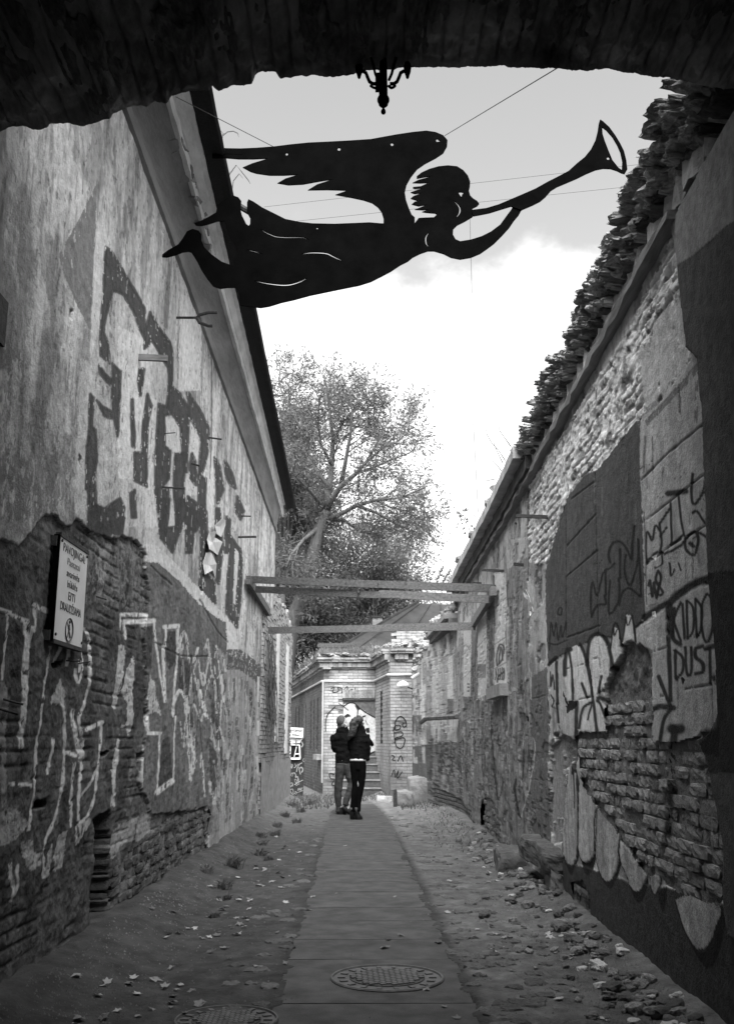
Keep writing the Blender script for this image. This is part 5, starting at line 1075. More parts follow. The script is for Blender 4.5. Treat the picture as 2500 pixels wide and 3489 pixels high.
# solid behind the bricks
def solid(a, b, z0, z1, th, name, m=M_MORTAR, back=-.004):
    a, b = Vector((a[0], a[1], 0)), Vector((b[0], b[1], 0)); d = (b - a).normalized(); o_ = Vector((d.y, -d.x, 0)); mb = MB()
    mb.prism([a - o_ * back, b - o_ * back, b - o_ * (back + th), a - o_ * (back + th)], (0, 0, z0), (0, 0, z1)); return mb.build(name, m, BH)
M_PALEMORTAR = mat('pale_mortar', .15, var=.3, scale=8, bump=.6)
solid(HA, HB, 0, .925, .2, 'mortar_bed', M_PALEMORTAR); solid(HA, (-.63, 26.9), .93, 2.47, .2, 'mortar_bed', M_PALEMORTAR); solid(HA, HB, 2.47, 3.4, .2, 'mortar_bed', M_PALEMORTAR)
solid(HB, HC, 0, 3.4, .2, 'mortar_bed', M_PALEMORTAR, -.004); solid(HC, HD, 0, 3.4, .2, 'mortar_bed', M_PALEMORTAR)
solid(HE, HA, 0, 3.4, .2, 'mortar_bed', M_PALEMORTAR, -.004)
M_PANE = mat('dark_window_pane', .012, rough=.7, var=.2, bump=0, spec=.1)
dE = (Vector((HA[0], HA[1], 0)) - Vector((HE[0], HE[1], 0))).normalized(); oE = Vector((dE.y, -dE.x, 0))
for (u0, u1, z0, z1) in flipE:
    c = Vector((HE[0], HE[1], 0)) + dE * (u0 + u1) / 2 - oE * .012 + Vector((0, 0, (z0 + z1) / 2)); mb = MB(); mb.obox(c, dE * (u1 - u0) / 2, oE * .02, (0, 0, (z1 - z0) / 2)); w = mb.build('window', M_PANE, BH)
    mb = MB(); mb.obox(c + oE * .03, dE * .02, oE * .015, (0, 0, (z1 - z0) / 2)); mb.build('mullion', M_DARKSTONE, w)
dW = (Vector((*HC, 0)) - Vector((*HB, 0))).normalized(); oW = Vector((dW.y, -dW.x, 0)); c = Vector((*HB, 0)) + dW * 1.16 - oW * .002 + Vector((0, 0, 1.95)); mb = MB(); mb.obox(c, dW * .17, oW * .01, (0, 0, .66)); mb.build('window', M_PANE, BH)
# cornice bands follow the outline
def band(z0, z1, outw, name, m=M_BRICKLIGHT):
    pts = [HE, HA, HB, HC, HD]; P = [Vector((*p, 0)) for p in pts]; off = []
    for i, p in enumerate(P):
        ns = []
        for a, b in ((i - 1, i), (i, i + 1)):
            if a >= 0 and b < len(P): d = (P[b] - P[a]).normalized(); ns.append(Vector((d.y, -d.x, 0)))
        n = sum(ns, Vector()).normalized(); k = 1 / max(.4, n.dot(ns[0])); off.append((n, k))
    mb = MB()
    for i in range(4):
        q = [P[i] + off[i][0] * off[i][1] * outw, P[i + 1] + off[i + 1][0] * off[i + 1][1] * outw, P[i + 1] - off[i + 1][0] * .1, P[i] - off[i][0] * .1]
        mb.prism(q, (0, 0, z0), (0, 0, z1))
    return mb.build(name, m, BH)
def brick_band(z0, z1, outw, seed, L=.13, miss=.04):
    rg = random.Random(seed); mb = MB()
    for p, q_ in ((HE, HA), (HA, HB), (HB, HC), (HC, HD)):
        a_, b_ = Vector((*p, 0)), Vector((*q_, 0)); d_ = (b_ - a_); n_ = int(d_.length / L) + 1; st_ = d_.length / n_; d_.normalize(); o_ = Vector((d_.y, -d_.x, 0))
        ext = 1 if p in (HE, HC) else 0
        for k_ in range(-0, n_ + ext):
            if rg.random() < miss: continue
            c_ = a_ + d_ * (k_ + .5) * st_ + o_ * (outw - .10 + rg.uniform(-.014, .010)) + Vector((0, 0, (z0 + z1) / 2 + rg.uniform(-.005, .005))); mb.obox(c_, d_ * (st_ - .010) / 2, o_ * .10, (0, 0, (z1 - z0 - .006) / 2))
    o = mb.build('cornice_bricks', M_BRICKLIGHT, BH); o['kind'] = 'stuff'; return o
band(3.252, 3.56, .015, 'cornice_core', M_PALEMORTAR)
brick_band(3.252, 3.30, .05, 1, .25); brick_band(3.302, 3.44, .12, 2); brick_band(3.442, 3.50, .18, 3, .2); brick_band(3.502, 3.56, .22, 4, .25, .14)
def band_tube(z, r, name, m):
    P = [Vector((*p, z)) for p in (HE, HA, HB, HC, HD)]; off = [oE * .06, (oE + Vector((0, -1, 0))).normalized() * .07, Vector((-.05, -.06, 0)), Vector((-.06, -.05, 0)), Vector((0, -.06, 0))]
    mb = MB(); mb.tube([p + o for p, o in zip(P, off)], r, 8); return mb.build(name, m, BH)
band_tube(2.94, .03, 'gas_pipe', mat('pale_pipe')); mb = MB(); mb.tube([(HA[0] - .02, HA[1] - .07, 2.94), (HA[0] - .02, HA[1] - .07, .3)], .022, 8); mb.build('down_pipe', mat('pale_pipe'), BH)
mb = MB(); mb.prism([(-1.4, 26.85, 0), (HB[0] - .1, 26.85, 0), (.6, 24.3, 0), (1.1, 24.3, 0), (3, 30, 0), (0, 38, 0), (-2.8, 37.8, 0)], (0, 0, 3.45), (0, 0, 3.6)); mb.build('roof_slab', M_DARKSTONE, BH)
for i in range(60):
    xx = rng.uniform(-1.3, .3); stone('roof_rubble', M_STONE if rng.random() < .7 else M_BRICKLIGHT, (xx, 26.8 + rng.uniform(-.05, .5), 3.57 + rng.uniform(0, .10)), (rng.uniform(.08, .3), .2, rng.uniform(.04, .10)), (rng.uniform(-.3, .3), rng.uniform(-.3, .3), rng.uniform(0, 3)), BH, False)
for i in range(34):
    t = rng.random(); p = Vector((*HB, 3.6)).lerp(Vector((*HD, 3.6)), t); stone('roof_rubble', M_BRICKLIGHT, (p.x + rng.uniform(-.1, .3), p.y + rng.uniform(.05, .6), 3.62 + rng.uniform(0, .2)), (.24, .2, .11), (rng.uniform(-.3, .3), rng.uniform(-.3, .3), rng.uniform(0, 3)), BH, False)
# doorway: boarded panel, lintel, steps
gx_, gz_ = np.meshgrid(np.linspace(-.64, .23, 60), np.linspace(.93, 2.47, 90)); PX, PY = proj(gx_, 0 * gx_ + 26.91, gz_); t, _, _ = paint_house(PX, PY, gx_, gz_)
white = t > .42; t = np.where(white, t, np.where(t < .2, t, .10 + .05 * fbm(gx_ * 9, gz_ * 9, 3, 3))); nx, ny = 60, 90
idx = np.arange(nx * ny).reshape(ny, nx); q = np.stack([idx[:-1, :-1], idx[:-1, 1:], idx[1:, 1:], idx[1:, :-1]], -1).reshape(-1, 4)
o = mesh_obj('door_board', np.stack([gx_, 0 * gx_ + 26.91, gz_], -1).reshape(-1, 3), q, M_WALL, BH); at = o.data.attributes.new('tone', 'FLOAT', 'POINT'); at.data.foreach_set('value', np.clip(t, .03, .8).ravel().astype(np.float32))
mb = MB(); mb.box(-.66, .24, 26.86, 26.97, 2.43, 2.475); mb.build('lintel', M_IRON, BH)
M_SHADEDSTEP = mat('shaded_step_riser', .11, var=.4, scale=6, bump=.6)  # darker than the treads: the risers' shade is put into the colour
for k in range(5):
    mb = MB(); mb.box(-.66 - .02 * k, .44, 26.9 - .24 * (5 - k), 26.93, .19 * k - .02 if k else -.2, .19 * (k + 1)); st = mb.build('step', M_SHADEDSTEP, BH); mb = MB(); mb.box(-.67 - .02 * k, .445, 26.9 - .24 * (5 - k) - .025, 26.9 - .24 * (4 - k), .19 * (k + 1), .19 * (k + 1) + .03); mb.build('tread', M_CONC, st)
for i in range(10): mb = MB(); x = -.62 + i * .088; mb.obox((x, 26.885, 2.60), (.037, 0, 0), (0, .03, 0), (0, 0, .11)); mb.build('arch_brick', M_BRICKLIGHT, BH)
mb = MB(); mb.obox(Vector((*HA, .95)) - dE * .6 + oE * .07, dE * .5, oE * .09, (0, 0, .07)); mb.build('stone_sill', M_CONC, BH)
# brick stack over the wing
mb = MB(); rng = random.Random(18)
for (u, z, w) in brick_boxes(None, 0, 1.25, 3.6, 4.18, None, rng, top=lambda u: 4.2 if u > .1 else 3.95, miss=.02): box_brick(mb, Vector((.62 + u, 25.5, z)), Vector((1, 0, 0)), Vector((0, -1, 0)), w, COURSE, .12, rng, .015)
o = mb.build('parapet_bricks', M_BRICKLIGHT, BH); o['kind'] = 'stuff'
mb = MB(); mb.box(.7, 1.85, 25.52, 25.8, 3.5, 4.1); mb.build('parapet_core', M_PALEMORTAR, BH)
# wall lamp
LM = empty('wall_lamp', (1.05, 24.1, 2.7), 'white shell-shaped street lamp head on the brick pier', 'lamp')
p0, p1 = onY(1352, 2338, 24.0), onY(1392, 2342, 24.0); mb = MB(); L = p1.x - p0.x
for_r = []
mb.tube([(p0.x + L * t, 24.0, p0.z + .05 * math.sin(t * 3.0) + .0) for t in (0, .1, .3, .55, .8, 1.)], [(.01, .01), (.05, .04), (.08, .07), (.09, .075), (.07, .06), (.035, .03)], 12); mb.build('lamp_head', M_WHITE, LM, True)
mb = MB(); mb.tube([(p1.x - .01, 24.0, p1.z), (p1.x + .09, 24.12, p1.z - .03)], .018, 8); mb.build('bracket', M_IRON, LM)
# grass and twigs on its roof
gr = MB(); rng = random.Random(3)
for i in range(2600):
    t = rng.random()
    if t < .6: x, y = rng.uniform(-1.3, .3), 26.8 + abs(rng.gauss(0, .5))
    elif t < .8: x, y = rng.uniform(.1, 1.0), 26.6 - rng.random() * 2.0
    else: u = rng.random(); x, y = HA[0] + (HE[0] - HA[0]) * u + rng.uniform(0, .5), HA[1] + (HE[1] - HA[1]) * u
    z = 3.58 + .25 * max(0, min(1, (y - 26.8))) ; h = rng.uniform(.04, .2) * (2 if rng.random() < .06 else 1); b = Vector((x, y, z)); tip = b + Vector((rng.uniform(-.16, .16), rng.uniform(-.12, .12), h)); w = Vector((.008, .004, 0))
    gr.add([b - w, b + w, tip], [(0, 1, 2)])
o = mesh_obj('roof_grass', gr.v, gr.f, mat('dry_grass', .12, var=.4, scale=3, bump=0)); tag(o, 'dry grass growing on the brick house roof', 'grass', kind='stuff')
tw = MB()
for i in range(60):
    b = Vector((rng.uniform(-.5, .25), rng.uniform(26.7, 27.2), 3.62)); pts = [b]
    for s in range(4): pts.append(pts[-1] + Vector((rng.uniform(-.15, .2), rng.uniform(-.1, .1), rng.uniform(-.02, .16))))
    tw.tube(pts, [.008, .006, .005, .004, .002], 3, False)
o = tw.build('roof_twigs', M_BARK); tag(o, 'tangle of dry twigs on the brick house roof edge', 'twigs', kind='stuff')

# ------------------------------------------------------------------ tin-roofed house further back
TH = empty('tin_roof_house', (1.5, 34, 0), 'house with dark seamed tin hip roof rising behind the brick house', 'house')
ap_ = Vector((1.82, 36, 6.30)); a2 = Vector((3.2, 36.4, 6.3)); e = [Vector((-1.15, 32.6, 4.22)), Vector((4.6, 32.6, 4.22)), Vector((5.2, 40, 4.22)), Vector((-1.0, 40, 4.22))]
mb = MB(); mb.add([*e, ap_, a2], [(0, 1, 5, 4), (1, 2, 5), (2, 3, 4, 5), (3, 0, 4)]); mb.build('roof', M_ZINC, TH)
for t in np.linspace(.12, .92, 4):
    b = e[0].lerp(e[1], t); tt = ap_.lerp(a2, t) if t > .3 else e[0].lerp(ap_, min(1, t * 2.6)); tt = ap_ + (a2 - ap_) * t
    mb = MB(); mb.beam(b + Vector((0, 0, .015)), tt + Vector((0, 0, .015)), .02, .03); mb.build('roof_seam', M_ZINC, TH)
mb = MB(); mb.beam(e[0] + Vector((0, 0, .03)), ap_ + Vector((0, 0, .03)), .06, .06); mb.build('hip_cap', M_ZINC, TH)
mb = MB(); mb.box(-.9, 4.3, 32.9, 39.7, 0, 4.2); mb.build('wall', M_BRICKLIGHT, TH)
CH = MB(); CH.box(.20, .58, 36.9, 37.3, 4.5, 5.88); ch = CH.build('chimney', M_BRICKLIGHT, TH); mb = MB(); mb.box(.16, .62, 36.86, 37.34, 5.882, 5.95); mb.build('chimney_cap', M_IRON, ch)
SHD = empty('plank_shed', (-1, 32, 0), 'small dark plank shed behind the brick house roof', 'shed')
for k in range(7):
    mb = MB(); mb.obox((-.98, 31.5 + .02 * (k % 2), 3.30 + k * .15), (.52, 0, 0), (0, .02, 0), (0, .01, .068)); mb.build('plank', M_DARKSTONE, SHD)
for x_ in (-1.46, -.5): mb = MB(); mb.box(x_ - .04, x_ + .04, 31.54, 31.62, 0, 4.3); mb.build('corner_post', M_DARKSTONE, SHD)
mb = MB(); mb.obox((-.98, 31.9, 4.38), (.6, 0, 0), (0, .5, .08), (0, 0, .03)); mb.build('roof', M_ZINC, SHD)
mb = MB(); mb.box(-1.44, -.52, 31.56, 32.3, 0, 4.28); mb.build('side_boards', M_DARKSTONE, SHD)

# ------------------------------------------------------------------ graffiti board and its signs at the alley's end
W_ = lambda x, y, Y=25.9: onY(*tr('W', (x, y))[0], Y)
GB = empty('graffiti_board', (-1.85, 25.95, 0), 'dark metal board covered in scrawled graffiti beside the brick house', 'board')
P = [W_(232, 500), W_(655, 480), W_(600, 1925), W_(200, 1925)]; mb = MB(); mb.prism([P[0], P[1], P[2], P[3]], (0, .0, 0), (0, .04, 0)); mb.build('panel', mat('dark_board', .028, var=.6, scale=9, bump=.2), GB)
M_CHALK = mat('chalk_paint', .26, var=.4, scale=20, bump=0)
def flat_strokes(name, view, strokes, Y, parent, m, th=.004):
    x0, y0, s = VIEWS[view]
    for pts, w in strokes:
        cp = catmull([(x0 + p[0] * s, y0 + p[1] * s) for p in pts], 4) if len(pts) > 2 else [(x0 + p[0] * s, y0 + p[1] * s) for p in pts]
        P = [onY(px, py, Y) for px, py in cp]; r = (onY(x0 + w * s, y0, Y) - onY(x0, y0, Y)).length / 2
        vs = []; fs = []
        for i, p in enumerate(P):
            t = (P[min(i + 1, len(P) - 1)] - P[max(i - 1, 0)]); t.y = 0; t.normalize(); n = Vector((-t.z, 0, t.x)) * r; vs += [p + n, p - n]
        for i in range(len(P) - 1): fs.append((2 * i, 2 * i + 1, 2 * i + 3, 2 * i + 2))
        mesh_obj(name, vs, fs, m, parent)
flat_strokes('scrawl', 'W', [([(290, 1100), (320, 1230), (340, 1130), (300, 1160)], 22), ([(400, 1110), (430, 1170), (480, 1120), (470, 1190), (510, 1140)], 18), ([(380, 1220), (470, 1150), (580, 1090)], 20), ([(440, 1320), (480, 1180), (540, 1380)], 22), ([(500, 1250), (560, 1200), (600, 1260), (560, 1340)], 30), ([(300, 1410), (320, 1340), (345, 1390), (330, 1440), (360, 1330), (390, 1370), (400, 1330), (420, 1390)], 14),
    ([(430, 1390), (420, 1450), (470, 1440), (490, 1560)], 24), ([(400, 1500), (420, 1590), (460, 1560), (430, 1500), (400, 1500)], 14), ([(250, 1620), (330, 1590), (350, 1660)], 18), ([(260, 1690), (280, 1640), (300, 1690), (330, 1640), (340, 1690)], 13), ([(390, 1640), (500, 1570), (600, 1520)], 20), ([(430, 1660), (510, 1610)], 16), ([(470, 1790), (490, 1720), (510, 1780), (540, 1710), (545, 1780), (590, 1700)], 14), ([(470, 1830), (600, 1780)], 16), ([(280, 1780), (340, 1740), (360, 1830), (310, 1850), (290, 1790), (340, 1880), (420, 1830)], 16), ([(400, 1800), (450, 1830), (420, 1880)], 13), ([(560, 560), (600, 640), (560, 700)], 30), ([(620, 980), (600, 1040), (640, 1060)], 14)], 25.893, GB, M_CHALK)
M_SPRAY = mat('black_spray_paint', .02, var=.3, scale=12, bump=0)
flat_strokes('graffiti_line', 'I', [([(1170, 1285), (1175, 1200), (1220, 1155), (1265, 1185), (1283, 1245), (1255, 1262), (1240, 1235), (1262, 1225)], 11), ([(1150, 1305), (1170, 1250), (1215, 1245), (1220, 1275), (1170, 1295)], 10), ([(1165, 1320), (1235, 1310), (1240, 1350), (1180, 1370), (1165, 1390)], 10), ([(1165, 1390), (1250, 1370), (1267, 1400), (1240, 1470), (1190, 1465), (1165, 1400), (1160, 1310)], 10), ([(1130, 1545), (1165, 1560), (1140, 1590), (1170, 1600)], 8), ([(1195, 1610), (1225, 1550), (1250, 1610)], 9), ([(1130, 1760), (1160, 1690), (1170, 1770), (1200, 1700), (1190, 1780), (1240, 1710)], 8)], 24.222, BH, M_SPRAY)
flat_strokes('graffiti_line', 'I', [([(472, 1305), (470, 1230), (485, 1150), (520, 1100), (570, 1055)], 10), ([(520, 880), (560, 860), (540, 910), (600, 900), (590, 860), (640, 880), (630, 920), (690, 850), (680, 930), (730, 880), (760, 900), (770, 860)], 7), ([(640, 940), (680, 930), (690, 950)], 7), ([(560, 1740), (510, 1730), (520, 1780), (560, 1790), (530, 1840), (570, 1850)], 9), ([(600, 1020), (650, 1055), (700, 1095)], 6)], 26.872, BH, M_SPRAY)
flat_strokes('graffiti_line', 'I', [([(650, 1055), (700, 1022), (750, 1020), (790, 1050), (805, 1070)], 10), ([(795, 1090), (790, 1140), (775, 1175)], 8), ([(800, 1065), (880, 1120), (970, 1170)], 10), ([(670, 1160), (690, 1145), (705, 1150)], 24), ([(780, 1050), (800, 1080)], 24), ([(840, 1160), (870, 1150)], 12), ([(905, 1540), (960, 1510)], 14)], 26.904, BH, M_SPRAY)
mb = MB(); q = [W_(240, 480, 25.88), W_(600, 480, 25.88), W_(520, 600, 25.88), W_(290, 610, 25.88)]; mb.prism(q, (0, 0, 0), (0, .006, 0)); mb.build('whitewash_patch', M_WHITE, GB)
WF = empty('window_frame', tuple(W_(400, 1000)), 'broken white window frame hung on the graffiti board', 'window frame')
for a, b, w in (((268, 985), (535, 985), .05), ((285, 630), (280, 985), .035), ((280, 635), (525, 650), .03), ((515, 650), (530, 985), .035), ((440, 690), (385, 940), .018), ((400, 870), (530, 865), .03)):
    mb = MB(); mb.beam(W_(*a, 25.85), W_(*b, 25.85), .03, w, (0, 1, 0)) if False else mb.beam(W_(*a, 25.85), W_(*b, 25.85), w, .03, (0, 1, 0)); mb.build('frame_bar', M_WHITE, WF)
mb = MB(); mb.prism([W_(290, 650, 25.868), W_(515, 660, 25.868), W_(525, 975, 25.868), W_(288, 975, 25.868)], (0, 0, 0), (0, .008, 0)); mb.build('pane', M_PANE, WF)
def text_obj(name, body, size, M4, m, parent, sx=1., align='CENTER', bold=0.):
    cu = bpy.data.curves.new(name, 'FONT'); cu.body = body; cu.size = size; cu.align_x = align; cu.align_y = 'CENTER'; cu.extrude = .0008; cu.offset = bold
    o = bpy.data.objects.new(name, cu); COL.objects.link(o)
    dg = bpy.context.evaluated_depsgraph_get(); me = bpy.data.meshes.new_from_object(o.evaluated_get(dg)); bpy.data.objects.remove(o)
    me.materials.clear(); me.materials.append(m); me.transform(Matrix.Diagonal((sx, 1, 1, 1))); me.transform(M4)
    o = bpy.data.objects.new(name, me); COL.objects.link(o); put_under(o, parent); return o
ZS = empty('warning_sign', tuple(W_(430, 340)), 'small white rectangular danger zone sign at the alley end', 'sign')
A0, A1, A2, A3 = W_(225, 205, 25.8), W_(612, 222, 25.8), W_(602, 466, 25.8), W_(218, 448, 25.8); mb = MB(); mb.prism([A0, A1, A2, A3], (0, 0, 0), (0, .012, 0)); mb.build('panel', M_WHITE, ZS)
def face_cam(p, rot=0.): return Matrix.Translation(p) @ Matrix.Rotation(R(90), 4, 'X') @ Matrix.Rotation(rot, 4, 'Z')
M_BLACKINK = mat('black_sign_ink', .02, var=.1, bump=0)
text_obj('lettering', 'PAVOJINGA', .075, face_cam((A0 + A1) / 2 + Vector((.0, -.004, -.075)), -.03), M_BLACKINK, ZS, .86, bold=.0022); text_obj('lettering', 'ZONA', .075, face_cam((A0 + A1) / 2 + Vector((.0, -.004, -.19)), -.03), M_BLACKINK, ZS, .9, bold=.0022)
mb = MB(); mb.beam(W_(430, 205, 25.83), W_(430, 640, 25.83), .04, .03); mb.build('batten', M_WOOD, ZS)

# ------------------------------------------------------------------ the large warning sign on the plastered wall
WS = empty('warning_sign', tuple(wall_pt('V', 140, 1850)), 'tall white Lithuanian warning sign standing off the plastered wall', 'sign')
X_s = XL + .035
S0, S1, S2, S3 = (onX(*q, X_s) for q in tr('V', (290, 225), (720, 530), (600, 2025), (150, 1865)))
y0, y1, z1, z0 = (S0.y + S3.y) / 2, (S1.y + S2.y) / 2, (S0.z + S1.z) / 2, (S2.z + S3.z) / 2
mb = MB(); mb.box(X_s - .012, X_s, y0, y1, z0, z1); mb.build('panel', mat('sign_white', .66, var=.12, scale=3, bump=.05, rough=.5), WS)
for zz in (z1 + .012, z0 - .012): mb = MB(); mb.box(X_s - .03, X_s + .006, y0 - .01, y1 + .01, zz - .012, zz + .012); mb.build('frame_rail', M_IRON, WS)
for zz in (z1 - .03, z0 + .02): mb = MB(); mb.box(XL - .05, X_s - .013, y0 - .035, y0 - .005, zz - .03, zz + .03); mb.build('mounting_bracket', M_IRON, WS)
mb = MB(); mb.box(XL - .05, X_s - .013, y1 - .10, y1 - .06, z1 - .10, z1 - .05); mb.build('mounting_bracket', M_IRON, WS)
for yy_, zz in ((y0 + .02, z1 - .02), (y0 + .02, z0 + .03), (y1 - .02, z1 - .02), (y1 - .02, z0 + .03)): mb = MB(); mb.tube([(X_s - .004, yy_, zz), (X_s + .008, yy_, zz)], .009, 8); mb.build('bolt', M_IRON, WS)
mb = MB(); mb.box(XL + .0, X_s - .001, y0 - .022, y0 - .002, z0 - .01, z1 + .01); mb.build('side_rail', M_STEEL, WS)
SW, SH_ = y1 - y0, z1 - z0
def on_sign(v): # fraction down
    return Matrix.Translation((X_s + .002, (y0 + y1) / 2, z1 - SH_ * v)) @ Matrix.Rotation(R(90), 4, 'Z') @ Matrix.Rotation(R(90), 4, 'X')
for body, v, wf, hf, m in (('PAVOJINGA!', .085, .80, .085, M_INK), ('Pastatai', .20, .46, .07, M_INKPALE), ('avarinės', .315, .46, .07, M_INK), ('būklės', .42, .36, .07, M_INK), ('EITI', .535, .24, .082, M_INK), ('DRAUDŽIAMA', .66, .74, .082, M_INK)):
    o = text_obj('lettering', body, 1., Matrix.Identity(4), m, WS); me = o.data
    xs_ = [v_.co.x for v_ in me.vertices]; ys_ = [v_.co.y for v_ in me.vertices]; w0 = max(xs_) - min(xs_); cxm = (max(xs_) + min(xs_)) / 2
    cap = .70; me.transform(Matrix.Diagonal((SW * wf / w0, SH_ * hf / cap, .8, 1)) @ Matrix.Translation((-cxm, 0, 0))); me.transform(on_sign(v))
mb = MB(); cz, cyy = z1 - SH_ * .865, (y0 + y1) / 2 + SW * -.02
mb.tube([(X_s + .002, cyy + SW * .125 * math.cos(a), cz + SH_ * .112 * math.sin(a)) for a in np.linspace(0, 2 * math.pi, 40)], [(.007, .0015)] * 40, 6, False); mb.build('prohibition_ring', M_INK, WS)
mb = MB()
def seg(a, b, w): mb.beam((X_s + .002, cyy + a[0] * SW * .8, cz + a[1] * SH_ * .55), (X_s + .002, cyy + b[0] * SW * .8, cz + b[1] * SH_ * .55), w * .7, .002, (1, 0, 0))
seg((.0, .10), (-.01, -.02), .028); seg((-.01, -.02), (-.06, -.14), .014); seg((-.01, -.02), (.05, -.14), .014); seg((0, .09), (.04, .0), .009); seg((0, .09), (-.045, .02), .009); mb.lathe((X_s + .002, cyy, cz + SH_ * .078), [(.001, -.009), (.009, -.005), (.009, .005), (.001, .009)], 8); mb.build('walking_figure', M_INK, WS)
mb = MB(); seg((-.10, .13), (.10, -.13), .010); mb.build('slash', M_INK, WS)

# ------------------------------------------------------------------ timber frame across the alley
TF = empty('timber_frame', (0, 15.5, 3.4), 'grey timber frame of planks spanning the alley above the couple', 'frame')
H_ = lambda x, y: tr('H', (x, y))[0]
def plank(a, b, w, h, name='beam'):
    mb = MB(); mb.beam(a, b, w, h); return mb.build(name, M_WOOD, TF)
def onXl(v): return onX(*v, XL + .06)
def onXr(v): return onX(*v, XR - .06)
plank(onXl(H_(78, 215)), onXl(H_(196, 405)), .07, .13, 'wall_plate'); plank(onXr(H_(1508, 278)), onXr(H_(1388, 470)), .07, .12, 'wall_plate')
b1 = plank(onX(*H_(80, 213), XL + .02), onX(*H_(1512, 266), XR - .02), .05, .105)
c0, c1 = onX(*H_(125, 270), XL + .13), onX(*H_(1480, 332), XR - .1); cm = c0.lerp(c1, .60)
plank(c0, cm, .05, .10); plank(cm + Vector((-.1, -.055, .012)), c1 + Vector((0, -.055, 0)), .045, .105, 'splice_board')
d0, d1 = onX(*H_(200, 510), XL + .08), onX(*H_(1395, 487), XR - .05); dm = d0.lerp(d1, .60)
plank(d0, dm + (d1 - d0) * .03, .05, .115); plank(dm + Vector((-.02, -.05, .0)), d1 + Vector((0, -.05, 0)), .045, .12, 'splice_board')
for (hx, hy, a, b) in ((650, 235, onX(*H_(80, 203), XL), onX(*H_(1512, 268), XR)), (838, 240, None, None), (998, 238, None, None), (720, 288, None, None), (255, 250, None, None), (1050, 490, None, None), (985, 485, None, None), (1110, 486, None, None)):
    Yk = 15.0 if hy < 260 else (15.6 if hy < 400 else 17.0)
    ref0, ref1 = ((onX(*H_(80, 203), XL + .02), onX(*H_(1512, 268), XR - .02)) if hy in (235, 240, 238) else (c0, c1) if hy < 400 else (d0, d1))
    a_, b_, c_ = ray(*H_(hx, hy)); t = 0
    for _ in range(3):
        tt = (a_ * (ref0.y / b_ if t == 0 else t) - ref0.x) / (ref1.x - ref0.x); Yk = ref0.y + (ref1.y - ref0.y) * tt; t = Yk / b_
    p = Vector((a_ * t, Yk - (.03 if hy in (235, 240, 238) else .08), EYE + c_ * t)); mb = MB(); mb.tube([p + Vector((0, .02, 0)), p], [.022, .02], 8); mb.build('bolt', M_IRON, TF)

# ------------------------------------------------------------------ the angel
YA = 7.7
AN = empty('angel_sign', tuple(onY(1000, 800, YA)), 'black cut-out steel angel with one wing blowing a trumpet, hung over the alley', 'sculpture')
def plate(name, outline, holes, Y, th=.012, slots=()):
    cu = bpy.data.curves.new(name, 'CURVE'); cu.dimensions = '2D'; cu.fill_mode = 'BOTH'; cu.extrude = th / 2
    def spl(pts):
        P = [onY(px, py, Y) for px, py in pts]; s = cu.splines.new('POLY'); s.points.add(len(P) - 1)
        for i, p in enumerate(P): s.points[i].co = (p.x, p.z, 0, 1)
        s.use_cyclic_u = True
    spl(outline)
    for h in holes: spl(h)
    for pts, w in slots:
        c = catmull(pts, 4); L = []; Rr = []
        for i, p in enumerate(c):
            a, b = c[max(i - 1, 0)], c[min(i + 1, len(c) - 1)]; d = math.hypot(b[0] - a[0], b[1] - a[1]); nx_, ny_ = -(b[1] - a[1]) / d, (b[0] - a[0]) / d
            ww = w / 2 * (.35 + .65 * math.sin(math.pi * (i + .5) / len(c)))
            L.append((p[0] + nx_ * ww, p[1] + ny_ * ww)); Rr.append((p[0] - nx_ * ww, p[1] - ny_ * ww))
        spl(L + Rr[::-1])
    o = bpy.data.objects.new(name, cu); COL.objects.link(o); dg = bpy.context.evaluated_depsgraph_get(); me = bpy.data.meshes.new_from_object(o.evaluated_get(dg)); bpy.data.objects.remove(o)
    me.transform(Matrix.Translation((0, Y, 0)) @ Matrix.Rotation(R(90), 4, 'X')); me.materials.clear(); me.materials.append(M_STEEL)
    o = bpy.data.objects.new(name, me); COL.objects.link(o); put_under(o, AN); return o
def disc(v, x, y, r, n=10):
    return tr(v, [(x + r * math.cos(a), y + r * math.sin(a) * random.uniform(.85, 1.15)) for a in np.linspace(0, 2 * math.pi, n, endpoint=False)])
M_ = lambda *p: tr('M', *p); N_ = lambda *p: tr('N', *p)
wing = M_((455, 215), (530, 215), (650, 217), (760, 212), (880, 203), (1000, 188), (1120, 176), (1250, 170), (1400, 162), (1550, 152)) + N_((0, 130), (100, 112), (200, 97), (290, 88), (350, 97), (400, 118), (428, 150), (425, 190), (400, 235), (350, 268), (280, 305), (230, 340), (190, 390), (162, 440), (150, 490), (158, 540), (175, 590), (195, 635), (215, 652), (215, 720), (12, 720), (12, 660), (0, 620)) + M_((1600, 625), (1560, 595), (1500, 575), (1420, 558), (1305, 537), (1390, 507), (1250, 503), (1115, 505), (1180, 465), (1295, 428), (1190, 445), (1080, 465), (980, 470), (905, 457), (960, 425), (1050, 397), (950, 403), (850, 403), (760, 390), (720, 378), (665, 348), (730, 320), (845, 285), (740, 290), (640, 290), (540, 282), (455, 282))
plate('wing', wing, [disc('M', 970, 257, 9), disc('M', 1330, 222, 11), disc('N', 67, 178, 10), N_((352, 146), (364, 142), (370, 150), (380, 154), (376, 160), (356, 162))], YA + .013)
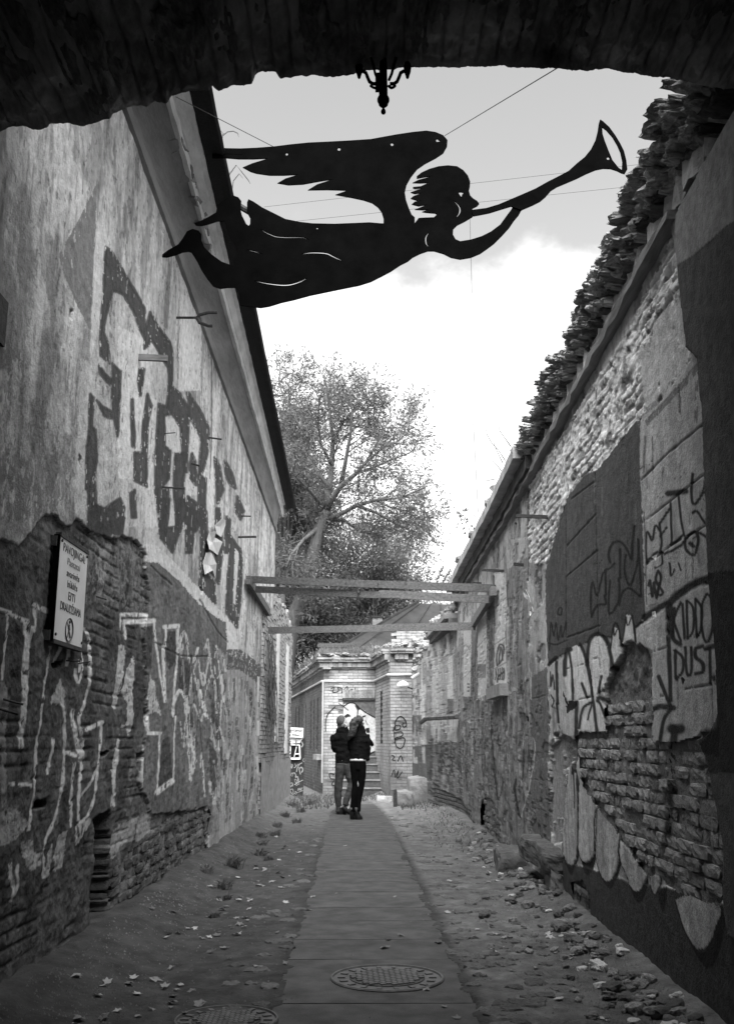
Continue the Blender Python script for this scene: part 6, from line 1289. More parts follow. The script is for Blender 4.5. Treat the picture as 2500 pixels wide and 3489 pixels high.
hair = [(260, 655), (340, 652), (358, 635), (350, 627), (290, 622), (262, 617), (285, 608), (318, 597), (270, 605), (215, 602), (250, 588), (300, 568), (240, 580), (195, 568), (215, 550), (278, 544), (235, 545), (188, 530), (205, 515), (265, 492), (215, 500), (188, 490), (220, 478), (270, 462), (215, 466), (203, 462), (203, 455), (255, 450), (305, 427), (250, 430), (200, 428), (240, 408), (290, 395), (335, 380), (270, 392), (228, 400), (228, 385), (260, 360), (310, 337), (370, 320), (430, 314), (490, 320), (530, 345), (560, 380), (575, 420), (573, 455), (567, 480), (575, 510), (595, 530), (620, 545), (634, 565), (620, 580), (590, 595), (588, 620), (595, 640), (590, 650), (540, 680), (490, 705), (465, 730), (463, 765), (480, 795), (510, 808), (580, 797), (650, 775), (710, 745), (770, 700), (810, 645), (840, 605), (855, 578), (880, 560), (930, 560), (925, 590), (905, 612), (890, 640), (860, 675), (830, 720), (780, 775), (730, 825), (690, 855), (640, 890), (580, 915), (510, 927), (450, 915), (400, 890), (340, 873), (300, 873), (250, 890), (200, 915), (170, 940), (120, 965), (60, 1005), (0, 1037)]
body = N_(*hair) + M_((1550, 1140), (1470, 1165), (1370, 1185), (1250, 1210), (1130, 1235), (1020, 1265), (930, 1285), (850, 1310), (790, 1320), (700, 1310), (640, 1300), (645, 1240), (620, 1180), (560, 1180), (510, 1187), (460, 1170), (420, 1120), (380, 1060), (350, 1000), (310, 935), (290, 930), (250, 935), (200, 955), (140, 970), (108, 968), (110, 950), (150, 920), (220, 880), (250, 840), (280, 790), (320, 773), (360, 785), (380, 810), (380, 850), (400, 900), (450, 950), (520, 1000), (600, 1030), (600, 990), (640, 930), (600, 870), (560, 800), (550, 740), (540, 718), (490, 720), (430, 740), (380, 752), (340, 748), (330, 732), (370, 720), (430, 690), (480, 660), (490, 610), (560, 560), (600, 542), (635, 555), (655, 580), (650, 640), (660, 680), (690, 740), (706, 752), (716, 740), (717, 700), (695, 660), (695, 590), (705, 568), (740, 585), (800, 625), (870, 660), (960, 705), (1060, 725), (1150, 735), (1300, 738), (1450, 732), (1540, 728)) + N_((0, 692), (215, 690), (240, 657))
slots = [(M_((790, 775), (830, 800), (890, 825), (960, 832), (1080, 833), (1125, 850)), 3.4), (M_((1070, 948), (1140, 938), (1240, 943), (1290, 965), (1350, 993)), 4.5), (M_((745, 1132), (830, 1150), (930, 1162), (1000, 1158), (1070, 1135), (1108, 1113)), 4), (M_((690, 917), (740, 928), (810, 948)), 2.6), (N_((465, 545), (490, 565), (508, 595), (505, 625), (487, 650)), 4), (N_((303, 755), (287, 785), (290, 825), (308, 845)), 3.4)]
plate('body', body, [N_((497, 490), (515, 488), (535, 493), (522, 505), (518, 520), (508, 508)), disc('M', 1180, 770, 6)], YA, slots=slots)
trump = N_((585, 604), (680, 592), (760, 568), (850, 530), (920, 500), (1000, 465), (1080, 420), (1150, 385), (1215, 350), (1270, 300), (1320, 260), (1360, 210), (1390, 150), (1405, 90), (1412, 40), (1420, 15), (1440, 28), (1480, 65), (1520, 120), (1550, 170), (1575, 220), (1590, 280), (1597, 340), (1580, 370), (1560, 365), (1530, 350), (1490, 337), (1440, 335), (1390, 345), (1330, 370), (1270, 400), (1200, 430), (1140, 455), (1100, 480), (1065, 520), (1030, 550), (980, 575), (910, 605), (870, 590), (840, 582), (780, 600), (700, 625), (640, 637), (595, 645))
plate('trumpet', trump, [N_((1433, 65), (1460, 85), (1500, 130), (1530, 180), (1552, 230), (1565, 290), (1562, 345), (1540, 330), (1500, 280), (1475, 220), (1450, 155), (1436, 110)), disc('N', 1472, 270, 10)], YA - .013)
mb = MB(); a, b = onY(*M_((600, 590))[0], YA + .06), onY(*M_((720, 660))[0], YA + .06); mb.tube([a, b], .028, 8); mb.build('tie_bar', M_IRON, AN)
a = onY(*M_((470, 248))[0], YA + .03); mb = MB(); mb.beam(a + Vector((.25, 0, 0)), Vector((-1.5, a.y, a.z + .02)), .05, .055); mb.build('hanging_bracket', M_STEEL, AN)
# wires
def wire(name, a, b, sag, r, label, n=14):
    mb = MB(); a, b = Vector(a), Vector(b); pts = [a.lerp(b, t) + Vector((0, 0, -sag * 4 * t * (1 - t))) for t in np.linspace(0, 1, n)]; mb.tube(pts, r, 5); o = mb.build(name, M_WIRE); tag(o, label, 'wire'); return o
wire('stay_wire', onY(1515, 462, YA + .02), onY(1925, 215, 4.25), 0, .003, 'thin stay wire from the wing tip up to the arch')
wire('stay_wire', onY(932, 500, YA + .02), onX(600, 330, -1.46), 0, .003, 'thin stay wire from the wing to the eave')
wire('overhead_wire', onY(900, 705, 15), onY(2180, 560, 15), 0, .003, 'upper faint overhead wire crossing the sky behind the angel')
wire('overhead_wire', onY(900, 765, 15), onY(2200, 630, 15), 0, .003, 'lower faint overhead wire crossing the sky behind the angel')
wire('hanging_cable', onY(1600, 745, 12), onY(1607, 1000, 12), 0, .003, 'short loose thread hanging below the angel chin')
wire('loose_stem', onY(1612, 1440, 12), onY(1628, 1745, 12), -.0, .0035, 'long thin bare stem rising from the coping of ruined wall')

# ------------------------------------------------------------------ the couple
def fuse(mb, name, m, parent, voxel=.012, smooth=6, disp=0.):
    o = mb.build(name, m)
    md = o.modifiers.new('fuse', 'REMESH'); md.mode = 'VOXEL'; md.voxel_size = voxel; md.use_smooth_shade = True
    ms = o.modifiers.new('smooth', 'SMOOTH'); ms.iterations = smooth; ms.factor = .5
    dg = bpy.context.evaluated_depsgraph_get(); me = bpy.data.meshes.new_from_object(o.evaluated_get(dg)); bpy.data.objects.remove(o)
    me.name = name; me.materials.clear(); me.materials.append(m)
    if disp:
        n = len(me.vertices); co = np.empty(n * 3); me.vertices.foreach_get('co', co); co = co.reshape(-1, 3)
        nn = np.empty(n * 3); me.vertices.foreach_get('normal', nn); nn = nn.reshape(-1, 3)
        d = (fbm(co[:, 0] * 9 + co[:, 1] * 7, co[:, 2] * 22, 4, 3) - .5) * disp
        me.vertices.foreach_set('co', (co + nn * d[:, None]).ravel()); me.update()
    me.polygons.foreach_set('use_smooth', [True] * len(me.polygons))
    o = bpy.data.objects.new(name, me); COL.objects.link(o); put_under(o, parent); return o
def fig(Y):
    def P(x, y, dy=0.): 
        p = onY(*tr('J', (x, y))[0], Y); return Vector((p.x, Y + dy, p.z))
    s = (P(1000, 1500) - P(0, 1500)).length / 1000
    def ring(l, r, y, ratio=.8, dy=0., add=0.):
        c = P((l + r) / 2, y, dy); return (c.x, c.y, c.z, (r - l) / 2 * s + add, (r - l) / 2 * s * ratio + add)
    def ell(mb, x, y, rx, rz, ry, dy=0., n=16, m=9):
        c = P(x, y, dy); mb.rings([(c.x, c.y, c.z + rz * s * math.cos(a), max(rx * s * math.sin(a), 1e-4), max(ry * s * math.sin(a), 1e-4)) for a in np.linspace(math.pi - .05, .05, m)], n)
    return P, s, ring, ell
M_SKIN = mat('skin', .38, var=.12, scale=20, bump=.1, rough=.6)
M_COAT = mat('black_coat_cloth', .0075, var=.5, scale=12, bump=.4, rough=1., spec=.05)
M_JEANS = mat('worn_jeans', .040, var=.45, scale=9, bump=.4, rough=.9)
M_LEGG = mat('black_leggings', .004, var=.3, scale=9, bump=.2, rough=1., spec=.04)
M_HAIRG = mat('short_grey_hair', .07, var=.4, scale=40, bump=.5, bscale=90)
M_HAIRD = mat('dark_wavy_hair', .030, var=.5, scale=30, bump=.6, bscale=60, rough=.55)
M_BOOT = mat('dark_boot_leather', .010, var=.3, scale=10, bump=.2, rough=.5)
M_FUR = mat('boot_fur', .09, var=.6, scale=60, bump=.9, bscale=90)
# man
P, s, ring, ell = fig(19.7)
MN = empty('person', tuple(P(420, 2040)), 'person in black coat and grey jeans with cropped hair, looking up', 'person')
b = MB(); ell(b, 440, 415, 88, 108, 100, .0); ell(b, 500, 470, 50, 60, 60, .02); b.rings([ring(360, 520, 640, .8), ring(385, 505, 560, .85), ring(390, 505, 500, .9), ring(400, 520, 440, .9)])
b.rings([ring(345, 560, 1230, .6), ring(340, 570, 1000, .6), ring(330, 560, 800, .55), ring(300, 560, 680, .5), ring(380, 510, 600, .7)])
b.rings([ring(370, 460, 2000, .9), ring(340, 420, 1850, .95), ring(325, 425, 1600, 1), ring(335, 470, 1300, .95), ring(350, 500, 1180, .9)]); b.tube([P(530, 1180), P(600, 1480, -.05), P(505, 1830, -.12), P(560, 1950, -.14)], [.075, .055, .042, .04], 10)
b.tube([P(557, 462), P(575, 480), P(556, 498)], [.006, .016, .008], 6); b.tube([P(545, 400), P(560, 440), P(558, 470)], [.02, .022, .015], 6)
b.tube([P(300, 700), P(290, 860, .02), P(330, 930, .16), P(430, 930, .24)], [.05, .045, .036, .03], 8)
for k in range(5): b.tube([P(430, 915 + k * 11, .24), P(462 + (k % 3) * 6, 915 + k * 11, .27), P(485, 920 + k * 11, .25)], [.011, .0095, .008], 6)
fuse(b, 'body', M_SKIN, MN, .011, 4)
h = MB(); ell(h, 424, 396, 88, 104, 100, -.014); h.rings([ring(362, 470, 520, .9, -.02), ring(350, 480, 470, .9, -.016), ring(346, 490, 420, .95, -.016)]); fuse(h, 'hair', M_HAIRG, MN, .011, 3, .006)
e_ = MB(); e_.tube([P(490, 440, -.088), P(510, 465, -.092), P(502, 500, -.088), P(488, 510, -.084)], [.012, .016, .013, .008], 8); e_.build('ear', M_SKIN, MN, True)
j = MB(); j.rings([ring(312, 490, 1225, .62), ring(310, 585, 1215, .55), ring(312, 590, 1120, .56), ring(318, 592, 1000, .56), ring(312, 600, 900, .56), ring(295, 605, 800, .54), ring(262, 610, 700, .52), ring(268, 605, 650, .5), ring(320, 560, 600, .6), ring(345, 545, 560, .72)])
j.rings([ring(330, 560, 590, .72), ring(335, 555, 540, .75), ring(360, 540, 500, .78), ring(375, 520, 485, .8)])
j.tube([P(310, 650), P(285, 720), P(295, 830, .02), P(320, 915, .08), P(390, 930, .20)], [.07, .068, .062, .056, .05], 10)
j.tube([P(560, 650), P(595, 740, .03), P(590, 860, .08), P(540, 930, .18)], [.07, .066, .06, .05], 10)
fuse(j, 'coat', M_COAT, MN, .013, 4, .034)
t = MB(); t.rings([ring(320, 440, 1990, .85), ring(330, 432, 1930, .9), ring(306, 428, 1780, .95), ring(300, 436, 1620, .98), ring(305, 455, 1480, 1), ring(316, 478, 1330, .95), ring(318, 505, 1220, .9), ring(325, 540, 1130, .8)])
t.tube([P(520, 1150), P(555, 1300, -.01), P(600, 1480, -.05), P(575, 1600, -.08), P(515, 1780, -.13), P(500, 1870, -.15)], [.10, .088, .066, .060, .062, .060], 12)
fuse(t, 'jeans', M_JEANS, MN, .012, 3, .022)
f = MB(); f.rings([(P(430, 2035).x, 19.7, .0, .10, .055), (P(430, 2035).x, 19.7, .04, .10, .055), (P(420, 2000).x, 19.7, .085, .075, .05), (P(400, 1980).x, 19.7, .13, .05, .048)]); fuse(f, 'shoe', M_BOOT, MN, .009, 2)
f = MB(); f.tube([P(455, 1895, -.15), P(500, 1935, -.15), P(560, 1985, -.15), P(585, 2020, -.15)], [.045, .05, .045, .025], 10); fuse(f, 'shoe', M_BOOT, MN, .009, 2)
# woman
P, s, ring, ell = fig(18.35)
WN = empty('person', tuple(P(690, 2140)), 'person with long dark ponytail, black jacket and leggings, fur-trimmed boots', 'person')
b = MB(); ell(b, 748, 402, 72, 88, 84); ell(b, 785, 440, 42, 50, 50, .02); b.tube([P(824, 402, .03), P(838, 432, .03), P(822, 440, .03)], [.008, .013, .006], 6); b.rings([ring(690, 800, 640, .8), ring(700, 800, 540, .85), ring(705, 800, 470, .9)])
b.rings([ring(610, 850, 1150, .7), ring(625, 830, 950, .65), ring(610, 860, 720, .55), ring(690, 810, 610, .7)])
b.rings([ring(605, 650, 1990, 1), ring(605, 660, 1850, 1), ring(620, 730, 1500, 1), ring(590, 730, 1200, .95), ring(600, 740, 1100, .9)]); b.rings([ring(695, 735, 1990, 1), ring(697, 750, 1850, 1), ring(700, 825, 1500, 1), ring(710, 850, 1200, .95), ring(700, 840, 1100, .9)])
b.tube([P(860, 680), P(880, 860), P(900, 960, .05), P(905, 1060, .05), P(890, 1110, .05)], [.04, .036, .03, .024, .03], 8); b.tube([P(880, 700, .1), P(940, 770, .16), P(985, 800, .2)], [.04, .03, .024], 8)
for k in range(5): b.tube([P(980, 780 + k * 10, .2), P(1000 - k * 2, 790 + k * 10, .22), P(985, 800 + k * 10, .24)], [.010, .009, .007], 6); b.tube([P(880 + k * 9, 1110, .05), P(878 + k * 9, 1140 + (k % 3) * 6, .05), P(874 + k * 8, 1160, .06)], [.009, .008, .007], 6)
fuse(b, 'body', M_SKIN, WN, .010, 3)
j = MB(); j.rings([ring(582, 858, 1078, .62), ring(572, 868, 1060, .62), ring(575, 872, 950, .6), ring(582, 880, 850, .58), ring(575, 892, 740, .54), ring(585, 888, 650, .5), ring(640, 860, 590, .6), ring(675, 850, 545, .75)])
j.rings([ring(672, 850, 570, .8), ring(680, 845, 520, .85), ring(690, 835, 480, .85), ring(705, 820, 470, .85)])
j.tube([P(860, 640), P(888, 740), P(890, 860), P(895, 970, .03), P(885, 1090, .04)], [.062, .060, .052, .046, .040], 10); j.tube([P(600, 640), P(575, 760), P(585, 880, .06), P(620, 960, .14)], [.06, .056, .05, .045], 10)
j.tube([P(870, 690, .05), P(915, 750, .12), P(960, 800, .18), P(985, 815, .2)], [.058, .05, .04, .032], 10); j.tube([P(960, 810, .18), P(955, 850, .18), P(945, 870, .18)], [.018, .014, .008], 6)
fuse(j, 'jacket', M_COAT, WN, .012, 4, .028)
f = MB(); f.rings([ring(575, 858, 1097, .62), ring(574, 860, 1070, .62), ring(590, 850, 1040, .6)]); f.build('shirt_hem', M_WHITE, WN, True)
t = MB(); t.rings([ring(580, 676, 1985, .95), ring(584, 682, 1850, .98), ring(598, 705, 1700, 1), ring(615, 730, 1520, 1), ring(590, 735, 1330, .98), ring(574, 735, 1180, .95), ring(575, 740, 1092, .9)]); t.rings([ring(682, 766, 1985, .95), ring(690, 772, 1850, .98), ring(695, 800, 1700, 1), ring(705, 838, 1520, 1), ring(705, 862, 1330, .98), ring(700, 866, 1180, .95), ring(700, 862, 1092, .9)]); t.rings([ring(585, 860, 1250, .62), ring(576, 862, 1092, .62)]); fuse(t, 'leggings', M_LEGG, WN, .011, 3)
for cx_, dx in ((622, -22), (712, 22)):
    f = MB(); f.rings([ring(cx_ - 62, cx_ + 38, 1915, .8), ring(cx_ - 62, cx_ + 40, 1960, .8), ring(cx_ - 56, cx_ + 36, 1985, .8)]); fuse(f, 'fur_cuff', M_FUR, WN, .009, 1, .03)
    f = MB(); f.rings([ring(cx_ - 52, cx_ + 36, 1950, .85), ring(cx_ - 52, cx_ + 42, 2030, .95, .02), ring(cx_ - 50, cx_ + 60 + dx, 2085, 1.3, .06), ring(cx_ - 46, cx_ + 72 + dx, 2125, 1.5, .09), ring(cx_ - 46, cx_ + 74 + dx, 2140, 1.5, .09)]); fuse(f, 'boot', M_BOOT, WN, .009, 2)
h = MB(); ell(h, 738, 392, 80, 92, 92, -.012); h.tube([P(700, 380, -.07), P(650, 400, -.12), P(625, 470, -.14), P(620, 560, -.15), P(590, 640, -.15), P(560, 700, -.14), P(545, 745, -.13)], [.05, .062, .062, .056, .05, .036, .012], 12); h.tube([P(690, 400, -.07), P(665, 520, -.13), P(640, 620, -.14), P(600, 690, -.14)], [.05, .056, .045, .014], 10)
h.tube([P(660, 370, -.09), P(690, 350, -.09)], [.045, .045], 10); fuse(h, 'hair', M_HAIRD, WN, .010, 2, .035)
e_ = MB(); e_.tube([P(800, 395, -.055), P(812, 425, -.058), P(803, 455, -.055)], [.008, .014, .008], 8); e_.build('ear', M_SKIN, WN, True)
c_ = MB(); c_.obox(P(893, 555, .25), (.030, 0, .004), (0, .03, 0), (-.004, 0, .042)); c_.tube([P(893, 555, .25), P(893, 555, .33)], .026, 10); c_ = c_.build('camera', M_BOOT); tag(c_, 'small dark camera held up in front of the ponytailed person', 'camera')

# ------------------------------------------------------------------ trees
def leaf_cloud(pts, dirs, n_per, L, W, spread, rng_, droop=.25):
    """narrow pointed leaves (two triangles each) scattered round twig points"""
    n = len(pts) * n_per; P_ = np.repeat(np.array(pts), n_per, 0) + rng_.normal(0, spread, (n, 3))
    D = np.repeat(np.array(dirs), n_per, 0) + rng_.normal(0, .75, (n, 3)); D[:, 2] -= droop; D /= np.linalg.norm(D, axis=1)[:, None]
    U_ = np.cross(D, rng_.normal(0, 1, (n, 3))); U_ /= np.linalg.norm(U_, axis=1)[:, None]
    l = L * rng_.uniform(.6, 1.35, (n, 1)); w = W * rng_.uniform(.7, 1.3, (n, 1))
    v = np.stack([P_, P_ + D * l * .5 + U_ * w / 2, P_ + D * l, P_ + D * l * .5 - U_ * w / 2], 1).reshape(-1, 3)
    i = np.arange(n)[:, None] * 4; f = np.concatenate([i, i + 1, i + 2, i + 3], 1); return v, f
def leaf_mesh(name, v, f, m, parent):
    me = bpy.data.meshes.new(name); me.vertices.add(len(v)); me.vertices.foreach_set('co', v.astype(np.float32).ravel()); me.loops.add(f.size); me.loops.foreach_set('vertex_index', f.astype(np.int32).ravel()); me.polygons.add(len(f)); me.polygons.foreach_set('loop_start', np.arange(0, f.size, 4, dtype=np.int32)); me.polygons.foreach_set('loop_total', np.full(len(f), 4, np.int32)); me.update(calc_edges=True)
    me.materials.append(m); o = bpy.data.objects.new(name, me); COL.objects.link(o); put_under(o, parent); return o
def grow(limbs, rng_, mb, tips, tdirs, twig=.9, dens=3.0, lvl=2, up=.25, centre=None):
    """side branches along each limb (list of (points, radii)); two levels, twigs carry leaves"""
    q = [(l, r, 0) for l, r in limbs]
    while q:
        pts, rad, lv = q.pop()
        mb.tube(pts, rad, 7 if lv == 0 else (4 if lv == 1 else 3), lv == 0)
        L = sum((Vector(b) - Vector(a)).length for a, b in zip(pts[:-1], pts[1:]))
        if lv >= lvl:
            for t in np.linspace(.3, 1, max(2, int(L * 3.2))):
                k = t * (len(pts) - 1); i = min(int(k), len(pts) - 2); p = Vector(pts[i]).lerp(Vector(pts[i + 1]), k - i); tips.append(p); tdirs.append((Vector(pts[i + 1]) - Vector(pts[i])).normalized())
            continue
        n = int(L * dens * (1 if lv else .8)) + 1
        for s_ in range(n):
            t = (.28 if lv == 0 else .15) + (1 - (.28 if lv == 0 else .15)) * (s_ + rng_.random()) / n; k = t * (len(pts) - 1); i = min(int(k), len(pts) - 2); p = Vector(pts[i]).lerp(Vector(pts[i + 1]), k - i); d = (Vector(pts[i + 1]) - Vector(pts[i])).normalized()
            sd_ = Vector(rng_.normal(0, 1, 3)); sd_ = (sd_ - d * sd_.dot(d)).normalized(); nd = (d * .75 + sd_ * .85 + Vector((0, 0, up))).normalized(); ln_ = (twig * 2.0 if lv == 0 else twig) * rng_.uniform(.55, 1.25) * (1.15 - .45 * t)
            pp_ = [p]; 
            for m_ in range(3): nd = (nd + Vector(rng_.normal(0, .22, 3)) + Vector((0, 0, -.05 * m_))).normalized(); pp_.append(pp_[-1] + nd * ln_ / 3)
            r0 = (.028 if lv == 0 else .010); q.append((pp_, [r0, r0 * .7, r0 * .5, r0 * .25], lv + 1))
def treelimb(v, pts, Y, dys, r0, r1):
    P_ = [Vector(onY(*p, Y + dy)) for p, dy in zip(tr(v, *pts), dys)]; return P_, list(np.linspace(r0, r1, len(P_)))
rngt = np.random.default_rng(5)
T1 = empty('ash_tree', (-2.5, 33, 0), 'large leaning tree with sparse feathery crown behind the brick house', 'tree')
Yt = 33
base = onY(993, 2119, Yt); limbs = []
limbs.append(([Vector((base.x - .75, Yt, 0)), Vector((base.x - .3, Yt, 2.6))] + [Vector(onY(*p, Yt)) for p in ((993, 2119), (1040, 2014), (1068, 1880), (1091, 1794), (1112, 1740))], [.34, .30, .27, .24, .21, .19, .17]))
def dz(n, a): return [a * i / (n - 1) for i in range(n)]
for pts, a, r0 in (([(600, 1250), (630, 1080), (650, 900), (660, 700), (640, 520), (620, 380), (610, 250)], .8, .13), ([(610, 1240), (640, 1180), (720, 1060), (840, 960), (930, 860), (1050, 760), (1170, 640)], -1., .13), ([(610, 1330), (720, 1280), (850, 1210), (1000, 1170), (1200, 1150), (1400, 1060)], -1.6, .10), ([(630, 1320), (750, 1330), (880, 1420), (1000, 1440), (1080, 1480)], 1.2, .07), ([(850, 1215), (1000, 1270), (1150, 1350), (1320, 1440)], -1.2, .06), ([(560, 1380), (430, 1480), (330, 1600), (290, 1700)], -1., .09), ([(640, 1080), (500, 900), (420, 760), (400, 600), (430, 470)], 1.5, .08), ([(600, 1250), (480, 1100), (390, 1010), (330, 940)], -1.5, .07), ([(720, 1060), (760, 860), (800, 640), (810, 450), (780, 280)], -.6, .08), ([(840, 960), (960, 920), (1100, 860), (1260, 800)], 1., .06), ([(660, 700), (740, 560), (860, 420), (940, 320)], 1.5, .05), ([(650, 900), (560, 720), (540, 520), (560, 350)], -1.2, .06), ([(1000, 1170), (1120, 1230), (1260, 1260), (1330, 1330)], .8, .04), ([(930, 860), (1040, 660), (1120, 500)], 0, .05), ([(1050, 760), (1180, 700), (1280, 600)], 0.8, .04), ([(400, 600), (330, 450), (250, 300), (230, 200)], .6, .05), ([(390, 1010), (300, 800), (270, 620)], .5, .05)):
    limbs.append(treelimb('L', pts, Yt, dz(len(pts), a * 1.3), r0, .018))
wood, tips, td = MB(), [], []
grow(limbs, rngt, wood, tips, td, .74, 3.3, 2, .16)
wood.build('trunk', M_BARK, T1, True); v, f = leaf_cloud(tips, td, 17, .18, .042, .14, rngt, .3); leaf_mesh('crown', v, f, M_LEAF, T1); print('tree1', len(f))
def bushy(name, label, c, rad, trunk_base, Y, nlimb, dens, m, seed, group=None, nleaf=7, L=.15, W=.05, cat='tree', lean=0., lobes=9):
    r_ = np.random.default_rng(seed); e = empty(name, tuple(trunk_base), label, cat, group)
    wood, tips, td = MB(), [], []; c = Vector(c); tb = Vector(trunk_base); fork = tb.lerp(c, .55)
    lim = [([tb, tb.lerp(fork, .5) + Vector((r_.normal(0, .1), r_.normal(0, .1), 0)), fork], [.16, .13, .11])]
    for k in range(nlimb):
        an = 2 * math.pi * k / nlimb + r_.uniform(-.4, .4); el = r_.uniform(-.35, 1.0); d = Vector((math.cos(an) * math.cos(el) * rad[0], math.sin(an) * math.cos(el) * rad[1], math.sin(el) * rad[2])) * r_.uniform(.65, 1.05)
        e_ = c + d; lim.append(([fork, fork.lerp(e_, .4) + Vector((0, 0, .2)), fork.lerp(e_, .75) + Vector(r_.normal(0, .15, 3)), e_], [.07, .05, .03, .012]))
    grow(lim, r_, wood, tips, td, .6 + .12 * rad[0], dens, 2, .1)
    wood.build('trunk', M_BARK, e, True); v, f = leaf_cloud(tips, td, int(nleaf * 2.4), L * 1.15, W * 1.2, .22, r_, .5); leaf_mesh('crown', v, f, m, e); print(name, len(f)); return e
def ctr(px, py, Y): return onY(px, py, Y)
bushy('birch_tree', 'dense drooping tree in front of the sky, right of the leaning trunk', ctr(1270, 1930, 44), (2.4, 2.0, 2.4), (.3, 44, 0), 44, 15, 2.0, M_LEAF, 3, nleaf=7)
bushy('birch_tree', 'dense tree low behind the tin roof and chimney', ctr(1330, 2060, 46), (2.2, 1.8, 1.9), (1.2, 46, 0), 46, 12, 2.0, M_LEAF, 4, nleaf=7)
bushy('maple_tree', 'dark dense tree directly behind the plastered building end', ctr(985, 1900, 40), (1.9, 1.8, 2.6), (-3.4, 40, 0), 40, 13, 2.0, M_LEAFD, 5, nleaf=7)
bushy('maple_tree', 'dark low tree filling the gap behind the brick house flank', ctr(1060, 2200, 42), (2.2, 1.8, 2.6), (-2.2, 42, 0), 42, 15, 2.2, M_LEAFD, 6, nleaf=8)
bushy('poplar_tree', 'upright feathery tree top showing just past the black eave', ctr(975, 1500, 38), (1.0, 1.6, 2.2), (-3.3, 38, 0), 38, 12, 2.2, M_LEAF, 7, nleaf=6)
bushy('poplar_tree', 'mid-height tree between the black eave and the leaning trunk', ctr(1010, 1700, 41), (1.5, 1.6, 1.8), (-2.9, 41, 0), 41, 12, 2.2, M_LEAFD, 8, nleaf=7)
bushy('maple_tree', 'dark tree deep in the yard behind the chimney', ctr(1190, 2090, 50), (2.6, 2, 2.2), (-.8, 50, 0), 50, 14, 1.9, M_LEAFD, 9, nleaf=8)

# ------------------------------------------------------------------ loose blocks, rubble, leaves, weeds
def block(name, pts, z0, z1, label, m=M_CONC, cat='block', jit=.015):
    rg = random.Random(len(label)); mb = MB(); n = len(pts); P_ = [Vector((x, y, 0)) for x, y in pts]; c = sum(P_, Vector()) / n; vs = []
    for k, (zz, sc_) in enumerate(((z0, 1.03), ((z0 + z1) / 2, 1.0), (z1 - .02, .98), (z1, .9))):
        for p in P_: q_ = c + (p - c) * sc_; vs.append((q_.x + rg.uniform(-jit, jit), q_.y + rg.uniform(-jit, jit), zz + rg.uniform(-jit, jit) * .6))
    fs = [(r * n + i, r * n + (i + 1) % n, (r + 1) * n + (i + 1) % n, (r + 1) * n + i) for r in range(3) for i in range(n)] + [tuple(range(3 * n, 4 * n)), tuple(range(n))[::-1]]
    mb.add(vs, fs); o = mb.build(name, m); tag(o, label, cat); return o
def rough_box(name, lo, hi, label, m, cat='block', amp=.05, cuts=7, skew=0.):
    bm = bmesh.new(); bmesh.ops.create_cube(bm, size=1); bmesh.ops.subdivide_edges(bm, edges=bm.edges, cuts=cuts, use_grid_fill=True)
    lo, hi = np.array(lo), np.array(hi); so = (len(label) * 7.3) % 31
    for v in bm.verts:
        c = np.array(v.co); r = np.linalg.norm(c); c = c * (1 - .10 * max(0, r - .62) / .24)
        p = lo + (c + .5) * (hi - lo); d_ = c / (abs(c).max() + 1e-6)
        w = np.array([fbm(np.array([p[k_ - 2] * 5 + so]), np.array([p[k_ - 1] * 5 + p[k_] * 3]), 4, 40 + k_, .6)[0] - .5 for k_ in range(3)])
        p = p + w * amp * 2; p[0] += skew * c[2]; v.co = p
    me = bpy.data.meshes.new(name); bm.to_mesh(me); bm.free(); me.materials.append(m); o = bpy.data.objects.new(name, me); COL.objects.link(o); tag(o, label, cat); return o
M_OLDCONC = mat('old_concrete', .085, var=.5, scale=5, bump=1., bscale=14)
rough_box('concrete_ledge', (1.52, 9.0, .24), (1.80, 10.4, .45), 'long crumbling concrete ledge sticking out of the ruined wall foot', M_OLDCONC, amp=.05, cuts=9)
rough_box('broken_block', (1.60, 9.0, -.05), (1.80, 9.5, .27), 'rough broken masonry lump propping the long concrete ledge', M_STONE, amp=.09)
rough_box('broken_block', (1.38, 10.9, -.05), (1.66, 11.3, .24), 'squat broken block beside the long concrete ledge', M_OLDCONC, amp=.06)
rough_box('doorstep', (.92, 22.3, -.1), (1.5, 23.9, .58), 'tall concrete doorstep under the boarded end of ruined wall', M_CONC, amp=.04)
rough_box('doorstep', (.62, 22.1, -.1), (1.0, 23.2, .30), 'lower concrete step beside the tall doorstep', M_CONC, amp=.04)
rough_box('marker_post', (.56, 21.85, -.05), (.64, 21.95, .36), 'small dark stump standing before the concrete steps', M_IRON, 'post', .012, 4)
rough_box('flat_stone', (.22, 23.5, -.03), (.60, 23.9, .13), 'pale flat stone lying before the house steps', mat('pale_stone', .42, var=.3, bump=.4), 'stone', .05, 5)
rng = random.Random(91)
RL, RG = 'lump of broken brick and mortar in the rubble along the ruined wall foot', 'rubble along the ruined wall foot'
n = 0
while n < 240:
    y = 1 / rng.uniform(1 / 14.5, 1 / 4.9); x = XR - .06 - abs(rng.gauss(.03, .20)) - .12 * (y < 9) * rng.random()
    if x < .85: continue
    s = rng.choice((.03, .035, .04, .05, .06, .075)) * rng.uniform(.8, 1.25)
    m = mat('pale_stone') if rng.random() < .15 else (M_STONE if rng.random() < .6 else M_COBBLE)
    z = float(ground_z(x, y)); o = stone('rubble_stone', m, (x, y, z + s * .25), (s * rng.uniform(1.1, 1.7), s * rng.uniform(1, 1.3), s * rng.uniform(.55, .9)), (rng.uniform(-.3, .3), rng.uniform(-.3, .3), rng.uniform(0, 3)), None, n % 3 == 0); tag(o, RL, 'rubble', RG); n += 1
gv = MB()
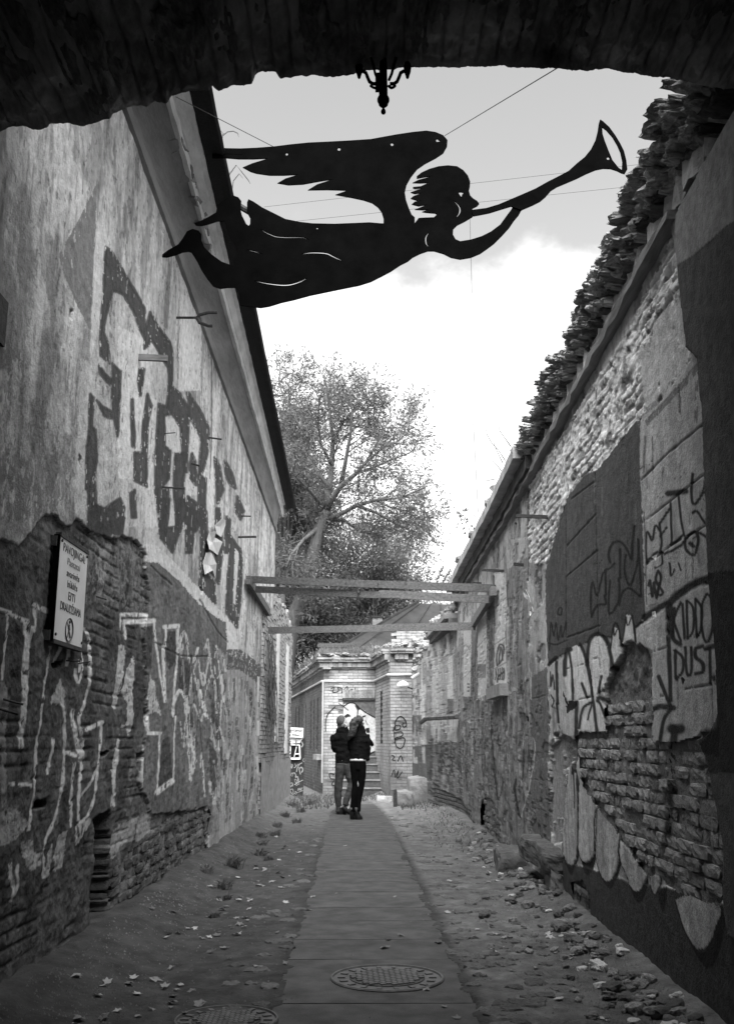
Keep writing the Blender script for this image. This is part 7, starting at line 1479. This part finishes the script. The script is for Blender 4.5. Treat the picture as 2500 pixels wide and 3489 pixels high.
for i in range(9000):
    y = 1 / rng.uniform(1 / 24, 1 / 4.7)
    if rng.random() < .6: x = XR - .08 - abs(rng.gauss(0, .38))
    elif rng.random() < .5: x = XL + .1 + abs(rng.gauss(0, .35))
    else: x = rng.uniform(XL + .1, XR - .1)
    if x < XL + .05 or x > XR - .04 or (edge_l(y) < x < edge_r(y) and rng.random() < .93): continue
    s = rng.uniform(.003, .011) * (1.8 if rng.random() < .05 and x > 0 else 1); z = float(ground_z(x, y)) if not (edge_l(y) < x < edge_r(y)) else 0.
    a = rng.uniform(0, 6.3); gv.add([(x + s * math.cos(a), y + s * math.sin(a), z - .004), (x + s * math.cos(a + 2.1), y + s * math.sin(a + 2.1), z - .004), (x + s * math.cos(a + 4.2), y + s * math.sin(a + 4.2), z - .004), (x, y, z + s * .9)], [(0, 1, 3), (1, 2, 3), (2, 0, 3)])
o = mesh_obj('gravel', gv.v, gv.f, mat('gravel', .15, var=.6, scale=4, bump=0)); tag(o, 'loose chips and grit scattered over the dirt', 'gravel', kind='stuff')
# fallen leaves
LEAFM = []
for k in range(5):
    vs = []; nn = 10
    for i in range(nn): an = 2 * math.pi * i / nn; r = (1 if i % 2 == 0 else .55) * rng.uniform(.75, 1.1); vs.append((r * math.cos(an), r * .8 * math.sin(an), rng.uniform(0, .35)))
    vs.append((0, 0, .05)); me = bpy.data.meshes.new('fallen_leaf'); me.from_pydata(vs, [], [(i, (i + 1) % nn, nn) for i in range(nn)]); me.materials.append(M_DEADLEAF); LEAFM.append(me)
for i in range(190):
    y = 1 / rng.uniform(1 / 23, 1 / 4.9)
    r_ = rng.random(); x = (rng.gauss(-1.15, .22) if r_ < .5 else rng.uniform(-1.6, 1.4) if r_ < .8 else rng.gauss(.95, .25))
    if not XL + .1 < x < XR - .1: continue
    inp = edge_l(y) < x < edge_r(y); z = .004 if inp else float(ground_z(x, y)) + .008
    o = bpy.data.objects.new('fallen_leaf', rng.choice(LEAFM)); COL.objects.link(o); s = rng.uniform(.022, .05); o.scale = (s, s, s * .8); o.location = (x, y, z); o.rotation_euler = (rng.uniform(-.3, .3), rng.uniform(-.3, .3), rng.uniform(0, 6)); tag(o, 'curled fallen leaf lying on the alley floor', 'leaf', 'fallen leaves on the alley floor')
# weeds at the wall foot
def weed(x, y, h, nb, label, name='weed_tuft', z=None, spread=.5, m=M_WEED, w=.006):
    mb = MB(); z = float(ground_z(x, y)) if z is None else z
    for i in range(nb):
        b = Vector((x + rng.gauss(0, h * .25), y + rng.gauss(0, h * .3), z - .01)); d = Vector((rng.gauss(0, spread), rng.gauss(0, spread), 1)).normalized(); L = h * rng.uniform(.4, 1.1); sd_ = d.orthogonal().normalized() * w; m1 = b + d * L * .55; t_ = m1 + (d + Vector((d.x, d.y, -.5))).normalized() * L * .5
        mb.add([b - sd_, b + sd_, m1 + sd_ * .9, m1 - sd_ * .9, t_], [(0, 1, 2, 3), (3, 2, 4)])
    o = mesh_obj(name, mb.v, mb.f, m); tag(o, label, 'weed', 'weeds along the plastered wall foot'); return o
for i, (x, y, h) in enumerate(((-1.25, 9.2, .14), (-1.35, 9.8, .2), (-1.2, 8.3, .12), (-1.45, 11.2, .3), (-1.3, 12.6, .22), (-1.4, 13.8, .2), (-1.15, 12.2, .14), (-1.35, 15.2, .22), (-1.45, 16.6, .22), (-1.2, 17.6, .2), (-1.5, 18.8, .26), (-1.3, 20.2, .26), (-1.55, 21.5, .3), (-1.25, 22.6, .3), (-1.6, 10.4, .18), (-1.5, 14.6, .2))):
    weed(x, y, h * .6, 90, 'low tuft of grass and weeds in the dirt at the plastered wall foot')
ww = MB()
for i in range(2600):
    y = rng.uniform(21, 26.5); x = rng.uniform(-1.7, 1.5)
    if edge_l(y) - .1 < x < edge_r(y) + .15 and y < 24: continue
    if y < 24 and abs(x) < .7: continue
    b = Vector((x, y, float(ground_z(x, y)) - .01)); h = rng.uniform(.03, .16); d = Vector((rng.gauss(0, .5), rng.gauss(0, .5), 1)).normalized(); ww.add([b - Vector((.008, 0, 0)), b + Vector((.008, 0, 0)), b + d * h], [(0, 1, 2)])
for i in range(500):
    y = rng.uniform(13, 21); x = XR - .15 - abs(rng.gauss(0, .28))
    b = Vector((x, y, float(ground_z(x, y)) - .01)); h = rng.uniform(.02, .09); d = Vector((rng.gauss(0, .6), rng.gauss(0, .6), 1)).normalized(); ww.add([b - Vector((.007, 0, 0)), b + Vector((.007, 0, 0)), b + d * h], [(0, 1, 2)])
o = mesh_obj('grass', ww.v, ww.f, mat('yard_grass', .10, var=.5, scale=2, bump=0, trans=.2)); tag(o, 'thin scrubby grass and litter before the brick house', 'grass', kind='stuff')
# saplings and stems on the copings
def sprig(pts, Y, label, nleaf, name='wall_sapling', ls=.05):
    P_ = [onY(*p, Y) for p in pts]; e = empty(name, tuple(P_[0]), label, 'sapling'); mb = MB(); mb.tube(P_, [.008] + [.005] * (len(P_) - 2) + [.002], 4, False); mb.build('stem', M_BARK, e)
    if nleaf:
        r_ = np.random.default_rng(nleaf); tp = [P_[k] for k in range(1, len(P_))]; v, f = leaf_cloud(tp, [(0, 0, -.2)] * len(tp), nleaf, ls * 1.6, ls * .7, ls * 1.2, r_, .4); leaf_mesh('leaves', v, f, M_LEAFD, e)
T_ = lambda *p: tr('T', *p)
sprig(T_((285, 1165), (265, 1110), (230, 1060), (190, 1030), (175, 980), (200, 940)), 15.2, 'thin leafy sapling sprouting from the coping of ruined wall', 4)
sprig(T_((625, 480), (560, 380), (500, 320), (450, 230), (425, 110)), 11.5, 'tall bare seed stalk leaning from the coping of ruined wall', 0)
sprig(T_((600, 500), (560, 420), (520, 330), (505, 250)), 11.6, 'shorter bare seed stalk beside the tall one on the coping', 0)
sprig(T_((680, 345), (620, 260), (570, 190), (555, 90)), 11.0, 'bare stalk with hooked tip on the near coping stones', 0)
sprig(T_((590, 580), (540, 520), (450, 435)), 12, 'short bare stalk slanting off the coping stones', 0)
sprig(T_((520, 660), (440, 675), (360, 695)), 13, 'nearly level bare stalk jutting off the coping stones', 0)
for k, (x, y) in enumerate(((30, 1510), (100, 1540), (60, 1600), (0, 1580), (120, 1620))):
    sprig(T_((160, 1680), ((160 + x) / 2, (1660 + y) / 2), (x, y), (x - 20, y + 40)), 18.6 + .1 * k, ('lowest', 'second lowest', 'middle', 'second highest', 'highest')[k] + ' arching leafy twig at the far end of the coping', 7, ls=.055)
for k, (pts) in enumerate(([(525, 125), (560, 100), (600, 95), (630, 110), (637, 135)], [(545, 430), (620, 330), (660, 380), (700, 430), (718, 460)], [(590, 500), (600, 440), (640, 390), (665, 420)], [(520, 150), (530, 110), (510, 90)])):
    sprig(tr('M', *pts), 8.4, ('upper', 'long', 'short', 'tiny')[k] + ' dry grass stalk sticking out over the black eave', 0, 'eave_stalk')
bpy.context.view_layer.update()
